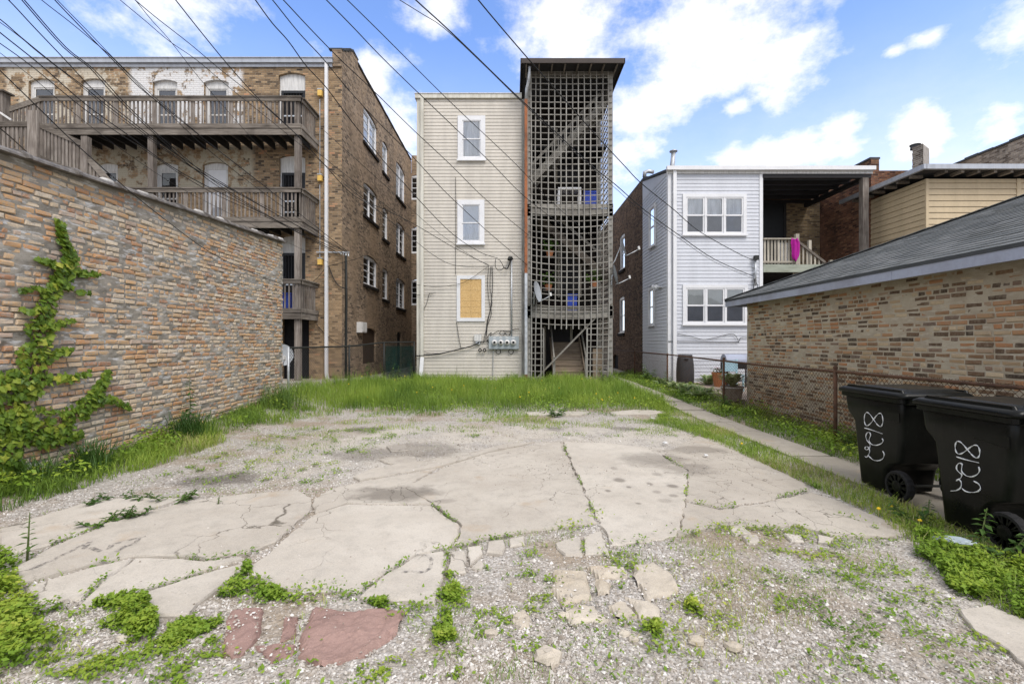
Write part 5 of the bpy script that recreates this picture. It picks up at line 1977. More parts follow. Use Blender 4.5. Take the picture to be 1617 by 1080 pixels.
while x < xe - .05:
    MB().box(x - .035, x + .035, WY + .012, WY + .04, zdk + .02, zrl - .037).build('baluster', M['porchwood'], WH)
    x += .125
MB().box(fy(1229, 0, WY)[0], fy(1247, 0, WY)[0], WY + .06, WY + .075, zdk + .03, zrl - .14).build('screen_board', M['oldwhite'], WH)
MB().box(xe - .06, xe + .06, WY - .06, WY + .06, zdk, zrl + .16).build('newel_post', M['porchwood'], WH)
a_, b_ = P_(1259, 381, WY), P_(1303, 415, WY)
MB().bar(a_, b_, .06, .08).build('handrail', M['wood_x'], WH)
for k in range(7):
    c_ = a_.lerp(b_, (k + .6) / 7)
    MB().box(c_.x - .03, c_.x + .03, WY + .02, WY + .05, zdk - .0, c_.z - .03).build('baluster', M['porchwood'], WH)
for px in (1281, 1315):
    xx = fy(px, 0, WY)[0]
    MB().box(xx - .05, xx + .05, WY + .06, WY + .16, zdk - 1.2, zdk + (.9 if px == 1281 else .18)).build('post', M['porchwood'], WH)
MB().bar(P_(1250, 424, WY + .3), P_(1275, 447, WY + .3), .05, .2).build('stringer', M['porchwood'], WH)
MB().bar(P_(1245, 428, WY + 1.1), P_(1290, 462, WY + 1.1), .05, .2).build('stringer', M['wood_x'], WH)
# vent pipe on the roof
vb = P_(1060, 262, 18.3)
vt = P_(1063.5, 241, 18.3)
vp = thing('roof_vent', 'galvanised vent pipe with a round cap on the white house roof', 'vent pipe', (vb.x, vb.y, WZ + .2))
MB().tube([(vb.x, vb.y, WZ + .25), vt], [.10, .085], 10).build('pipe', M['galv'], vp, smooth=True)
MB().lathe((vt.x, vt.y, vt.z), [(.05, -.01), (.15, .02), (.16, .05), (.06, .10), (.02, .11)], 14).build('cap', M['galv'], vp, smooth=True)
# service mast on the white wall
mx, mz = fy(1193, 410, WY - .1)
mz0 = fy(0, 452, WY)[1]
sm = thing('service_mast', 'grey service mast with dark head at the right edge of the white siding', 'service mast', (mx, WY - .08, mz0))
MB().tube([(mx, WY - .1, mz0), (mx, WY - .1, mz)], .035, 8).build('pipe', M['galv'], sm, smooth=True)
MB().box(mx - .06, mx + .08, WY - .2, WY - .06, mz - .02, mz + .14).build('head', M['blackpipe'], sm)
for pz in (422, 432, 442):
    zz = fy(0, pz, WY)[1]
    MB().box(mx - .09, mx + .09, WY - .07, WY - .033, zz - .015, zz + .015).build('bracket', M['galv'], sm)
wall_wire([(1066, 526), (1090, 531), (1110, 536), (1130, 533), (1155, 527), (1164, 534), (1166, 541), (1170, 533), (1180, 533)], WY - .06, .009, 'thin grey wire looping across the lower white siding')
wall_wire([(1055, 539), (1090, 539), (1130, 540), (1166, 540)], WY - .065, .012, 'straight dark wire along the lower white siding')
wall_wire([(1190, 440), (1196, 450), (1194, 460), (1190, 455), (1192, 440)], WY - .12, .012, 'coil of black cable below the service mast')
fl = thing('floodlight', 'twin white floodlight on the shaded side of the white house', 'floodlight', (wx0 - .1, fx(1046, 0, wx0)[0], 3.5))
for k, px in enumerate((1041, 1046)):
    y_, z_ = fx(px, 453, wx0)
    z_ = H + (CY - 453) * y_ / F
    MB().lathe((wx0 - .22, y_, z_), [(.03, 0.16), (.05, .1), (.085, 0), (.03, -.005)], 12, 'y').build('lamp_head', M['white'], fl, smooth=True)
MB().box(wx0 - .2, wx0 - .032, fx(1046, 0, wx0)[0] - .05, fx(1041, 0, wx0)[0] + .05, z_ - .02, z_ + .02).build('bracket', M['white'], fl)

# brick part of the same row behind the white siding
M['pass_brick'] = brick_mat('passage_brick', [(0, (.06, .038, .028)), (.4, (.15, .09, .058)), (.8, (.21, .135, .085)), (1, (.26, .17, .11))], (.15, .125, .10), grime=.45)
PBR = thing('brick_rear_house', 'dark brown brick house wall along the narrow passage behind the lattice', 'house', (wx0 + 2, 28, 0))
XS = wx0 + .05
pw = []
for (a, b, t, bm) in ((978.5, 986.5, 366, 424), (977.5, 986, 466, 526), (968, 976, 560, 600)):
    y0, y1 = fx(b, 0, XS)[0], fx(a, 0, XS)[0]
    pw.append((y0, y1, H + (CY - bm) * y0 / F, H + (CY - t) * y0 / F))
ztop = H + (CY - 283) * 20.4 / F
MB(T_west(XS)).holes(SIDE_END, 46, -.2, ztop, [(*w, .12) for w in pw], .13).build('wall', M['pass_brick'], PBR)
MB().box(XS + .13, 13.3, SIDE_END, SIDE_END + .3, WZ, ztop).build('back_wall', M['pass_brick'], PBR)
MB().box(XS, XS + .32, SIDE_END - .02, 46, ztop + .001, ztop + .08).build('coping', M['slate'], PBR)
for i, w in enumerate(pw):
    if i < 2:
        window(T_west(XS), PBR, w[0] + .002, w[1] - .002, w[2], w[3] - .05, 1, .13, -.03, fill=None, deep=.12)
        MB(T_west(XS)).box(w[0] - .08, w[1] + .08, .001, .08, w[2] - .14, w[2] - .003).build('stone_sill', M['darkbrick'], PBR)
    else:
        MB(T_west(XS)).box(w[0], w[1], -.12, -.1, w[2], w[3]).build('cellar_window', M['dark'], PBR)
sc_b = thing('roof_scupper', 'pale rounded metal flashing where white siding meets the brick parapet', 'flashing', (XS, SIDE_END, ztop))
MB().tube([(XS + .05, SIDE_END + .1, ztop + .08), (XS + .06, SIDE_END + .1, ztop + .28), (XS + .22, SIDE_END + .1, ztop + .34), (XS + .45, SIDE_END + .1, ztop + .30)], .09, 8).build('pipe', M['galv'], sc_b, smooth=True)

# ================================================================== TAN SIDED HOUSE (far right)
TX = 13.5
TYF = 15.3
TZ = fy(0, 283, TYF)[1]
TH = thing('tan_house', 'house with tan lap siding, wide eaves and a red brick side wall', 'house', (16, 15.5, 0))
TSW = T_west(TX)
ytl = fx(1376, 0, TX)[0]
y0w, y1w = fx(1437, 0, TX)[0], fx(1390, 0, TX)[0]
tw = (y0w, y1w, 2.9, H + (CY - 379) * y0w / F)
boards(TSW, TH, TYF + .02, ytl, 1.0, TZ - .0, .192, M['tan_siding'], [tw], .03, gap=.014)
MB().box(TX + .01, 24, TYF + .06, ytl + 6, 0, TZ).build('wall', M['tan_siding'], TH)
window(TSW, TH, *tw, 1, .09, .05, fill=None)
xtr = fy(1604, 0, TYF)[0]
boards(T_front(TYF), TH, TX + .06, xtr, 1.0, TZ, .192, M['tan_siding'], [], .03, gap=.014)
boards(T_front(TYF), TH, xtr + .13, xtr + 3, 1.0, TZ, .192, M['tan_siding'], [], .03, gap=.014)
MB().box(TX - .03, TX + .06, TYF - .04, TYF + .02, 1, TZ).build('corner_board', M['tan_siding'], TH)
MB().box(xtr, xtr + .13, TYF - .04, TYF + .05, 1, TZ).build('corner_board', M['tan_siding'], TH)
M['red_brick'] = brick_mat('red_side_brick', [(0, (.07, .03, .022)), (.3, (.17, .075, .045)), (.7, (.25, .115, .065)), (1, (.34, .18, .10))], (.14, .11, .09), grime=.45, soot=(.27, .15, .10))
rz = H + (CY - 272) * 19 / F
MB().box(TX, TX + .3, ytl + .01, 30, 0, rz).build('side_wall', M['red_brick'], TH)
MB().box(TX + .3, 19, ytl + 1.2, ytl + 1.5, 0, rz).build('upper_back_wall', M['red_brick'], TH)
MB().box(TX - .04, TX + .34, ytl + .01, 30, rz + .001, rz + .07).build('coping', M['slate'], TH)
ez = TZ + .20
ox, oy = .42, .42
MB().box(TX - ox, 25, TYF - oy, ytl + .45, ez - .01, ez + .09).build('roof', M['slate'], TH)
MB().box(TX - ox - .02, 25, TYF - oy - .10, TYF - oy - .003, ez - .05, ez + .10).build('gutter', M['gutter'], TH)
MB().box(TX - ox - .10, TX - ox - .003, TYF - oy - .10, ytl + 1.0, ez - .05, ez + .10).build('gutter', M['gutter'], TH)
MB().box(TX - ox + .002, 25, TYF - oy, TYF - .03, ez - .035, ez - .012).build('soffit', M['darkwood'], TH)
for k in range(12):
    x = TX + .25 + k * .52
    MB().box(x, x + .09, TYF - oy + .02, TYF - .005, ez - .13, ez - .036).build('rafter_tail', M['wood_y'], TH)
for k in range(6):
    y = TYF + .1 + k * .52
    MB().box(TX - ox + .02, TX - .005, y, y + .09, ez - .13, ez - .036).build('rafter_tail', M['wood_y'], TH)
# chimney on its roof
c0, c1, c2 = P_(1442, 230, 18), P_(1457, 228, 17.7), P_(1472, 230, 18)
ch = thing('brick_chimney', 'square brick chimney with a clay pot above the tan eaves', 'chimney', (c1.x, 18, 7))
M['chim'] = brick_mat('chimney_brick', [(0, (.10, .075, .06)), (1, (.36, .31, .26))], (.40, .38, .34), grime=.3)
M['chim2'] = plain('chimney_render', (.36, .33, .30), .95, .15, 8, bump=.3)
mb = MB()
A0, A1, A2 = (c0.x, 18.05), (c1.x, 17.7), (c2.x, 18.15)
A3 = (c0.x + c2.x - c1.x, 18.5)
zc = P_(1457, 230, 17.8).z
k = 0
z = 6.9
while z < zc:
    s_ = .008 * ((k * 5) % 3)
    rg = [[(x + (s_ if i in (0, 3) else -s_), y, zz) for i, (x, y) in enumerate((A0, A1, A2, A3))] for zz in (z, z + .072)]
    mb.loft(rg)
    z += .078
    k += 1
mb.build('stack', M['chim'], ch)
MB().add([], [])
MB().loft([[(A1[0] + .015, A1[1] - .012, 6.9), (A2[0] + .012, A2[1] - .012, 6.9), (A2[0] + .012, A2[1] - .012, zc + .01), (A1[0] + .015, A1[1] - .012, zc + .01)],
           [(A1[0] + .01, A1[1] - .0, 6.9), (A2[0] + .0, A2[1] + .0, 6.9), (A2[0] + .0, A2[1] + .0, zc + .005), (A1[0] + .01, A1[1] + .0, zc + .005)]]).build('render_face', M['chim2'], ch)
MB().lathe((c1.x + .06, 18.1, zc), [(.16, -.02), (.15, .10), (.18, .12), (.18, .15), (.14, .15)], 14).build('chimney_pot', M['slate'], ch)
# far right building
FB = thing('far_brick_building', 'tall pale brick building side wall rising at the far right', 'building', (20, 22, 0))
M['far_brick'] = brick_mat('pale_sooty_brick', [(0, (.12, .09, .07)), (.4, (.30, .25, .20)), (1, (.45, .38, .31))], (.30, .27, .24), grime=.5, soot=(.33, .26, .20))
fz = H + (CY - 217) * 20 * F / (1617 - CX) / F
MB().box(20, 32, 17.0, 44, 0, fz).build('wall', M['far_brick'], FB)
for k in range(30):
    y = 17.0 + k * .62
    MB().box(19.95, 20.36, y, y + .6, fz + .001, fz + .07 + .02 * (k % 3)).build('coping_tile', M['slate'], FB)

# ================================================================== CHAIN-LINK FENCES
def chain_link(parent, p, q, z0, z1, mat, pitch=.072, r=.0022, wob=0, seed=1, name='wire_mesh'):
    """woven diamonds between two points in plan; each wire a thin three-sided rod"""
    p, q = Vector((p[0], p[1], 0)), Vector((q[0], q[1], 0))
    L = (q - p).length
    d = (q - p).normalized()
    n_ = Vector((-d.y, d.x, 0))
    hgt = z1 - z0
    V, Fc = [], []
    off = wl(parent)
    ks = np.arange(-hgt, L, pitch)
    for sgn in (1, -1):
        for s0 in ks:
            a, b = max(0.0, s0), min(L, s0 + hgt)
            if b - a < .02: continue
            for (u0, u1) in [(a, b)]:
                if sgn > 0: za, zb = z0 + (u0 - s0), z0 + (u1 - s0)
                else: za, zb = z1 - (u0 - s0), z1 - (u1 - s0)
                m_ = 3
                ring = []
                for t in range(m_ + 1):
                    u = u0 + (u1 - u0) * t / m_
                    z = za + (zb - za) * t / m_
                    bul = wob * math.sin(u * 1.7 + seed) * math.sin(math.pi * (z - z0) / hgt)
                    c_ = p + d * u + n_ * (bul + sgn * r * .6) + Vector((0, 0, z))
                    ring.append(c_)
                b0 = len(V)
                for c_ in ring:
                    for (e1, e2) in ((r, 0), (-r * .5, r * .87), (-r * .5, -r * .87)):
                        V.append(c_ + d * e1 * .7 + Vector((0, 0, -sgn * e1 * .7)) + n_ * e2 - off)
                for t in range(m_):
                    for e in range(3):
                        Fc.append((b0 + t * 3 + e, b0 + t * 3 + (e + 1) % 3, b0 + t * 3 + 3 + (e + 1) % 3, b0 + t * 3 + 3 + e))
    me = mesh_q(name, [tuple(v) for v in V], Fc)
    link(name, me, mat, parent)


RFX = 5.1
RF = thing('chain_link_fence', 'rusty chain-link fence running along the path beside the brick garage', 'fence', (RFX, 10, 0))
posts = [3.4, 7.4, 11.3, 15.4, 19.5]
for i, y in enumerate(posts):
    zt = 1.16
    MB().tube([(RFX, y, -.1), (RFX, y, zt + .02)], .028, 8).build('post', M['rust'], RF, smooth=True)
    MB().lathe((RFX, y, zt + .02), [(.034, 0), (.034, .03), (.015, .05)], 8).build('post_cap', M['rust'], RF)
MB().tube([(RFX, .5, 1.14), (RFX, 3.4, 1.142), (RFX, 7.4, 1.135), (RFX - .01, 9.5, 1.125), (RFX, 11.3, 1.145), (RFX, 15.4, 1.19), (RFX, 19.5, 1.20), (RFX, 23, 1.2)], .021, 8).build('top_rail', M['rust'], RF, smooth=True)
for a, b in zip([.5] + posts, posts):
    if b <= a: continue
    chain_link(RF, (RFX + .03, a), (RFX + .03, b), .04, 1.17, M['rust'], .078 if b < 12 else .1, .0032 if b < 12 else .0018, .03, int(a * 3))

LF = thing('chain_link_fence', 'black chain-link fence with green screen between the garage end and beige house', 'fence', (-5, 14, 0))
lp = [(-5.72, 12.0), (-5.1, 14.7), (-4.42, 16.2), (-3.62, 17.35)]
tops = [1.47, 1.52, 1.60, 1.62]
for (x, y), zt in zip(lp, tops):
    MB().tube([(x, y, -.05), (x, y, zt)], .03, 8).build('post', M['galv'] if x < -5.5 else M['blackpipe'], LF, smooth=True)
MB().tube(smooth_path([(x, y, zt - .02 + (.0 if i != 1 else -.03)) for i, ((x, y), zt) in enumerate(zip(lp, tops))], 5), .024, 8).build('top_rail', M['blackpipe'], LF, smooth=True)
for i in range(3):
    chain_link(LF, lp[i], lp[i + 1], .15, min(tops[i], tops[i + 1]) - .03, M['blackpipe'], .09, .0042, .02, i, )
sv = MB()
n_ = 20
vs = []
for k in range(n_ + 1):
    t = k / n_
    x, y = lp[2][0] + (lp[3][0] - lp[2][0]) * t, lp[2][1] + (lp[3][1] - lp[2][1]) * t
    w_ = .02 * math.sin(k * 1.3)
    vs += [(x + .03 + w_, y + .05 - w_, .1), (x + .03, y + .05, 1.45)]
sv.add(vs, [(2 * k, 2 * k + 2, 2 * k + 3, 2 * k + 1) for k in range(n_)])
sv.build('privacy_screen', M['screen'], LF, smooth=True)

# ================================================================== TRASH BINS
def rrect(x0, x1, y0, y1, z, r=.05, n=4):
    pts = []
    for (cx, cy, a0) in ((x1 - r, y1 - r, 0), (x0 + r, y1 - r, 90), (x0 + r, y0 + r, 180), (x1 - r, y0 + r, 270)):
        for k in range(n + 1):
            a = R(a0 + 90 * k / n)
            pts.append((cx + r * math.cos(a), cy + r * math.sin(a), z))
    return pts


def bevel(o, w=.006, seg=2):
    md = o.modifiers.new('bevel', 'BEVEL')
    md.width = w
    md.segments = seg
    md.limit_method = 'ANGLE'
    md.angle_limit = R(35)
    return o


def side_x(z):
    return -np.interp(z, [.03, .70, .80, 1.0], [.255, .295, .312, .325])


def make_bin(label, loc, strokes, rot=0):
    t = thing('trash_bin', label, 'trash bin', loc, 'wheeled trash bins standing on the path')
    b = MB()
    # the body with its stepped front (towards +Y) and a cut-away for the wheels at the back
    prof = [(.03, .255, .27, -.10), (.26, .268, .285, -.13), (.33, .272, .29, -.20), (.37, .275, .292, -.30), (.60, .288, .308, -.335), (.70, .295, .315, -.345), (.735, .30, .335, -.352), (.79, .311, .385, -.36), (.83, .314, .40, -.365), (1.0, .325, .415, -.385)]
    rings = [rrect(-w, w, yb, yf, z, .055, 5) for z, w, yf, yb in prof]
    b.loft(rings)
    o = b.build('body', M['plastic'], t, smooth=True, local=True)
    bevel(o, .004, 1)
    o.data.polygons.foreach_set('use_smooth', [True] * len(o.data.polygons))
    # lip below the lid
    l = MB()
    l.loft([rrect(-.335, .335, -.395, .43, .965, .06, 5), rrect(-.352, .352, -.41, .447, .972, .06, 5), rrect(-.352, .352, -.41, .447, 1.012, .06, 5), rrect(-.33, .33, -.39, .425, 1.014, .06, 5)])
    l.build('rim', M['plastic'], t, smooth=False, local=True)
    # lid: shell with a raised middle panel and side shoulders
    d = MB()
    d.loft([rrect(-.358, .358, -.43, .462, 1.016, .06, 5), rrect(-.368, .368, -.44, .475, 1.022, .06, 5), rrect(-.366, .366, -.44, .472, 1.05, .06, 5), rrect(-.335, .335, -.42, .44, 1.075, .06, 5), rrect(-.28, .28, -.40, .38, 1.085, .06, 5)])
    lid = d.build('lid', M['plastic'], t, smooth=True, local=True)
    MB().loft([rrect(-.27, .27, -.36, .25, 1.083, .03), rrect(-.235, .235, -.34, .215, 1.105, .03)]).build('lid_panel', M['plastic'], lid, local=True)
    for s in (-1, 1):
        MB().loft([rrect(s * .31 - .022, s * .31 + .022, -.40, .38, 1.070, .02, 3), rrect(s * .31 - .014, s * .31 + .014, -.38, .35, 1.100, .014, 3)]).build('lid_ridge', M['plastic'], lid, local=True)
    # handle bar and hinge lugs at the back
    MB().tube([(-.30, -.50, 1.0), (.30, -.50, 1.0)], .018, 8).build('handle_bar', M['plastic'], t, local=True)
    for s in (-.27, 0, .27):
        MB().bar((s, -.38, .985), (s, -.505, 1.0), .04, .05).build('handle_bracket', M['plastic'], t, local=True)
    # grip pockets on the sides, front catch bar
    for s in (-1, 1):
        MB().loft([[(s * .300, -.34 + q_, .86 + .05 * math.sin(a) * (1 if True else 0)) for q_, a in ((0, 0), (.30, .2))] + [(s * .300, -.04, .80), (s * .300, -.34, .78)],
                   [(s * .318, -.345, .87), (s * .318, -.05, .86), (s * .318, -.08, .81), (s * .318, -.345, .785)]]).build('grip', M['plastic'], t, local=True)
    # axle, wheels with spokes and tread
    MB().tube([(-.26, -.30, .15), (.26, -.30, .15)], .013, 8).build('axle', M['blackpipe'], t, local=True)
    for s in (-1, 1):
        wx = s * .275
        w = MB().lathe((wx, -.30, .15), [(.03, -.034), (.05, -.034), (.05, .034), (.03, .034)], 20, 'x').build('wheel', M['plastic'], t, local=True)
        ty = MB()
        n_ = 36
        vs, fs = [], []
        prof2 = [(.118, -.034), (.140, -.036), (.150, -.022), (.150, .022), (.140, .036), (.118, .034)]
        for k in range(n_):
            a = 2 * math.pi * k / n_
            for j, (r_, h_) in enumerate(prof2):
                rr = r_ - (.005 if (k % 2 and j in (2, 3)) else 0)
                vs.append((wx + h_, -.30 + rr * math.cos(a), .15 + rr * math.sin(a)))
        m_ = len(prof2)
        for k in range(n_):
            for j in range(m_):
                fs.append((k * m_ + j, k * m_ + (j + 1) % m_, ((k + 1) % n_) * m_ + (j + 1) % m_, ((k + 1) % n_) * m_ + j))
        ty.add(vs, fs)
        ty.build('tyre', M['rubber'], w, local=True)
        rm = MB()
        for k in range(10):
            a = 2 * math.pi * k / 10
            for da in (-.06, .06):
                rm.bar((wx + s * .022, -.30 + .045 * math.cos(a), .15 + .045 * math.sin(a)), (wx + s * .022, -.30 + .119 * math.cos(a + da * 2), .15 + .119 * math.sin(a + da * 2)), .011, .02, (1, 0, 0))
        rm.lathe((wx + s * .005, -.30, .15), [(.119, -.02), (.119, .02), (.108, .02), (.108, -.02)], 30, 'x')
        rm.build('rim', M['plastic'], w, local=True)
        MB().lathe((wx + s * .02, -.30, .15), [(.055, -.03), (.055, .016), (.03, .024)] if s > 0 else [(.03, -.024), (.055, -.016), (.055, .03)], 16, 'x').build('hub_cap', M['plastic'], w, local=True)
    # hand-painted number on the yard side, written downwards
    loc = Vector(loc)
    num = MB()
    for st in strokes:
        P = []
        for (px, py) in st:
            X = loc.x - .29
            for _ in range(3):
                Y = X * F / (px - CX)
                z = H - (py - CY) / F * Y
                X = loc.x + float(side_x(z - loc.z))
            P.append(Vector((X - loc.x - .003, Y - loc.y, z - loc.z)))
        P = smooth_path(P, 4)
        num.tube(P, [.0042 * (1 + .45 * math.sin(i * .7)) for i in range(len(P))], 5)
    num.build('painted_number', M['chalk'], t, smooth=True, local=True)
    t.rotation_euler.z = rot
    return t


def crop(pts, ox=1320, oy=590, s=3.6):
    return [(ox + x / s, oy + y / s) for x, y in pts]


def eight(cx, cy, a, b, tilt=0):
    return [(cx + a * math.sin(t), cy + b * math.sin(2 * t) * 1.0 + tilt * a * math.sin(t)) for t in [2 * math.pi * k / 22 + .3 for k in range(23)]]


ST1 = [crop(eight(216, 260, 53, 38, .06)), crop([(164, 308), (200, 318), (266, 341)]),
       crop([(264, 368), (270, 380), (262, 395), (240, 405), (215, 405), (198, 395), (190, 375), (199, 350), (193, 334), (180, 336), (172, 355), (178, 378), (190, 392), (196, 408), (190, 425), (176, 432), (167, 425), (172, 415), (186, 418), (194, 440), (186, 462), (176, 474), (165, 468)]),
       crop([(268, 440), (276, 458), (268, 482), (245, 494), (215, 490), (195, 474), (184, 462)])]
ST2 = [crop(eight(750, 431, 70, 36, .22)), crop([(688, 472), (740, 488), (815, 506)]),
       crop([(814, 528), (819, 550), (805, 572), (775, 585), (745, 580), (722, 562), (716, 540), (720, 515), (704, 508), (690, 522), (690, 545), (705, 562), (718, 572), (712, 592), (695, 602), (686, 610), (698, 600), (714, 615), (712, 645), (690, 662), (655, 666)]),
       crop([(786, 610), (812, 625), (824, 648), (810, 668), (775, 674), (740, 668), (718, 650)])]
make_bin('black wheeled bin with painted 8122, the one farther along the path by the fence post', (4.10, 4.93, .03), ST1)
make_bin('black wheeled bin with painted 8122, the nearer one cut by the picture edge', (3.98, 3.80, .03), ST2)

# ================================================================== PATIO THINGS
rb = P_(1083.5, 606, 16.0)
B = thing('rain_barrel', 'charcoal plastic rain barrel against the white siding', 'rain barrel', (rb.x, 16.1, .155))
zt = fy(0, 560, 16.0)[1]
hh = zt - .155
MB().lathe((rb.x, 16.1, .155), [(.26, 0), (.285, .04), (.295, hh * .3), (.292, hh * .5), (.28, hh * .72), (.255, hh * .88), (.235, hh * .94), (.20, hh * .94)], 28).build('body', M['barrel'], B, smooth=True)
MB().lathe((rb.x, 16.1, .155 + hh * .94), [(.236, 0), (.24, .03), (.225, .06), (.1, .065)], 24).build('lid', M['barrel'], B, smooth=False)
MB().bar((rb.x - .12, 15.83, .155 + hh * .85), (rb.x + .0, 15.81, .155 + hh * .85), .05, .05).build('spout', M['dark'], B)
fp = P_(1137, 605, 15.2)
FPx = fp.x
Fp = thing('flower_pot', 'ribbed terracotta pot of red flowers beside the white house', 'flower pot', (FPx, 15.2, .155))
zt = fy(0, 588, 15.2)[1]
n_ = 36
rings = []
for (r_, z_) in ((.17, .155), (.235, zt - .06), (.255, zt - .06), (.255, zt), (.23, zt)):
    rings.append([(FPx + (r_ + (.008 if k % 2 else 0)) * math.cos(2 * math.pi * k / n_), 15.2 + (r_ + (.008 if k % 2 else 0)) * math.sin(2 * math.pi * k / n_), z_) for k in range(n_)])
MB().loft(rings).build('pot', M['terracotta'], Fp)
MB().lathe((FPx, 15.2, zt - .02), [(.22, 0), (.1, .03)], 14).build('soil', M['soil'], Fp)
M['petal'] = plain('red_petals', (.55, .07, .08), .7, .15, 30)
M['petal_dark'] = plain('dark_violet_petals', (.03, .012, .05), .7, .1, 30)
fr = random.Random(5)
for k in range(16):
    a, rr = fr.uniform(0, 6.28), fr.uniform(.03, .27)
    c = Vector((FPx + rr * math.cos(a), 15.2 + rr * math.sin(a), zt + fr.uniform(.05, .17)))
    f = MB()
    for j in range(5):
        b_ = 2 * math.pi * j / 5 + a
        o1 = Vector((math.cos(b_), math.sin(b_), .3)) * .045
        o2 = Vector((-math.sin(b_), math.cos(b_), 0)) * .024
        f.quad(c, c + o1 * .6 + o2, c + o1, c + o1 * .6 - o2)
    f.build('flower', M['petal_dark'] if c.x < FPx - .17 else M['petal'], Fp)
lv = MB()
for k in range(110):
    a, rr = fr.uniform(0, 6.28), fr.uniform(.02, .28)
    p = Vector((FPx + rr * math.cos(a), 15.2 + rr * math.sin(a), zt + fr.uniform(-.02, .13)))
    d1 = Vector((fr.uniform(-1, 1), fr.uniform(-1, 1), fr.uniform(-.3, .8))).normalized() * .035
    d2 = d1.cross(Vector((fr.uniform(-1, 1), fr.uniform(-1, 1), 1))).normalized() * .02
    lv.quad(p - d1, p + d2, p + d1, p - d2)
lv.build('foliage', M['leafpart'], Fp)
# stone planter by the garage corner
pl = P_(1160, 640, 11.6)
PLx, PLy = 5.42, 11.55
Pl = thing('stone_planter', 'round stone planter full of variegated hosta at the garage corner', 'planter', (PLx, PLy, .05))
MB().lathe((PLx, PLy, .04), [(.18, 0), (.19, .05), (.15, .09), (.2, .12), (.245, .40), (.25, .42), (.265, .43), (.265, .475), (.235, .475)], 24).build('pot', M['stonepot'], Pl, smooth=False)
MB().lathe((PLx, PLy, .47), [(.25, 0), (.268, .012), (.268, .03), (.235, .032)], 24).build('rim', M['oldwhite'], Pl, smooth=False)
MB().lathe((PLx, PLy, .47), [(.235, 0), (.1, .03)], 14).build('soil', M['soil'], Pl)
# table and chair by the garage corner
tb = P_(1168, 600, 13.8)
tX = 6.55
Tb = thing('patio_chair', 'pale blue metal patio chair standing beside the garage corner', 'chair', (tX, 13.9, .155))
for (x, y) in ((tX - .2, 13.7), (tX + .2, 13.7), (tX - .2, 14.1), (tX + .2, 14.1)):
    MB().box(x - .025, x + .025, y - .02, y + .02, .155, 1.08 if y > 14 else .62).build('leg', M['lightblue'], Tb)
MB().box(tX - .24, tX + .24, 13.68, 14.12, .60, .64).build('seat', M['lightblue'], Tb)
MB().box(tX - .22, tX - .08, 13.66, 13.675, .28, .60).build('side_panel', M['lightblue'], Tb)
MB().box(tX - .22, tX + .22, 14.09, 14.11, .72, 1.05).build('backrest', M['lightblue'], Tb)
Gr = thing('barbecue_grill', 'dark grill with grey hood beside the garage corner', 'grill', (7.15, 14.9, .155))
gx_ = 7.15
MB().box(gx_ - .4, gx_ + .45, 14.75, 15.2, .75, .95).build('firebox', M['black'], Gr)
rings = []
for (yy_, k) in ((gx_ - .4, 0), (gx_ + .45, 1)):
    rings.append([(yy_, 14.98 + .24 * math.cos(a), .955 + .26 * math.sin(a)) for a in [math.pi * j / 8 for j in range(9)]])
MB().loft(rings).build('hood', M['fascia'], Gr)
for (x, y) in ((gx_ - .36, 14.8), (gx_ + .4, 14.8), (gx_ - .36, 15.15), (gx_ + .4, 15.15)):
    MB().box(x - .02, x + .02, y - .02, y + .02, .155, .748).build('leg', M['black'], Gr)
MB().box(gx_ - .38, gx_ + .42, 14.8, 15.15, .35, .37).build('shelf', M['black'], Gr)

# magenta garment on the porch newel
gm = MB()
gc = P_(1256, 378, WY - .1)
vs, fs = [], []
nu, nv = 12, 14
for j in range(nv + 1):
    t = j / nv
    hw = np.interp(t, [0, .15, .5, .8, 1], [.10, .17, .15, .13, .03])
    cxx_ = gc.x - .02 + .05 * math.sin(t * 3)
    for i in range(nu + 1):
        u = i / nu * 2 - 1
        fold = .03 * math.sin(u * 7 + t * 2) * (1 - .3 * t)
        top = .09 * (abs(u) - .5) if j == 0 else 0
        vs.append((cxx_ + u * hw, WY - .115 + fold + .04 * u * u, gc.z + .02 + top - t * .78 - .05 * math.sin(u * 3) * t))
for j in range(nv):
    for i in range(nu):
        a = j * (nu + 1) + i
        fs.append((a, a + 1, a + nu + 2, a + nu + 1))
gm.add(vs, fs)
o = gm.build('hanging_garment', M['purple'], None, smooth=True)
o.modifiers.new('cloth thickness', 'SOLIDIFY').thickness = .012
tag(o, 'magenta garment hung over the porch railing post of the white house', 'garment')

# ================================================================== VEGETATION
M['grass'] = leaf_mat('grass_blades', [(0, (.075, .145, .028)), (.3, (.15, .255, .04)), (.65, (.22, .34, .05)), (.88, (.29, .39, .08)), (1, (.40, .39, .19))], .55, .35)
M['clover'] = leaf_mat('ground_cover', [(0, (.07, .15, .018)), (.5, (.15, .26, .026)), (.9, (.25, .34, .04)), (1, (.34, .39, .07))], .5, .3)
M['weed'] = leaf_mat('weed_leaves', [(0, (.035, .09, .02)), (.6, (.07, .15, .03)), (1, (.12, .20, .045))], .5, .3)
M['weedp'] = leaf_mat('weed_leaves_single', [(0, (.04, .10, .02)), (1, (.10, .18, .04))], .5, .3, attr=False)
M['hosta'] = leaf_mat('hosta_leaves', [(0, (.09, .17, .05)), (.5, (.17, .26, .09)), (.8, (.34, .40, .22)), (1, (.5, .53, .36))], .5, .3)
M['ivy_s'] = leaf_mat('ivy_leaves_mass', [(0, (.055, .11, .014)), (.5, (.11, .19, .02)), (.85, (.19, .26, .03)), (1, (.30, .33, .05))], .42, .25)
M['ivy_p'] = leaf_mat('ivy_leaf', [(0, (.055, .11, .014)), (.5, (.115, .195, .02)), (.85, (.20, .27, .032)), (1, (.31, .34, .05))], .42, .25, attr=False)
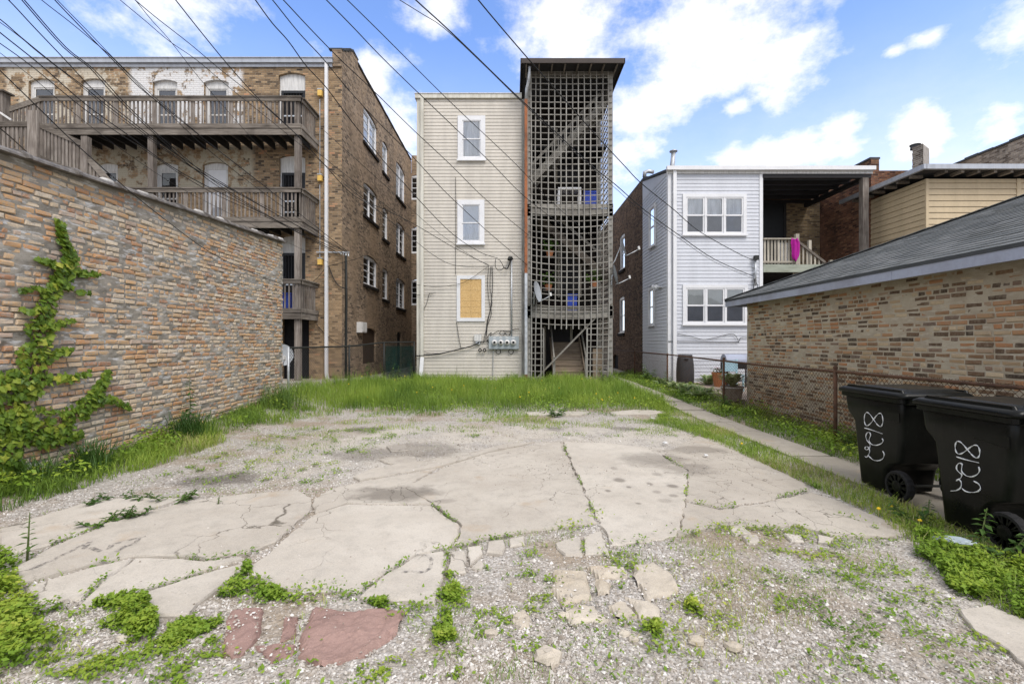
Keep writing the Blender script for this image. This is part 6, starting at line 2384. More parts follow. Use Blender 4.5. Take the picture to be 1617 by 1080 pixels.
M['stem'] = plain('weed_stem', (.10, .13, .04), .7, .1, 9)
M['vine_stem'] = plain('vine_stem', (.10, .06, .035), .8, .15, 9)
M['dandelion'] = plain('dandelion_petals', (.75, .50, .02), .7, .05, 9)

vr = np.random.default_rng(77)


def px_poly(poly):
    return [tuple(g(px, py)[:2]) for px, py in poly]


def scatter(poly, n, dens=None, exclude=None):
    """n random points inside a plan polygon, thinned by a density function"""
    x = np.array([p[0] for p in poly])
    y = np.array([p[1] for p in poly])
    X = vr.uniform(x.min(), x.max(), n * 3)
    Y = vr.uniform(y.min(), y.max(), n * 3)
    k = inpoly(X, Y, poly)
    X, Y = X[k][:n], Y[k][:n]
    if dens is not None:
        k = vr.random(len(X)) < dens(X, Y)
        X, Y = X[k], Y[k]
    if exclude:
        k = np.zeros(len(X), bool)
        for p in exclude: k |= inpoly(X, Y, p)
        X, Y = X[~k], Y[~k]
    return X, Y


def blades(X, Y, h0, h1, w, lean, rscale=1.0, roff=0.0, zoff=0.0):
    N = len(X)
    Z = gh(X, Y) + zoff
    a = vr.uniform(0, 2 * np.pi, N)
    h = vr.uniform(h0, h1, N) * (.7 + .6 * vr.random(N))
    ln = vr.uniform(.15, 1, N) * lean * h
    dx, dy = np.cos(a), np.sin(a)
    b = a + np.pi / 2 + vr.uniform(-.6, .6, N)
    wx, wy = np.cos(b) * w * .5, np.sin(b) * w * .5
    base = np.stack([X, Y, Z], 1)
    W = np.stack([wx, wy, np.zeros(N)], 1)
    D = np.stack([dx, dy, np.zeros(N)], 1)
    up = np.array([0, 0, 1.0])
    mid = base + D * (ln * .3)[:, None] + up * (h * .58)[:, None]
    tip = base + D * ln[:, None] + up * (h * (1 - .25 * lean * vr.random(N)))[:, None]
    V = np.stack([base - W, base + W, mid + W * .8, mid - W * .8, tip], 1).reshape(-1, 3)
    b0 = np.arange(N) * 5
    loops = np.stack([b0, b0 + 1, b0 + 2, b0 + 3, b0 + 3, b0 + 2, b0 + 4], 1).reshape(-1)
    starts = np.stack([np.arange(N) * 7, np.arange(N) * 7 + 4], 1).reshape(-1)
    r = np.clip((vr.random(N) * .55 + 1.5 * (fbm(X * 1.1 + 21, Y * 1.1, 4) - .3)) * rscale + roff, 0, 1)
    return V, loops, starts, np.repeat(r, 5)


def leaves(X, Y, z0, z1, size, flat=.5, rscale=1.0, roff=0.0, hfun=None):
    """little rhombic leaves lying about at heights z0..z1"""
    N = len(X)
    hz = vr.uniform(0, 1, N)
    top = z1 if hfun is None else z1 * hfun(X, Y)
    Z = gh(X, Y) + z0 + (top - z0) * hz
    a = vr.uniform(0, 2 * np.pi, N)
    s = size * (.6 + .8 * vr.random(N))
    tilt = vr.normal(0, flat, N)
    d = np.stack([np.cos(a), np.sin(a), np.sin(tilt)], 1) * s[:, None]
    roll = vr.normal(0, flat, N)
    e = np.stack([-np.sin(a), np.cos(a), np.sin(roll)], 1) * (s * .62)[:, None]
    c = np.stack([X, Y, Z], 1)
    V = np.stack([c - d, c + e * .9 + d * .1, c + d, c - e * .9 + d * .1], 1).reshape(-1, 3)
    b0 = np.arange(N) * 4
    loops = np.stack([b0, b0 + 1, b0 + 2, b0 + 3], 1).reshape(-1)
    starts = np.arange(N) * 4
    r = np.clip((.2 + .55 * hz + .9 * (fbm(X * 2 + 31, Y * 2, 3) - .42)) * rscale * (.6 + .4 * vr.random(N)) + roff, 0, 1)
    return V, loops, starts, np.repeat(r, 4)


def build_np(name, sets, mat, label=None):
    Vs, Ls, Ss, Rs = [], [], [], []
    vb = lb = 0
    for V, L, S, r in sets:
        Vs.append(V)
        Ls.append(L + vb)
        Ss.append(S + lb)
        Rs.append(r)
        vb += len(V)
        lb += len(L)
    me = mesh_np(name, np.concatenate(Vs), np.concatenate(Ls), np.concatenate(Ss), False, np.concatenate(Rs))
    o = link(name, me, mat, None, kind='stuff')
    return o


clump = lambda s, lo, hi, ox=0: (lambda x, y: sstep(lo, hi, fbm(x * s + ox, y * s + 3.7, 4)))
SL = SLAB_XY
# --- the tall grass in front of the houses
back = [(-5.2, 9.9), (-4.2, 9.6), (-3.0, 10.2), (-1.6, 9.9), (.6, 9.7), (2.4, 9.7), (3.75, 10.2), (3.85, 12.5), (3.85, 17.1), (-3.6, 17.4), (-4.6, 15.9), (-5.6, 12.0), (-5.4, 10.8)]
X1, Y1 = scatter(back, 62000, lambda x, y: np.clip(.35 + 1.1 * sstep(9.6, 12.0, y) + .4 * (fbm(x * 1.2, y * 1.2, 3) - .5), 0, 1) * (1 - .95 * sstep(.54, .40, fbm(x * .9 + 9, y * 1.3, 4)) * sstep(12.2, 10.2, y)), SL[-4:-2] + [[(-.2, 9.5), (.9, 9.45), (.9, 9.9), (-.2, 9.9)]])
hh = .4
tall = sstep(9.5, 12.5, Y1) * (.25 + 1.25 * sstep(.32, .68, fbm(X1 * 1.0 + 5, Y1 * .8, 4)))
k1 = vr.random(len(X1)) < .62
sets = []
V, L, S, r = blades(X1[k1], Y1[k1], .10, .20, .009, .9)
h_sc = np.repeat((.45 + 1.5 * tall[k1] * (.4 + 1.2 * fbm(X1[k1] * 2.1, Y1[k1] * 2.1 + 8, 3))), 5)
V[:, 2] = np.repeat(gh(X1[k1], Y1[k1]), 5) + (V[:, 2] - np.repeat(gh(X1[k1], Y1[k1]), 5)) * h_sc
sets.append((V, L, S, r * .8))
xx, yy = X1[~k1], Y1[~k1]
tl = tall[~k1]
keep = vr.random(len(xx)) < tl
sets.append(blades(xx[keep], yy[keep], .26, .44, .006, .9, .4, .35))
XS_, YS_ = scatter(back, 900, lambda x, y: sstep(.45, .6, fbm(x * .7 + 2, y * .7, 3)) * sstep(10.6, 12.5, y))
sets.append(blades(XS_, YS_, .42, .62, .005, .7, .3, .72))
# margins beside the left wall
leftm = [(-5.48, 4.2), (-4.75, 4.4), (-4.55, 6.2), (-4.5, 8.2), (-4.2, 9.7), (-4.4, 10.6), (-5.48, 11.2)]
X2, Y2 = scatter(leftm, 16000, lambda x, y: np.clip(1.15 - (x + 5.5) * .95 + (fbm(x * 2.2, y * 2.2, 3) - .5) * 2.2, 0, 1))
sets.append(blades(X2, Y2, .08, .22, .008, 1.0, .8))
# right-hand strip between concrete and path
rstrip = [(3.83, 16.5), (3.83, 3.0), (4.1, 2.0), (4.2, 1.6), (3.0, 2.2), (2.85, 2.9), (3.05, 3.5), (3.35, 4.3), (3.3, 5.2), (3.25, 6.2), (3.2, 7.4), (3.05, 8.6), (2.7, 9.4), (3.3, 10.2)]
X3, Y3 = scatter(rstrip, 26000, lambda x, y: np.clip(.75 + (fbm(x * 2.2, y * 2.2, 3) - .5) * 1.6, 0, 1) * sstep(9.9, 9, y) + .5 * (y > 9.9))
sets.append(blades(X3, Y3, .04, .12, .006, 1.1, .85, .1))
# between path and fence, to the back
rin = [(4.42, 5.6), (5.62, 5.0), (5.62, 11.4), (5.7, 16.9), (5.75, 22), (4.45, 22), (4.4, 16), (4.42, 11)]
X4, Y4 = scatter(rin, 22000, lambda x, y: np.clip(.7 + (fbm(x * 1.7, y * 1.7, 3) - .5) * 1.8, 0, 1))
sets.append(blades(X4, Y4, .06, .17, .008, 1.1, .8, .05))
# tufts spread over the gravel
grav = [(-5.2, 2.0), (5.2, 2.0), (3.0, 4.6), (3.2, 9.6), (-5.0, 9.8)]
gden = lambda x, y: sstep(.53, .66, fbm(x * 2.6 + 31, y * 2.6, 4)) * (.5 + .7 * sstep(.4, .6, fbm(x * .7, y * .7 + 60, 3)))
X5, Y5 = scatter(grav, 80000, lambda x, y: gden(x, y) * np.clip(.6 + .5 * (y < 4.2) + 1.0 * (y > 8.2), 0, 1) * np.where((y > 4.3) & (y < 8.0) & (x > -2.5), .08, 1), SL)
sets.append(blades(X5, Y5, .015, .05, .005, 1.6, .9, .1))
XF, YF = scatter([(-4.2, 8.0), (3.1, 8.0), (3.2, 10.2), (-4.4, 10.2)], 16000, lambda x, y: sstep(.47, .62, fbm(x * 1.3 + 77, y * 2.4, 4)) * sstep(8.0, 9.4, y), SL)
sets.append(blades(XF, YF, .03, .09, .007, 1.3, .8, .1))
build_np('grass', sets, M['grass'])

# --- low leafy ground cover
cs_ = []
def cover(px_list, n, size, z1, dens=None, roff=0.0, excl=True):
    pp = px_poly(px_list)
    cxp, cyp = np.mean([p[0] for p in pp]), np.mean([p[1] for p in pp])
    pp = [(cxp + (x - cxp) * 1.08, cyp + (y - cyp) * 1.12) for x, y in pp]
    def ragged(x, y):
        dm = np.full(x.shape, 9.0)
        for (ax, ay), (bx, by) in zip(pp, pp[1:] + pp[:1]):
            t = np.clip(((x - ax) * (bx - ax) + (y - ay) * (by - ay)) / ((bx - ax) ** 2 + (by - ay) ** 2 + 1e-9), 0, 1)
            dm = np.minimum(dm, np.hypot(x - ax - t * (bx - ax), y - ay - t * (by - ay)))
        d_ = sstep(-.02, .13, dm + (fbm(x * 6 + 11, y * 6, 4) - .53) * .42)
        return d_ * (dens(x, y) if dens is not None else 1) * (.15 + .75 * sstep(.3, .5, fbm(x * 9, y * 9 + 4, 2)))
    X, Y = scatter(pp, int(n * 1.9), ragged, SL if excl else None)
    cs_.append(leaves(X, Y, .008, z1, size, .45, 1.0, roff, lambda x, y: .35 + 1.0 * fbm(x * 5, y * 5, 2)))
cover([(0, 872), (28, 880), (30, 905), (60, 945), (95, 955), (112, 975), (105, 1000), (60, 1035), (30, 1055), (-90, 1060), (-90, 880)], 15000, .013, .10)
cover([(150, 955), (185, 940), (215, 938), (238, 958), (248, 990), (235, 1012), (205, 1012), (165, 1000), (146, 985)], 7000, .012, .09)
cover([(318, 956), (345, 945), (378, 912), (392, 893), (402, 915), (440, 934), (500, 940), (545, 940), (560, 950), (500, 957), (440, 955), (400, 955), (345, 975), (318, 975)], 5200, .013, .06, clump(4, .35, .55))
cover([(300, 972), (350, 975), (350, 1010), (320, 1030), (260, 1015), (270, 990)], 2600, .011, .035, clump(4, .4, .55))
cover([(686, 958), (700, 912), (724, 915), (725, 950), (712, 975), (720, 1010), (690, 1012), (676, 975)], 3600, .012, .06, clump(4, .33, .5))
cover([(570, 952), (640, 955), (680, 960), (675, 980), (640, 985), (620, 970)], 2600, .012, .05, clump(4, .36, .52))
cover([(1430, 850), (1470, 850), (1530, 870), (1600, 890), (1660, 900), (1720, 1000), (1617, 990), (1570, 958), (1520, 950), (1490, 915), (1450, 880)], 15000, .013, .11)
cover([(1050, 650), (1090, 672), (1180, 713), (1290, 768), (1400, 815), (1480, 838), (1500, 855), (1440, 850), (1370, 806), (1270, 765), (1180, 720), (1100, 685), (1040, 665)], 9000, .012, .07, clump(3, .3, .55))
cover([(1050, 830), (1250, 832), (1420, 850), (1560, 960), (1617, 1040), (1560, 1080), (1250, 1080), (1060, 1010), (1080, 900)], 9000, .010, .03, clump(5, .5, .66), .15)
cover([(690, 905), (860, 870), (870, 950), (850, 1010), (740, 1030), (700, 980)], 2600, .010, .03, clump(6, .48, .64), .15)
cover([(60, 1040), (330, 1000), (480, 1060), (700, 1010), (720, 1080), (60, 1090)], 5200, .010, .03, clump(5, .48, .64), .15)
cover([(1095, 948), (1120, 930), (1105, 985), (1070, 1000), (1075, 965)], 1500, .013, .09, clump(5, .3, .5))
cover([(1000, 985), (1040, 985), (1045, 1010), (1010, 1015)], 800, .012, .08)
cover([(940, 920), (985, 912), (985, 935), (950, 940)], 900, .011, .05, clump(5, .35, .5), excl=False)
X6, Y6 = scatter(rin, 17000, lambda x, y: sstep(.32, .6, fbm(x * 1.4 + 13, y * 1.4, 3)))
cs_.append(leaves(X6, Y6, .01, .24, .026, .5, 1, 0, lambda x, y: .3 + 1.2 * fbm(x * 2, y * 2, 2)))
X7, Y7 = scatter(leftm, 9000, lambda x, y: np.clip(1.2 - (x + 5.5) * 1.3, 0, 1) * sstep(.35, .55, fbm(x * 2 + 3, y * 1.2, 3)))
cs_.append(leaves(X7, Y7, .01, .30, .024, .5, 1, 0, lambda x, y: .3 + 1.1 * fbm(x * 2, y * 2, 2)))
X8, Y8 = scatter(back, 15000, lambda x, y: sstep(.42, .62, fbm(x * 1.1 + 23, y * 1.1, 3)) * sstep(9.6, 10.4, y))
cs_.append(leaves(X8, Y8, .02, .26, .026, .5, .9, .05))
# greenery in the joints and along slab edges
JX, JY = [], []
CR = [[(80, 863), (142, 842), (184, 820)], [(80, 916), (147, 897), (214, 882), (284, 883)], [(284, 883), (321, 888), (385, 881), (430, 862), (462, 836), (490, 808)], [(222, 940), (265, 926), (330, 905), (388, 888)],
      [(130, 950), (165, 918), (212, 882)], [(563, 944), (603, 915), (657, 880), (708, 870), (770, 856), (830, 845)], [(682, 800), (710, 822), (726, 835)], [(707, 870), (700, 910)], [(737, 870), (738, 907)], [(887, 700), (914, 760), (934, 805), (952, 838), (965, 862)],
      [(830, 845), (870, 838), (940, 828)], [(965, 862), (1010, 860), (1075, 848), (1150, 833), (1210, 836), (1262, 834)], [(1262, 834), (1312, 850), (1400, 851)], [(1045, 722), (1086, 746), (1082, 792)], [(1082, 793), (1140, 805), (1216, 792), (1276, 777)], [(918, 850), (922, 878)], [(400, 912), (432, 932), (540, 937), (565, 946), (690, 957)], [(1070, 855), (1120, 848), (1180, 848)], [(1320, 815), (1350, 822), (1400, 845)]]
for ci_, c_ in enumerate(CR):
    P = [g(px, py) for px, py in c_]
    for a, b in zip(P, P[1:]):
        L_ = (b - a).length
        nn = int(L_ * 190)
        t = vr.random(nn)
        w_ = .012 if ci_ not in (11, 12, 16, 17) else .05
        px_ = a.x + (b.x - a.x) * t + vr.normal(0, w_, nn)
        py_ = a.y + (b.y - a.y) * t + vr.normal(0, w_, nn)
        kp = fbm(px_ * 4 + 5, py_ * 4, 3) > (.5 if ci_ not in (9, 13, 14) else .55)
        JX.append(px_[kp])
        JY.append(py_[kp])
JX, JY = np.concatenate(JX), np.concatenate(JY)
cs_.append(leaves(JX, JY, .008, .06, .011, .5))
# scattered rosettes
for _ in range(520):
    x, y = vr.uniform(-4.2, 4.3), vr.uniform(2.05, 8.6)
    if any(inpoly(np.array([x]), np.array([y]), p)[0] for p in SL) or (4.4 < y < 7.9 and x > -2): continue
    n_ = int(vr.integers(18, 60))
    s_ = vr.uniform(.03, .10)
    cs_.append(leaves(x + vr.normal(0, s_, n_), y + vr.normal(0, s_, n_), .005, .04, .012, .5, 1, .1))
build_np('ground_cover', cs_, M['clover'])

# --- dandelions
ds_v, ds_f = [], []
fr2 = random.Random(9)
dmb = MB()
for _ in range(34):
    reg = fr2.choice(['b', 'b', 'b', 'b', 'b', 'b', 'b', 'r'])
    x, y = (fr2.uniform(-4.8, 3), fr2.uniform(10.4, 15.5)) if reg == 'b' else (fr2.uniform(3.2, 3.7), fr2.uniform(3.0, 8))
    z = float(gh(x, y)) + (fr2.uniform(.18, .4) if reg == 'b' else fr2.uniform(.08, .13))
    dmb.lathe((x, y, z), [(.006, -.012), (.017, .0), (.012, .008), (.004, .014)], 8)
o = dmb.build('dandelions', M['dandelion'], None, kind='stuff')


# --- single weeds
def weed(px, py, h, n, leaf, label, lean=.1, seed=0, base=None, mat='weedp', cat='weed', name='tall_weed', droop=.4, spread=1.0, bushy=1):
    r = random.Random(seed)
    b = base or g(px, py)
    t = thing(name, label, cat, b)
    fol = MB()
    for s_ in range(bushy):
        a = r.uniform(0, 6.28)
        off = Vector((math.cos(a), math.sin(a), 0)) * (r.uniform(0, .12) * spread if bushy > 1 else 0)
        hs = h * (r.uniform(.55, 1) if s_ else 1)
        top = b + off * 2.2 + Vector((lean * hs * math.cos(a), lean * hs * math.sin(a), hs))
        p0 = b + off
        mid = p0.lerp(top, .5) + Vector((r.uniform(-.03, .03), r.uniform(-.03, .03), 0))
        MB().tube([p0, mid, top], [.008, .006, .003], 5).build('stem', M['stem'], t)
        for k in range(n):
            f = .12 + .88 * k / n
            c = p0.lerp(mid, f * 2) if f < .5 else mid.lerp(top, f * 2 - 1)
            aa = k * 2.4 + r.uniform(-.4, .4)
            d = Vector((math.cos(aa), math.sin(aa), r.uniform(-droop, .5)))
            L = leaf * (1.15 - .7 * f) * r.uniform(.7, 1.2)
            sd_ = Vector((-math.sin(aa), math.cos(aa), r.uniform(-.3, .3))) * L * .22
            c1 = c + d * L * .5 + Vector((0, 0, .03 * L))
            c2 = c + d * L + Vector((0, 0, -droop * L * .4))
            fol.add([c, c1 + sd_, c2, c1 - sd_], [(0, 1, 2), (0, 2, 3)])
    fol.build('leaves', M[mat], t)
    return t


weed(296, 690, .95, 44, .15, 'tall dark weed growing against the orange brick wall', .03, 1, Vector((-5.36, 7.75, float(gh(-5.3, 7.75)))))
weed(43, 885, .36, 22, .07, 'slender upright weed at the edge of the left concrete slab', .08, 2)
weed(345, 798, .09, 9, .04, 'tiny weed alone on the left concrete slab', .1, 3)
weed(588, 620, .85, 30, .16, 'leafy weed beside the fence post in the tall grass', .06, 4, Vector((-4.75, 15.4, .1)), bushy=3)
weed(610, 620, .8, 30, .14, 'pale tall weed before the green screen, left one', .05, 5, Vector((-4.25, 15.9, .1)), bushy=2)
weed(632, 620, .7, 26, .14, 'pale tall weed before the green screen, right one', .05, 6, Vector((-3.95, 16.3, .1)), bushy=2)
weed(650, 620, .75, 26, .14, 'leafy weed beside the white downspout foot of the beige house', .05, 16, Vector((-3.5, 16.6, .1)), bushy=2)
weed(725, 600, .65, 22, .08, 'thin weed standing before the beige siding', .03, 7, Vector((-2.0, 17.1, .1)))
weed(740, 600, .45, 18, .07, 'short thin weed before the beige siding, right of a taller one', .08, 8, Vector((-1.65, 17.1, .1)))
weed(808, 600, .4, 24, .14, 'broad-leaved weed at the right foot of the beige siding', .1, 9, Vector((-.05, 16.9, .1)), bushy=2)
weed(1008, 600, .75, 32, .20, 'bushy weed on the passage side of the path', .08, 10, Vector((4.85, 16.8, .1)), bushy=4)
weed(950, 600, .62, 26, .14, 'yellow-green weed in front of the right lattice foot', .06, 11, Vector((3.3, 16.6, .1)), bushy=3)
weed(865, 600, .4, 24, .14, 'weed beside the wooden steps under the lattice', .1, 12, Vector((1.3, 16.8, .1)), bushy=2)
weed(1030, 610, .6, 26, .16, 'leafy weed by the far rusty fence post', .08, 13, Vector((4.85, 14.6, .1)), bushy=3)
weed(1595, 900, .30, 26, .10, 'weed with thin leaves at the wheel of the nearer bin', .3, 14, Vector((3.42, 3.42, .03)), bushy=2)
weed(1505, 830, .22, 22, .09, 'small weed between the two bins', .3, 15, Vector((3.52, 4.05, .03)), bushy=2)
weed(1345, 680, .3, 26, .10, 'weed beneath the rusty post behind the bins', .2, 17, Vector((5.0, 6.9, .03)), bushy=3)
weed(1170, 650, .35, 26, .14, 'weed beside the stone planter', .2, 18, Vector((4.8, 10.6, .04)), bushy=3)
weed(838, 660, .16, 30, .10, 'bright low weed clump on the old kerb line', .3, 19, Vector((.95, 10.0, .03)), bushy=4)
for i, (px, py, h, sd_) in enumerate(((155, 830, .1, 21), (200, 818, .13, 22), (272, 792, .13, 23), (170, 793, .06, 24), (212, 792, .07, 25))):
    weed(px, py, h, 16, .08, ['low weed in the joint of the left slabs, nearest the wall side edge', 'largest low weed in the long joint of the left slabs', 'grassy weed at the far end of the long left joint', 'flat weed at the far edge of the left concrete, beside the wall', 'flat weed at the far edge of the left concrete, second from the wall'][i], .5, sd_, bushy=4, spread=.8)


def grass_clump(base, h, n, label, seed, spread=.10):
    r = random.Random(seed)
    t = thing('grass_clump', label, 'grass clump', base)
    mb = MB()
    for k in range(n):
        a = r.uniform(0, 6.28)
        p = Vector(base) + Vector((r.gauss(0, spread * .5), r.gauss(0, spread * .5), 0))
        hh = h * r.uniform(.55, 1.1)
        d = Vector((math.cos(a), math.sin(a), 0))
        w = Vector((-d.y, d.x, 0)) * .004
        m1 = p + d * hh * .12 + Vector((0, 0, hh * .55))
        m2 = p + d * hh * .33 + Vector((0, 0, hh * .88))
        m3 = p + d * hh * .6 + Vector((0, 0, hh * .95))
        mb.add([p - w, p + w, m1 + w, m1 - w, m2 + w * .7, m2 - w * .7, m3], [(0, 1, 2, 3), (3, 2, 4, 5), (5, 4, 6)])
    me = mb.build('blades', M['weedp'], t)
    MB().lathe((base[0], base[1], base[2] - .02), [(spread * .5, 0), (spread * .4, .04), (.01, .05)], 8).build('root_crown', M['soil'], t)
    return t


grass_clump((-5.15, 5.75, float(gh(-5.15, 5.75))), .42, 260, 'thick tuft of long grass under the ivy end by the orange brick wall', 1, .2)
grass_clump((-5.22, 5.2, 0), .35, 160, 'wispy grass tuft below the ivy by the orange brick wall', 2, .2)
grass_clump((-5.1, 7.4, float(gh(-5.1, 7.4))), .48, 280, 'tall grass tuft beside the dark weed at the orange brick wall', 3, .25)
grass_clump((-5.0, 10.2, float(gh(-5., 10.2))), .55, 260, 'grass tuft at the far end of the orange brick wall', 4, .4)

# --- hostas along the fence and in the planter
def hosta(c, n, size, label, seed, name='hosta_plant'):
    r = random.Random(seed)
    t = thing(name, label, 'hosta', c)
    c = Vector(c)
    for k in range(n):
        a = k * 2.399 + r.uniform(-.3, .3)
        el = r.uniform(.3, 1.3)
        L = size * r.uniform(.75, 1.15)
        d = Vector((math.cos(a) * math.cos(el), math.sin(a) * math.cos(el), math.sin(el)))
        s_ = Vector((-math.sin(a), math.cos(a), 0)) * L * .2
        p0 = c + d * L * .35
        p1 = c + d * L * .7 + Vector((0, 0, -.02 * L))
        p2 = c + d * L * .95 + Vector((math.cos(a), math.sin(a), -.5)) * L * .18
        sag = Vector((0, 0, L * .05))
        mb = MB()
        mb.add([c, p0 + s_ * .7 + sag, p1 + s_ + sag, p2, p1 - s_ + sag, p0 - s_ * .7 + sag, p1, p0], [(0, 1, 7), (7, 1, 2, 6), (6, 2, 3), (0, 7, 5), (7, 6, 4, 5), (6, 3, 4)])
        v = mb.v
        me = bpy.data.meshes.new('leaf')
        o_ = wl(t)
        me.from_pydata([(p[0] - o_.x, p[1] - o_.y, p[2] - o_.z) for p in v], [], mb.f)
        at = me.attributes.new('rnd', 'FLOAT', 'POINT')
        rr = r.uniform(0, .3)
        at.data.foreach_set('value', [rr, 1 - rr, 1 - rr, .8, 1 - rr, 1 - rr, rr, rr])
        link('leaf', me, M['hosta'], t)
    return t


hosta((PLx, PLy, .49), 34, .42, 'variegated hosta growing in the stone planter', 1)
for i, (x, y, s_, lab) in enumerate(((4.95, 12.4, .42, 'cream-edged hosta at the fence, nearest the stone planter'), (4.85, 13.3, .40, 'cream-edged hosta at the fence, between planter and rain barrel'),
                                     (4.9, 14.1, .40, 'hosta at the fence, in front of the rain barrel'), (5.35, 12.9, .34, 'hosta just inside the rusty fence'),
                                     (6.65, 15.9, .5, 'green hosta between the rain barrel and the terracotta pot'), (4.95, 15.6, .36, 'hosta beside the fence post by the white house corner'))):
    hosta((x, y, .12), 24, s_, lab, 10 + i)

# --- ivy on the orange brick wall
IV = thing('ivy_vine', 'green ivy climbing in branches up the orange brick wall', 'ivy', (LX + .05, 5.4, 0))
ir = random.Random(17)
paths = [([(4, 715), (24, 655), (42, 590), (58, 520), (72, 470), (98, 430), (108, 405), (94, 380), (88, 350)], [34, 38, 36, 27, 20, 16, 10, 6, 4], 330),
         ([(100, 425), (125, 432), (150, 432)], [9, 6, 4], 26), ([(98, 428), (75, 415), (50, 412)], [9, 6, 4], 26), ([(88, 445), (110, 460), (132, 463)], [9, 6, 3], 22),
         ([(70, 462), (50, 455), (28, 458)], [8, 5, 3], 16), ([(62, 520), (90, 512), (110, 505)], [10, 6, 3], 22), ([(52, 560), (80, 558), (105, 552)], [12, 8, 3], 26),
         ([(60, 600), (105, 598), (138, 588)], [14, 8, 4], 34), ([(25, 490), (45, 490), (60, 490)], [3, 5, 9], 10),
         ([(20, 690), (70, 672), (110, 656), (145, 630), (155, 610), (166, 588)], [40, 36, 26, 16, 9, 4], 190), ([(145, 632), (170, 630), (200, 645)], [12, 8, 4], 30),
         ([(55, 690), (90, 690), (125, 684)], [22, 16, 6], 60), ([(-60, 640), (0, 620), (30, 600)], [40, 40, 30], 110), ([(-60, 735), (-10, 735), (20, 735)], [40, 30, 18], 90), ([(-70, 680), (0, 670), (40, 670)], [40, 40, 34], 140)]
lv_list = []
for pts, ws, n in paths:
    # stem along the wall
    sp = []
    for px, py in pts:
        y, z = fx(px, py, LX)
        sp.append(Vector((LX + .035 + ir.uniform(0, .012), y, max(z, .02))))
    MB().tube(smooth_path(sp, 4), .006 if n < 100 else .010, 5).build('stem', M['vine_stem'], IV, smooth=True)
    for _ in range(int(n * 1.5)):
        t = ir.random() * (len(pts) - 1)
        i = int(t)
        f = t - i
        px = pts[i][0] * (1 - f) + pts[i + 1][0] * f
        py = pts[i][1] * (1 - f) + pts[i + 1][1] * f
        w = ws[i] * (1 - f) + ws[i + 1] * f
        a = ir.uniform(0, 6.28)
        rr = w * .82 * math.sqrt(ir.random())
        y, z = fx(px + rr * math.cos(a), py + rr * math.sin(a), LX)
        if z < .03: continue
        edge = rr / max(w, 1)
        lv_list.append((y, z, ir.uniform(.035, .045 + .06 * (1 - edge)), ir.uniform(.035, .062), edge))
def ivy_leaf(r):
    """a five-lobed leaf, point down, bent along its midrib"""
    L = 1.0
    out = [(0, .35), (.42, .62), (.62, .2), (.95, .12), (.55, -.3), (.45, -.55), (0, -1.0), (-.45, -.55), (-.55, -.3), (-.95, .12), (-.62, .2), (-.42, .62)]
    vs = [(.06 + r.uniform(-.04, .04), 0, -.05)] + [(-.22 * abs(u) + r.uniform(-.10, .10), u * (1 + r.uniform(-.12, .12)), v * (1 + r.uniform(-.1, .1))) for u, v in out]
    fs = [(0, i + 1, (i + 1) % 12 + 1) for i in range(12)]
    return vs, fs
lvar = [ivy_leaf(ir) for _ in range(7)]
order = sorted(range(len(lv_list)), key=lambda i: -(lv_list[i][3] / lv_list[i][0]) if lv_list[i][0] > 4.95 else 1)
pset = set(order[:296])
lmes = []
for v, f in lvar:
    me = bpy.data.meshes.new('leaf')
    me.from_pydata(v, [], f)
    me.materials.append(M['ivy_p'])
    lmes.append(me)
SV, SF, SR = [], [], []
from mathutils import Euler
b = 0
for i, (y, z, d_, s_, e_) in enumerate(lv_list):
    eu = Euler((ir.gauss(0, .45), ir.gauss(-.25, .3), ir.gauss(0, .35)))
    if i in pset:
        o = bpy.data.objects.new('leaf', lmes[i % 7])
        COL.objects.link(o)
        o.parent = IV
        o.location = Vector((LX + d_, y, z)) - wl(IV)
        o.rotation_euler = eu
        o.scale = (s_, s_, s_)
    else:
        m3 = eu.to_matrix() * s_
        v, f = lvar[i % 7]
        c = Vector((LX + d_, y, z)) - wl(IV)
        SV += [tuple(m3 @ Vector(p) + c) for p in v]
        SF += [tuple(b + k for k in q_) for q_ in f]
        rr = min(1, max(0, ir.random() * .75 + .35 * e_ ** 3))
        SR += [rr] * len(v)
        b += len(v)
link('leaf_mass', mesh_q('leaf_mass', SV, SF, False, SR), M['ivy_s'], IV, kind='stuff')

# ================================================================== LOOSE GRAVEL
N = 190000
Yg = 1.9 + (10.2 - 1.9) * vr.random(N) ** 1.9
Xg = vr.uniform(-1.12, 1.12, N) * Yg
kp = (Xg > -5.45) & (Xg < 3.9)
Xg, Yg = Xg[kp], Yg[kp]
on = np.zeros(len(Xg), bool)
rgh = np.zeros(len(Xg), bool)
for (k_, _), p in zip(SLABS, SL):
    ip = inpoly(Xg, Yg, p)
    on |= ip
    if k_ in 'sr': rgh |= ip
for p in PATH_XY: on |= inpoly(Xg, Yg, p)
dn = fbm(Xg * 1.1 + 50, Yg * 1.1, 4)
edge_gravel = (Yg > 5.6)                       # fines washed over the far part of the concrete
keep = (~on & (vr.random(len(Xg)) < .35 + .9 * sstep(.42, .58, dn))) | (on & (vr.random(len(Xg)) < np.where(rgh, .13 * sstep(.4, .6, fbm(Xg * 6, Yg * 6, 3)), np.where(edge_gravel, .20 * sstep(.4, .6, fbm(Xg * 1.6 + 7, Yg * 1.6, 3)), .008))))
Xg, Yg, on, rgh = Xg[keep], Yg[keep], on[keep], rgh[keep]
N = len(Xg)
oct_ = np.array([(1, 0, 0), (0, 1, 0), (-1, 0, 0), (0, -1, 0), (0, 0, 1), (0, 0, -1)], float)
of_ = np.array([(0, 1, 4), (1, 2, 4), (2, 3, 4), (3, 0, 4), (1, 0, 5), (2, 1, 5), (3, 2, 5), (0, 3, 5)])[:4]
size = np.minimum(.0042 + .0068 * vr.random(N) ** 2 + .010 * (vr.random(N) < .03) * (~on), .018)
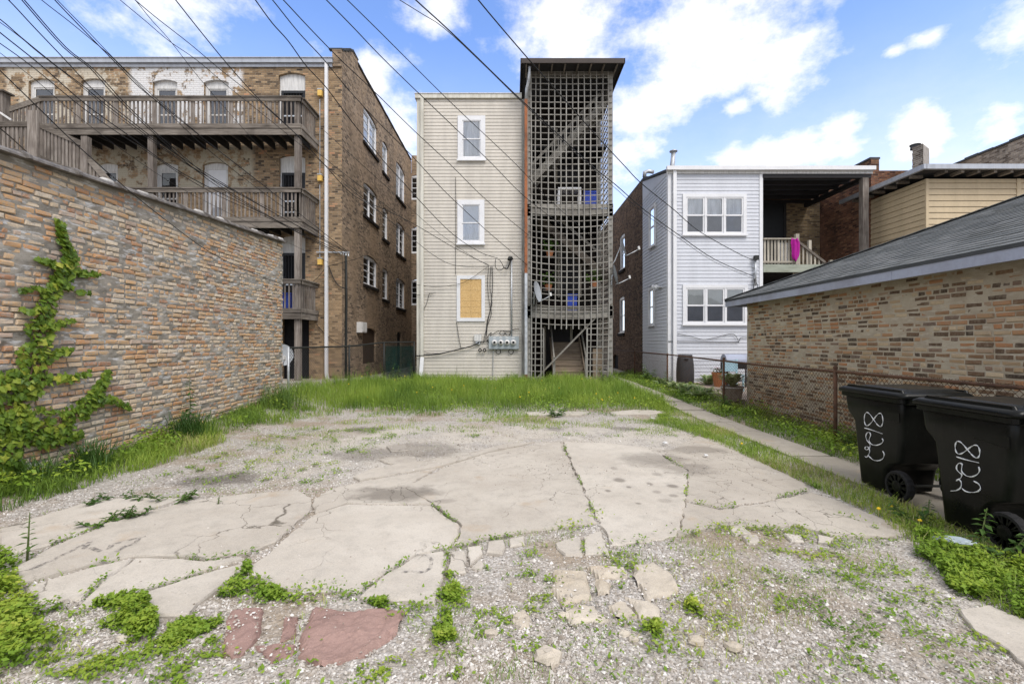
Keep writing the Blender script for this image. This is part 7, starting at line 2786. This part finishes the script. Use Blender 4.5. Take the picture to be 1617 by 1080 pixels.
a = vr.uniform(0, 6.28, N)
V = oct_[None, :5, :] * (1 + vr.uniform(-.4, .4, (N, 5, 3)))
V[:, :4, 2] = vr.uniform(-.5, .35, (N, 4))
V[:, 4, :2] = vr.uniform(-.45, .45, (N, 2))
V[:, :, 2] *= vr.uniform(.5, 1.0, (N, 1))
ca, sa = np.cos(a)[:, None], np.sin(a)[:, None]
x_ = (V[:, :, 0] * ca - V[:, :, 1] * sa) * size[:, None]
y_ = (V[:, :, 0] * sa + V[:, :, 1] * ca) * size[:, None]
z_ = V[:, :, 2] * size[:, None]
GZn = gh(Xg, Yg) + (fbm(Xg * 3.1, Yg * 3.1, 4) - .5) * .035 + .002
GZn = np.where(on, gh(Xg, Yg) + .018 + .010 * rgh, GZn)
P3 = np.stack([x_ + Xg[:, None], y_ + Yg[:, None], z_ + GZn[:, None]], -1).reshape(-1, 3)
FQ = (of_[None] + (np.arange(N) * 5)[:, None, None]).reshape(-1, 3)
m_, n_ = new_mat('loose_stones')
rf = n_.n('ShaderNodeAttribute', attribute_name='rnd').outputs['Fac']
cc = n_.ramp(rf, [(0, (.22, .19, .155)), (.35, (.37, .33, .285)), (.75, (.50, .465, .42)), (1, (.68, .655, .62))])
st_ = stain_field(n_, n_.pos())
cc = n_.mix(n_.m('MULTIPLY', st_, .7), cc, (.09, .075, .06))
n_.bsdf(cc, .92, None, .15)
link('loose_gravel', mesh_q('loose_gravel', P3, FQ, False, np.repeat(vr.random(N), 5)), m_, None, kind='stuff')

# single lumps of broken concrete and litter
rk = random.Random(41)
for i, (px, py, s_) in enumerate(((1030, 985, .05), (985, 1003, .035), (1000, 1012, .03), (866, 1042, .07), (820, 978, .05), (890, 975, .04), (775, 1003, .04), (1100, 1016, .05), (1160, 1026, .05), (200, 1010, .05))):
    c = g(px, py)
    rings = []
    for (f_, z_) in ((.8, -.02), (1, .3), (.85, .7), (.4, .9)):
        rings.append([(c.x + s_ * f_ * math.cos(a) * rk.uniform(.75, 1.15), c.y + s_ * f_ * .8 * math.sin(a) * rk.uniform(.75, 1.15), c.z + z_ * s_ * .8 + rk.uniform(-.1, .1) * s_) for a in [2 * math.pi * k / 7 for k in range(7)]])
    o = MB().loft(rings).build('stone', M['rubble'], None)
    tag(o, ['pale stone right of the central rubble', 'small stone below the central rubble', 'smaller stone under another below the rubble', 'big pale stone low in the middle gravel', 'stone against the five-sided slab piece', 'stone between the five-sided piece and the rubble', 'stone left of the five-sided slab piece', 'stone in gravel beside the right leafy weed', 'stone in the gravel right of the leafy weed', 'stone in the gravel below the green mound'][i], 'stone')
for i, (px, py, s_, lab) in enumerate(((1050, 704, .045, 'crumpled white paper at the far edge of the right concrete'), (1115, 724, .035, 'white paper scrap near the path side of the concrete'), (1030, 664, .04, 'white paper scrap in grass at the old kerb'))):
    c = g(px, py)
    c.z += .035
    rings = []
    for (f_, z_) in ((.5, 0), (1, .3), (.7, .6), (.2, .7)):
        rings.append([(c.x + s_ * f_ * math.cos(a) * rk.uniform(.6, 1.2), c.y + s_ * f_ * math.sin(a) * rk.uniform(.6, 1.2), c.z + z_ * s_ + rk.uniform(-.12, .12) * s_) for a in [2 * math.pi * k / 8 for k in range(8)]])
    tag(MB().loft(rings).build('paper_scrap', M['paper'], None), lab, 'litter')
c = g(1508, 873)
M['film'] = plain('clear_wrapper', (.34, .40, .44), .3, .1, 30, spec=.6)
rings = []
for k in range(9):
    t = k / 8
    rr = .028 * math.sin(math.pi * (.1 + .8 * t)) + .008
    rings.append([(c.x - .11 + .22 * t, c.y + .05 - .1 * t + rr * 1.3 * math.cos(a), c.z + .09 + rr * math.sin(a) * rk.uniform(.6, 1.1)) for a in [2 * math.pi * j / 8 for j in range(8)]])
tag(MB().loft(rings).build('plastic_wrapper', M['film'], None), 'crumpled clear plastic wrapper in the clover before the nearer bin', 'litter')

# ================================================================== OVERHEAD CABLES
def cable(pts, y0, y1, r, label, group='overhead cables'):
    """traced in direction, hung between two depths"""
    d = [0]
    for a, b in zip(pts, pts[1:]): d.append(d[-1] + math.hypot(b[0] - a[0], b[1] - a[1]))
    P = []
    for (px, py), s_ in zip(pts, d):
        t = s_ / d[-1]
        Y = 1 / ((1 - t) / y0 + t / y1)
        P.append(P_(px, py, Y))
    P = [P[0] + (P[0] - P[1]).normalized() * 3.0] + P
    o = MB().tube(smooth_path(P, 4), r, 5).build('overhead_cable', M['cable'], None, smooth=True)
    tag(o, label, 'cable', group)


BX_ = (545, 400)
cable([(-60, -10), (0, 31), (34, 60), (87, 103), (135, 139), (182, 177), (300, 262), (420, 330), (548, 398)], 7, 17, .009, 'cable entering high at the left edge, upper of the close pair')
cable([(-60, -2), (0, 36), (34, 61), (60, 83), (120, 130), (200, 195), (320, 275), (470, 352), (546, 399)], 7, 17, .006, 'cable entering high at the left edge, lower of the close pair')
cable([(-60, 3), (0, 52), (65, 104), (135, 165), (200, 212), (290, 275), (430, 345), (545, 401)], 7, 17, .010, 'cable crossing the left edge just below the close pair')
cable([(-60, 28), (0, 69), (55, 109), (140, 178), (220, 232), (330, 302), (440, 352), (540, 402)], 7, 17, .008, 'cable crossing the left edge third below the close pair')
cable([(-60, 42), (0, 84), (60, 130), (118, 180), (200, 242), (290, 300), (400, 356), (520, 415)], 7, 17, .005, 'thin cable passing over the left end of the top balcony')
cable([(-60, 60), (0, 112), (70, 180), (120, 228), (195, 294), (267, 352), (334, 400), (400, 432), (450, 451)], 4.2, 10.6, .006, 'cable dropping down across the face of the orange brick wall')
cable([(-60, 158), (0, 203), (30, 229), (57, 254)], 6, 14.1, .012, 'thick cable ending at the stair post above the orange brick wall')
cable([(-20, -30), (13, 0), (57, 47), (100, 92), (150, 145), (200, 186), (280, 245), (400, 318), (540, 396)], 7, 17, .009, 'cable starting at the top left corner')
cable([(0, -40), (34, 0), (100, 75), (142, 108), (180, 150), (240, 208), (330, 285), (420, 340), (530, 398)], 7, 17, .009, 'left cable of the double line near the top left corner')
cable([(3, -40), (38, 0), (104, 75), (148, 110), (200, 166), (260, 222), (350, 295), (450, 356), (532, 402)], 7, 17, .009, 'right cable of the double line near the top left corner')
cable([(20, -40), (65, 0), (110, 35), (150, 68), (178, 92), (230, 145), (260, 172), (330, 238), (430, 315), (546, 398)], 7, 17, .007, 'lone cable that joins two others at the flat roof edge')
cable([(50, -40), (86, 0), (130, 46), (178, 95), (220, 138), (260, 170), (330, 226), (420, 296), (548, 397)], 7, 17, .009, 'left cable of the pair crossing the flat roof edge')
cable([(53, -40), (90, 0), (135, 46), (183, 96), (232, 143), (280, 184), (350, 242), (440, 312), (550, 398)], 7, 17, .006, 'right cable of the pair crossing the flat roof edge')
cable([(140, -40), (189, 0), (230, 34), (268, 66), (310, 95), (360, 137), (420, 185), (500, 250), (560, 300), (657, 385)], 7, 16.9, .006, 'cable left of the crossing above the flat roof')
cable([(178, -40), (213, 0), (240, 33), (268, 64), (310, 118), (350, 165), (400, 221), (440, 262)], 7, 15.4, .006, 'steep cable meeting another above the flat roof and ending at the top balcony')
cable([(165, -40), (215, 2), (250, 31), (300, 70), (350, 112), (400, 152), (470, 214), (540, 272), (656, 360)], 7, 17, .007, 'cable right of the crossing above the flat roof')
cable([(245, -40), (277, 0), (315, 48), (361, 104), (410, 158), (465, 210), (512, 260), (560, 310), (610, 332), (657, 356), (718, 392), (771, 419)], 7, 17.4, .009, 'cable passing the middle cloud gap and ending above the boarded window')
cable([(640, 322), (680, 358), (720, 388), (750, 408), (773, 419)], 14, 17.4, .006, 'short companion cable ending above the boarded window')
cable([(655, 380), (680, 400), (705, 415), (725, 420), (750, 422), (772, 421)], 16.8, 17.3, .009, 'slack cable sagging along the beige siding above the boarded window')
cable([(375, -40), (403, 0), (430, 37), (455, 65), (480, 100), (497, 119), (517, 141), (560, 198), (609, 258), (640, 292), (684, 340), (720, 374), (759, 399), (786, 408)], 7, 17.3, .010, 'cable from the top edge above the brick corner down to the beige wall bracket')
cable([(395, -40), (430, 0), (470, 50), (500, 82), (515, 99), (552, 144), (600, 196), (650, 246), (700, 300), (740, 338), (775, 370), (833, 419)], 7, 17.1, .009, 'cable passing the brick corner cornice and ending at the rusty downspout')
cable([(408, -40), (447, 0), (490, 46), (537, 94), (590, 144), (650, 203), (711, 260), (770, 318), (835, 372)], 7, 17.1, .009, 'cable crossing the top of the parapet stub')
cable([(475, -40), (515, 0), (560, 46), (600, 88), (650, 137), (720, 204), (778, 260), (830, 312), (900, 366)], 7, 17.0, .009, 'cable over the beige roof corner ending at the lattice')
cable([(507, -40), (548, 0), (600, 51), (650, 101), (720, 170), (815, 260), (870, 318), (936, 376)], 7, 17.0, .008, 'thin cable over the middle of the beige roof ending at the lattice')
cable([(615, -40), (656, 0), (700, 40), (740, 78), (810, 146), (870, 202), (932, 260), (972, 292), (1018, 332), (1073, 372), (1129, 410), (1191, 437)], 7, 16.8, .011, 'heavy cable over the beige roof to the white house mast')
cable([(640, 6), (700, 44), (760, 99), (812, 150), (870, 206), (930, 262), (969, 295), (1016, 336), (1073, 377), (1129, 414), (1190, 440)], 7.2, 16.8, .006, 'thin cable under the heavy one to the white house mast')
cable([(720, -45), (755, 0), (790, 42), (833, 92), (880, 145), (935, 207), (986, 262), (1013, 290), (1065, 332), (1105, 366), (1169, 402), (1191, 411)], 7, 16.8, .011, 'cable crossing the tower eave to the white house mast head')
wall_wire([(460, 463), (480, 455), (500, 440), (514, 424), (520, 420), (560, 410), (574, 404)], AY - .1, .010, 'wire slung from the lowest porch to the brick corner bracket')
wall_wire([(519, 420), (527, 440), (536, 452), (548, 456)], AY - .06, .016, 'black cable loop beside the white downspout on brown brick')
wall_wire([(500, 512), (514, 528), (530, 540), (542, 545)], AY - .05, .012, 'cable running low across the brown brick corner')
br = thing('cable_bracket', 'iron cable bracket at the brown brick corner', 'bracket', (AX, AY + .4, 4.7))
zb_ = fy(0, 399, AY)[1]
MB().box(AX - .9, AX + .3, AY - .09, AY - .045, zb_ - .02, zb_ + .02).build('crossbar', M['galv'], br)
for k in range(4):
    MB().lathe((AX + .02 + k * .09, AY - .14, zb_ - .05 - .02 * k), [(.02, -.05), (.035, -.03), (.02, 0), (.035, .03), (.02, .05)], 8).build('insulator', M['galv'], br)
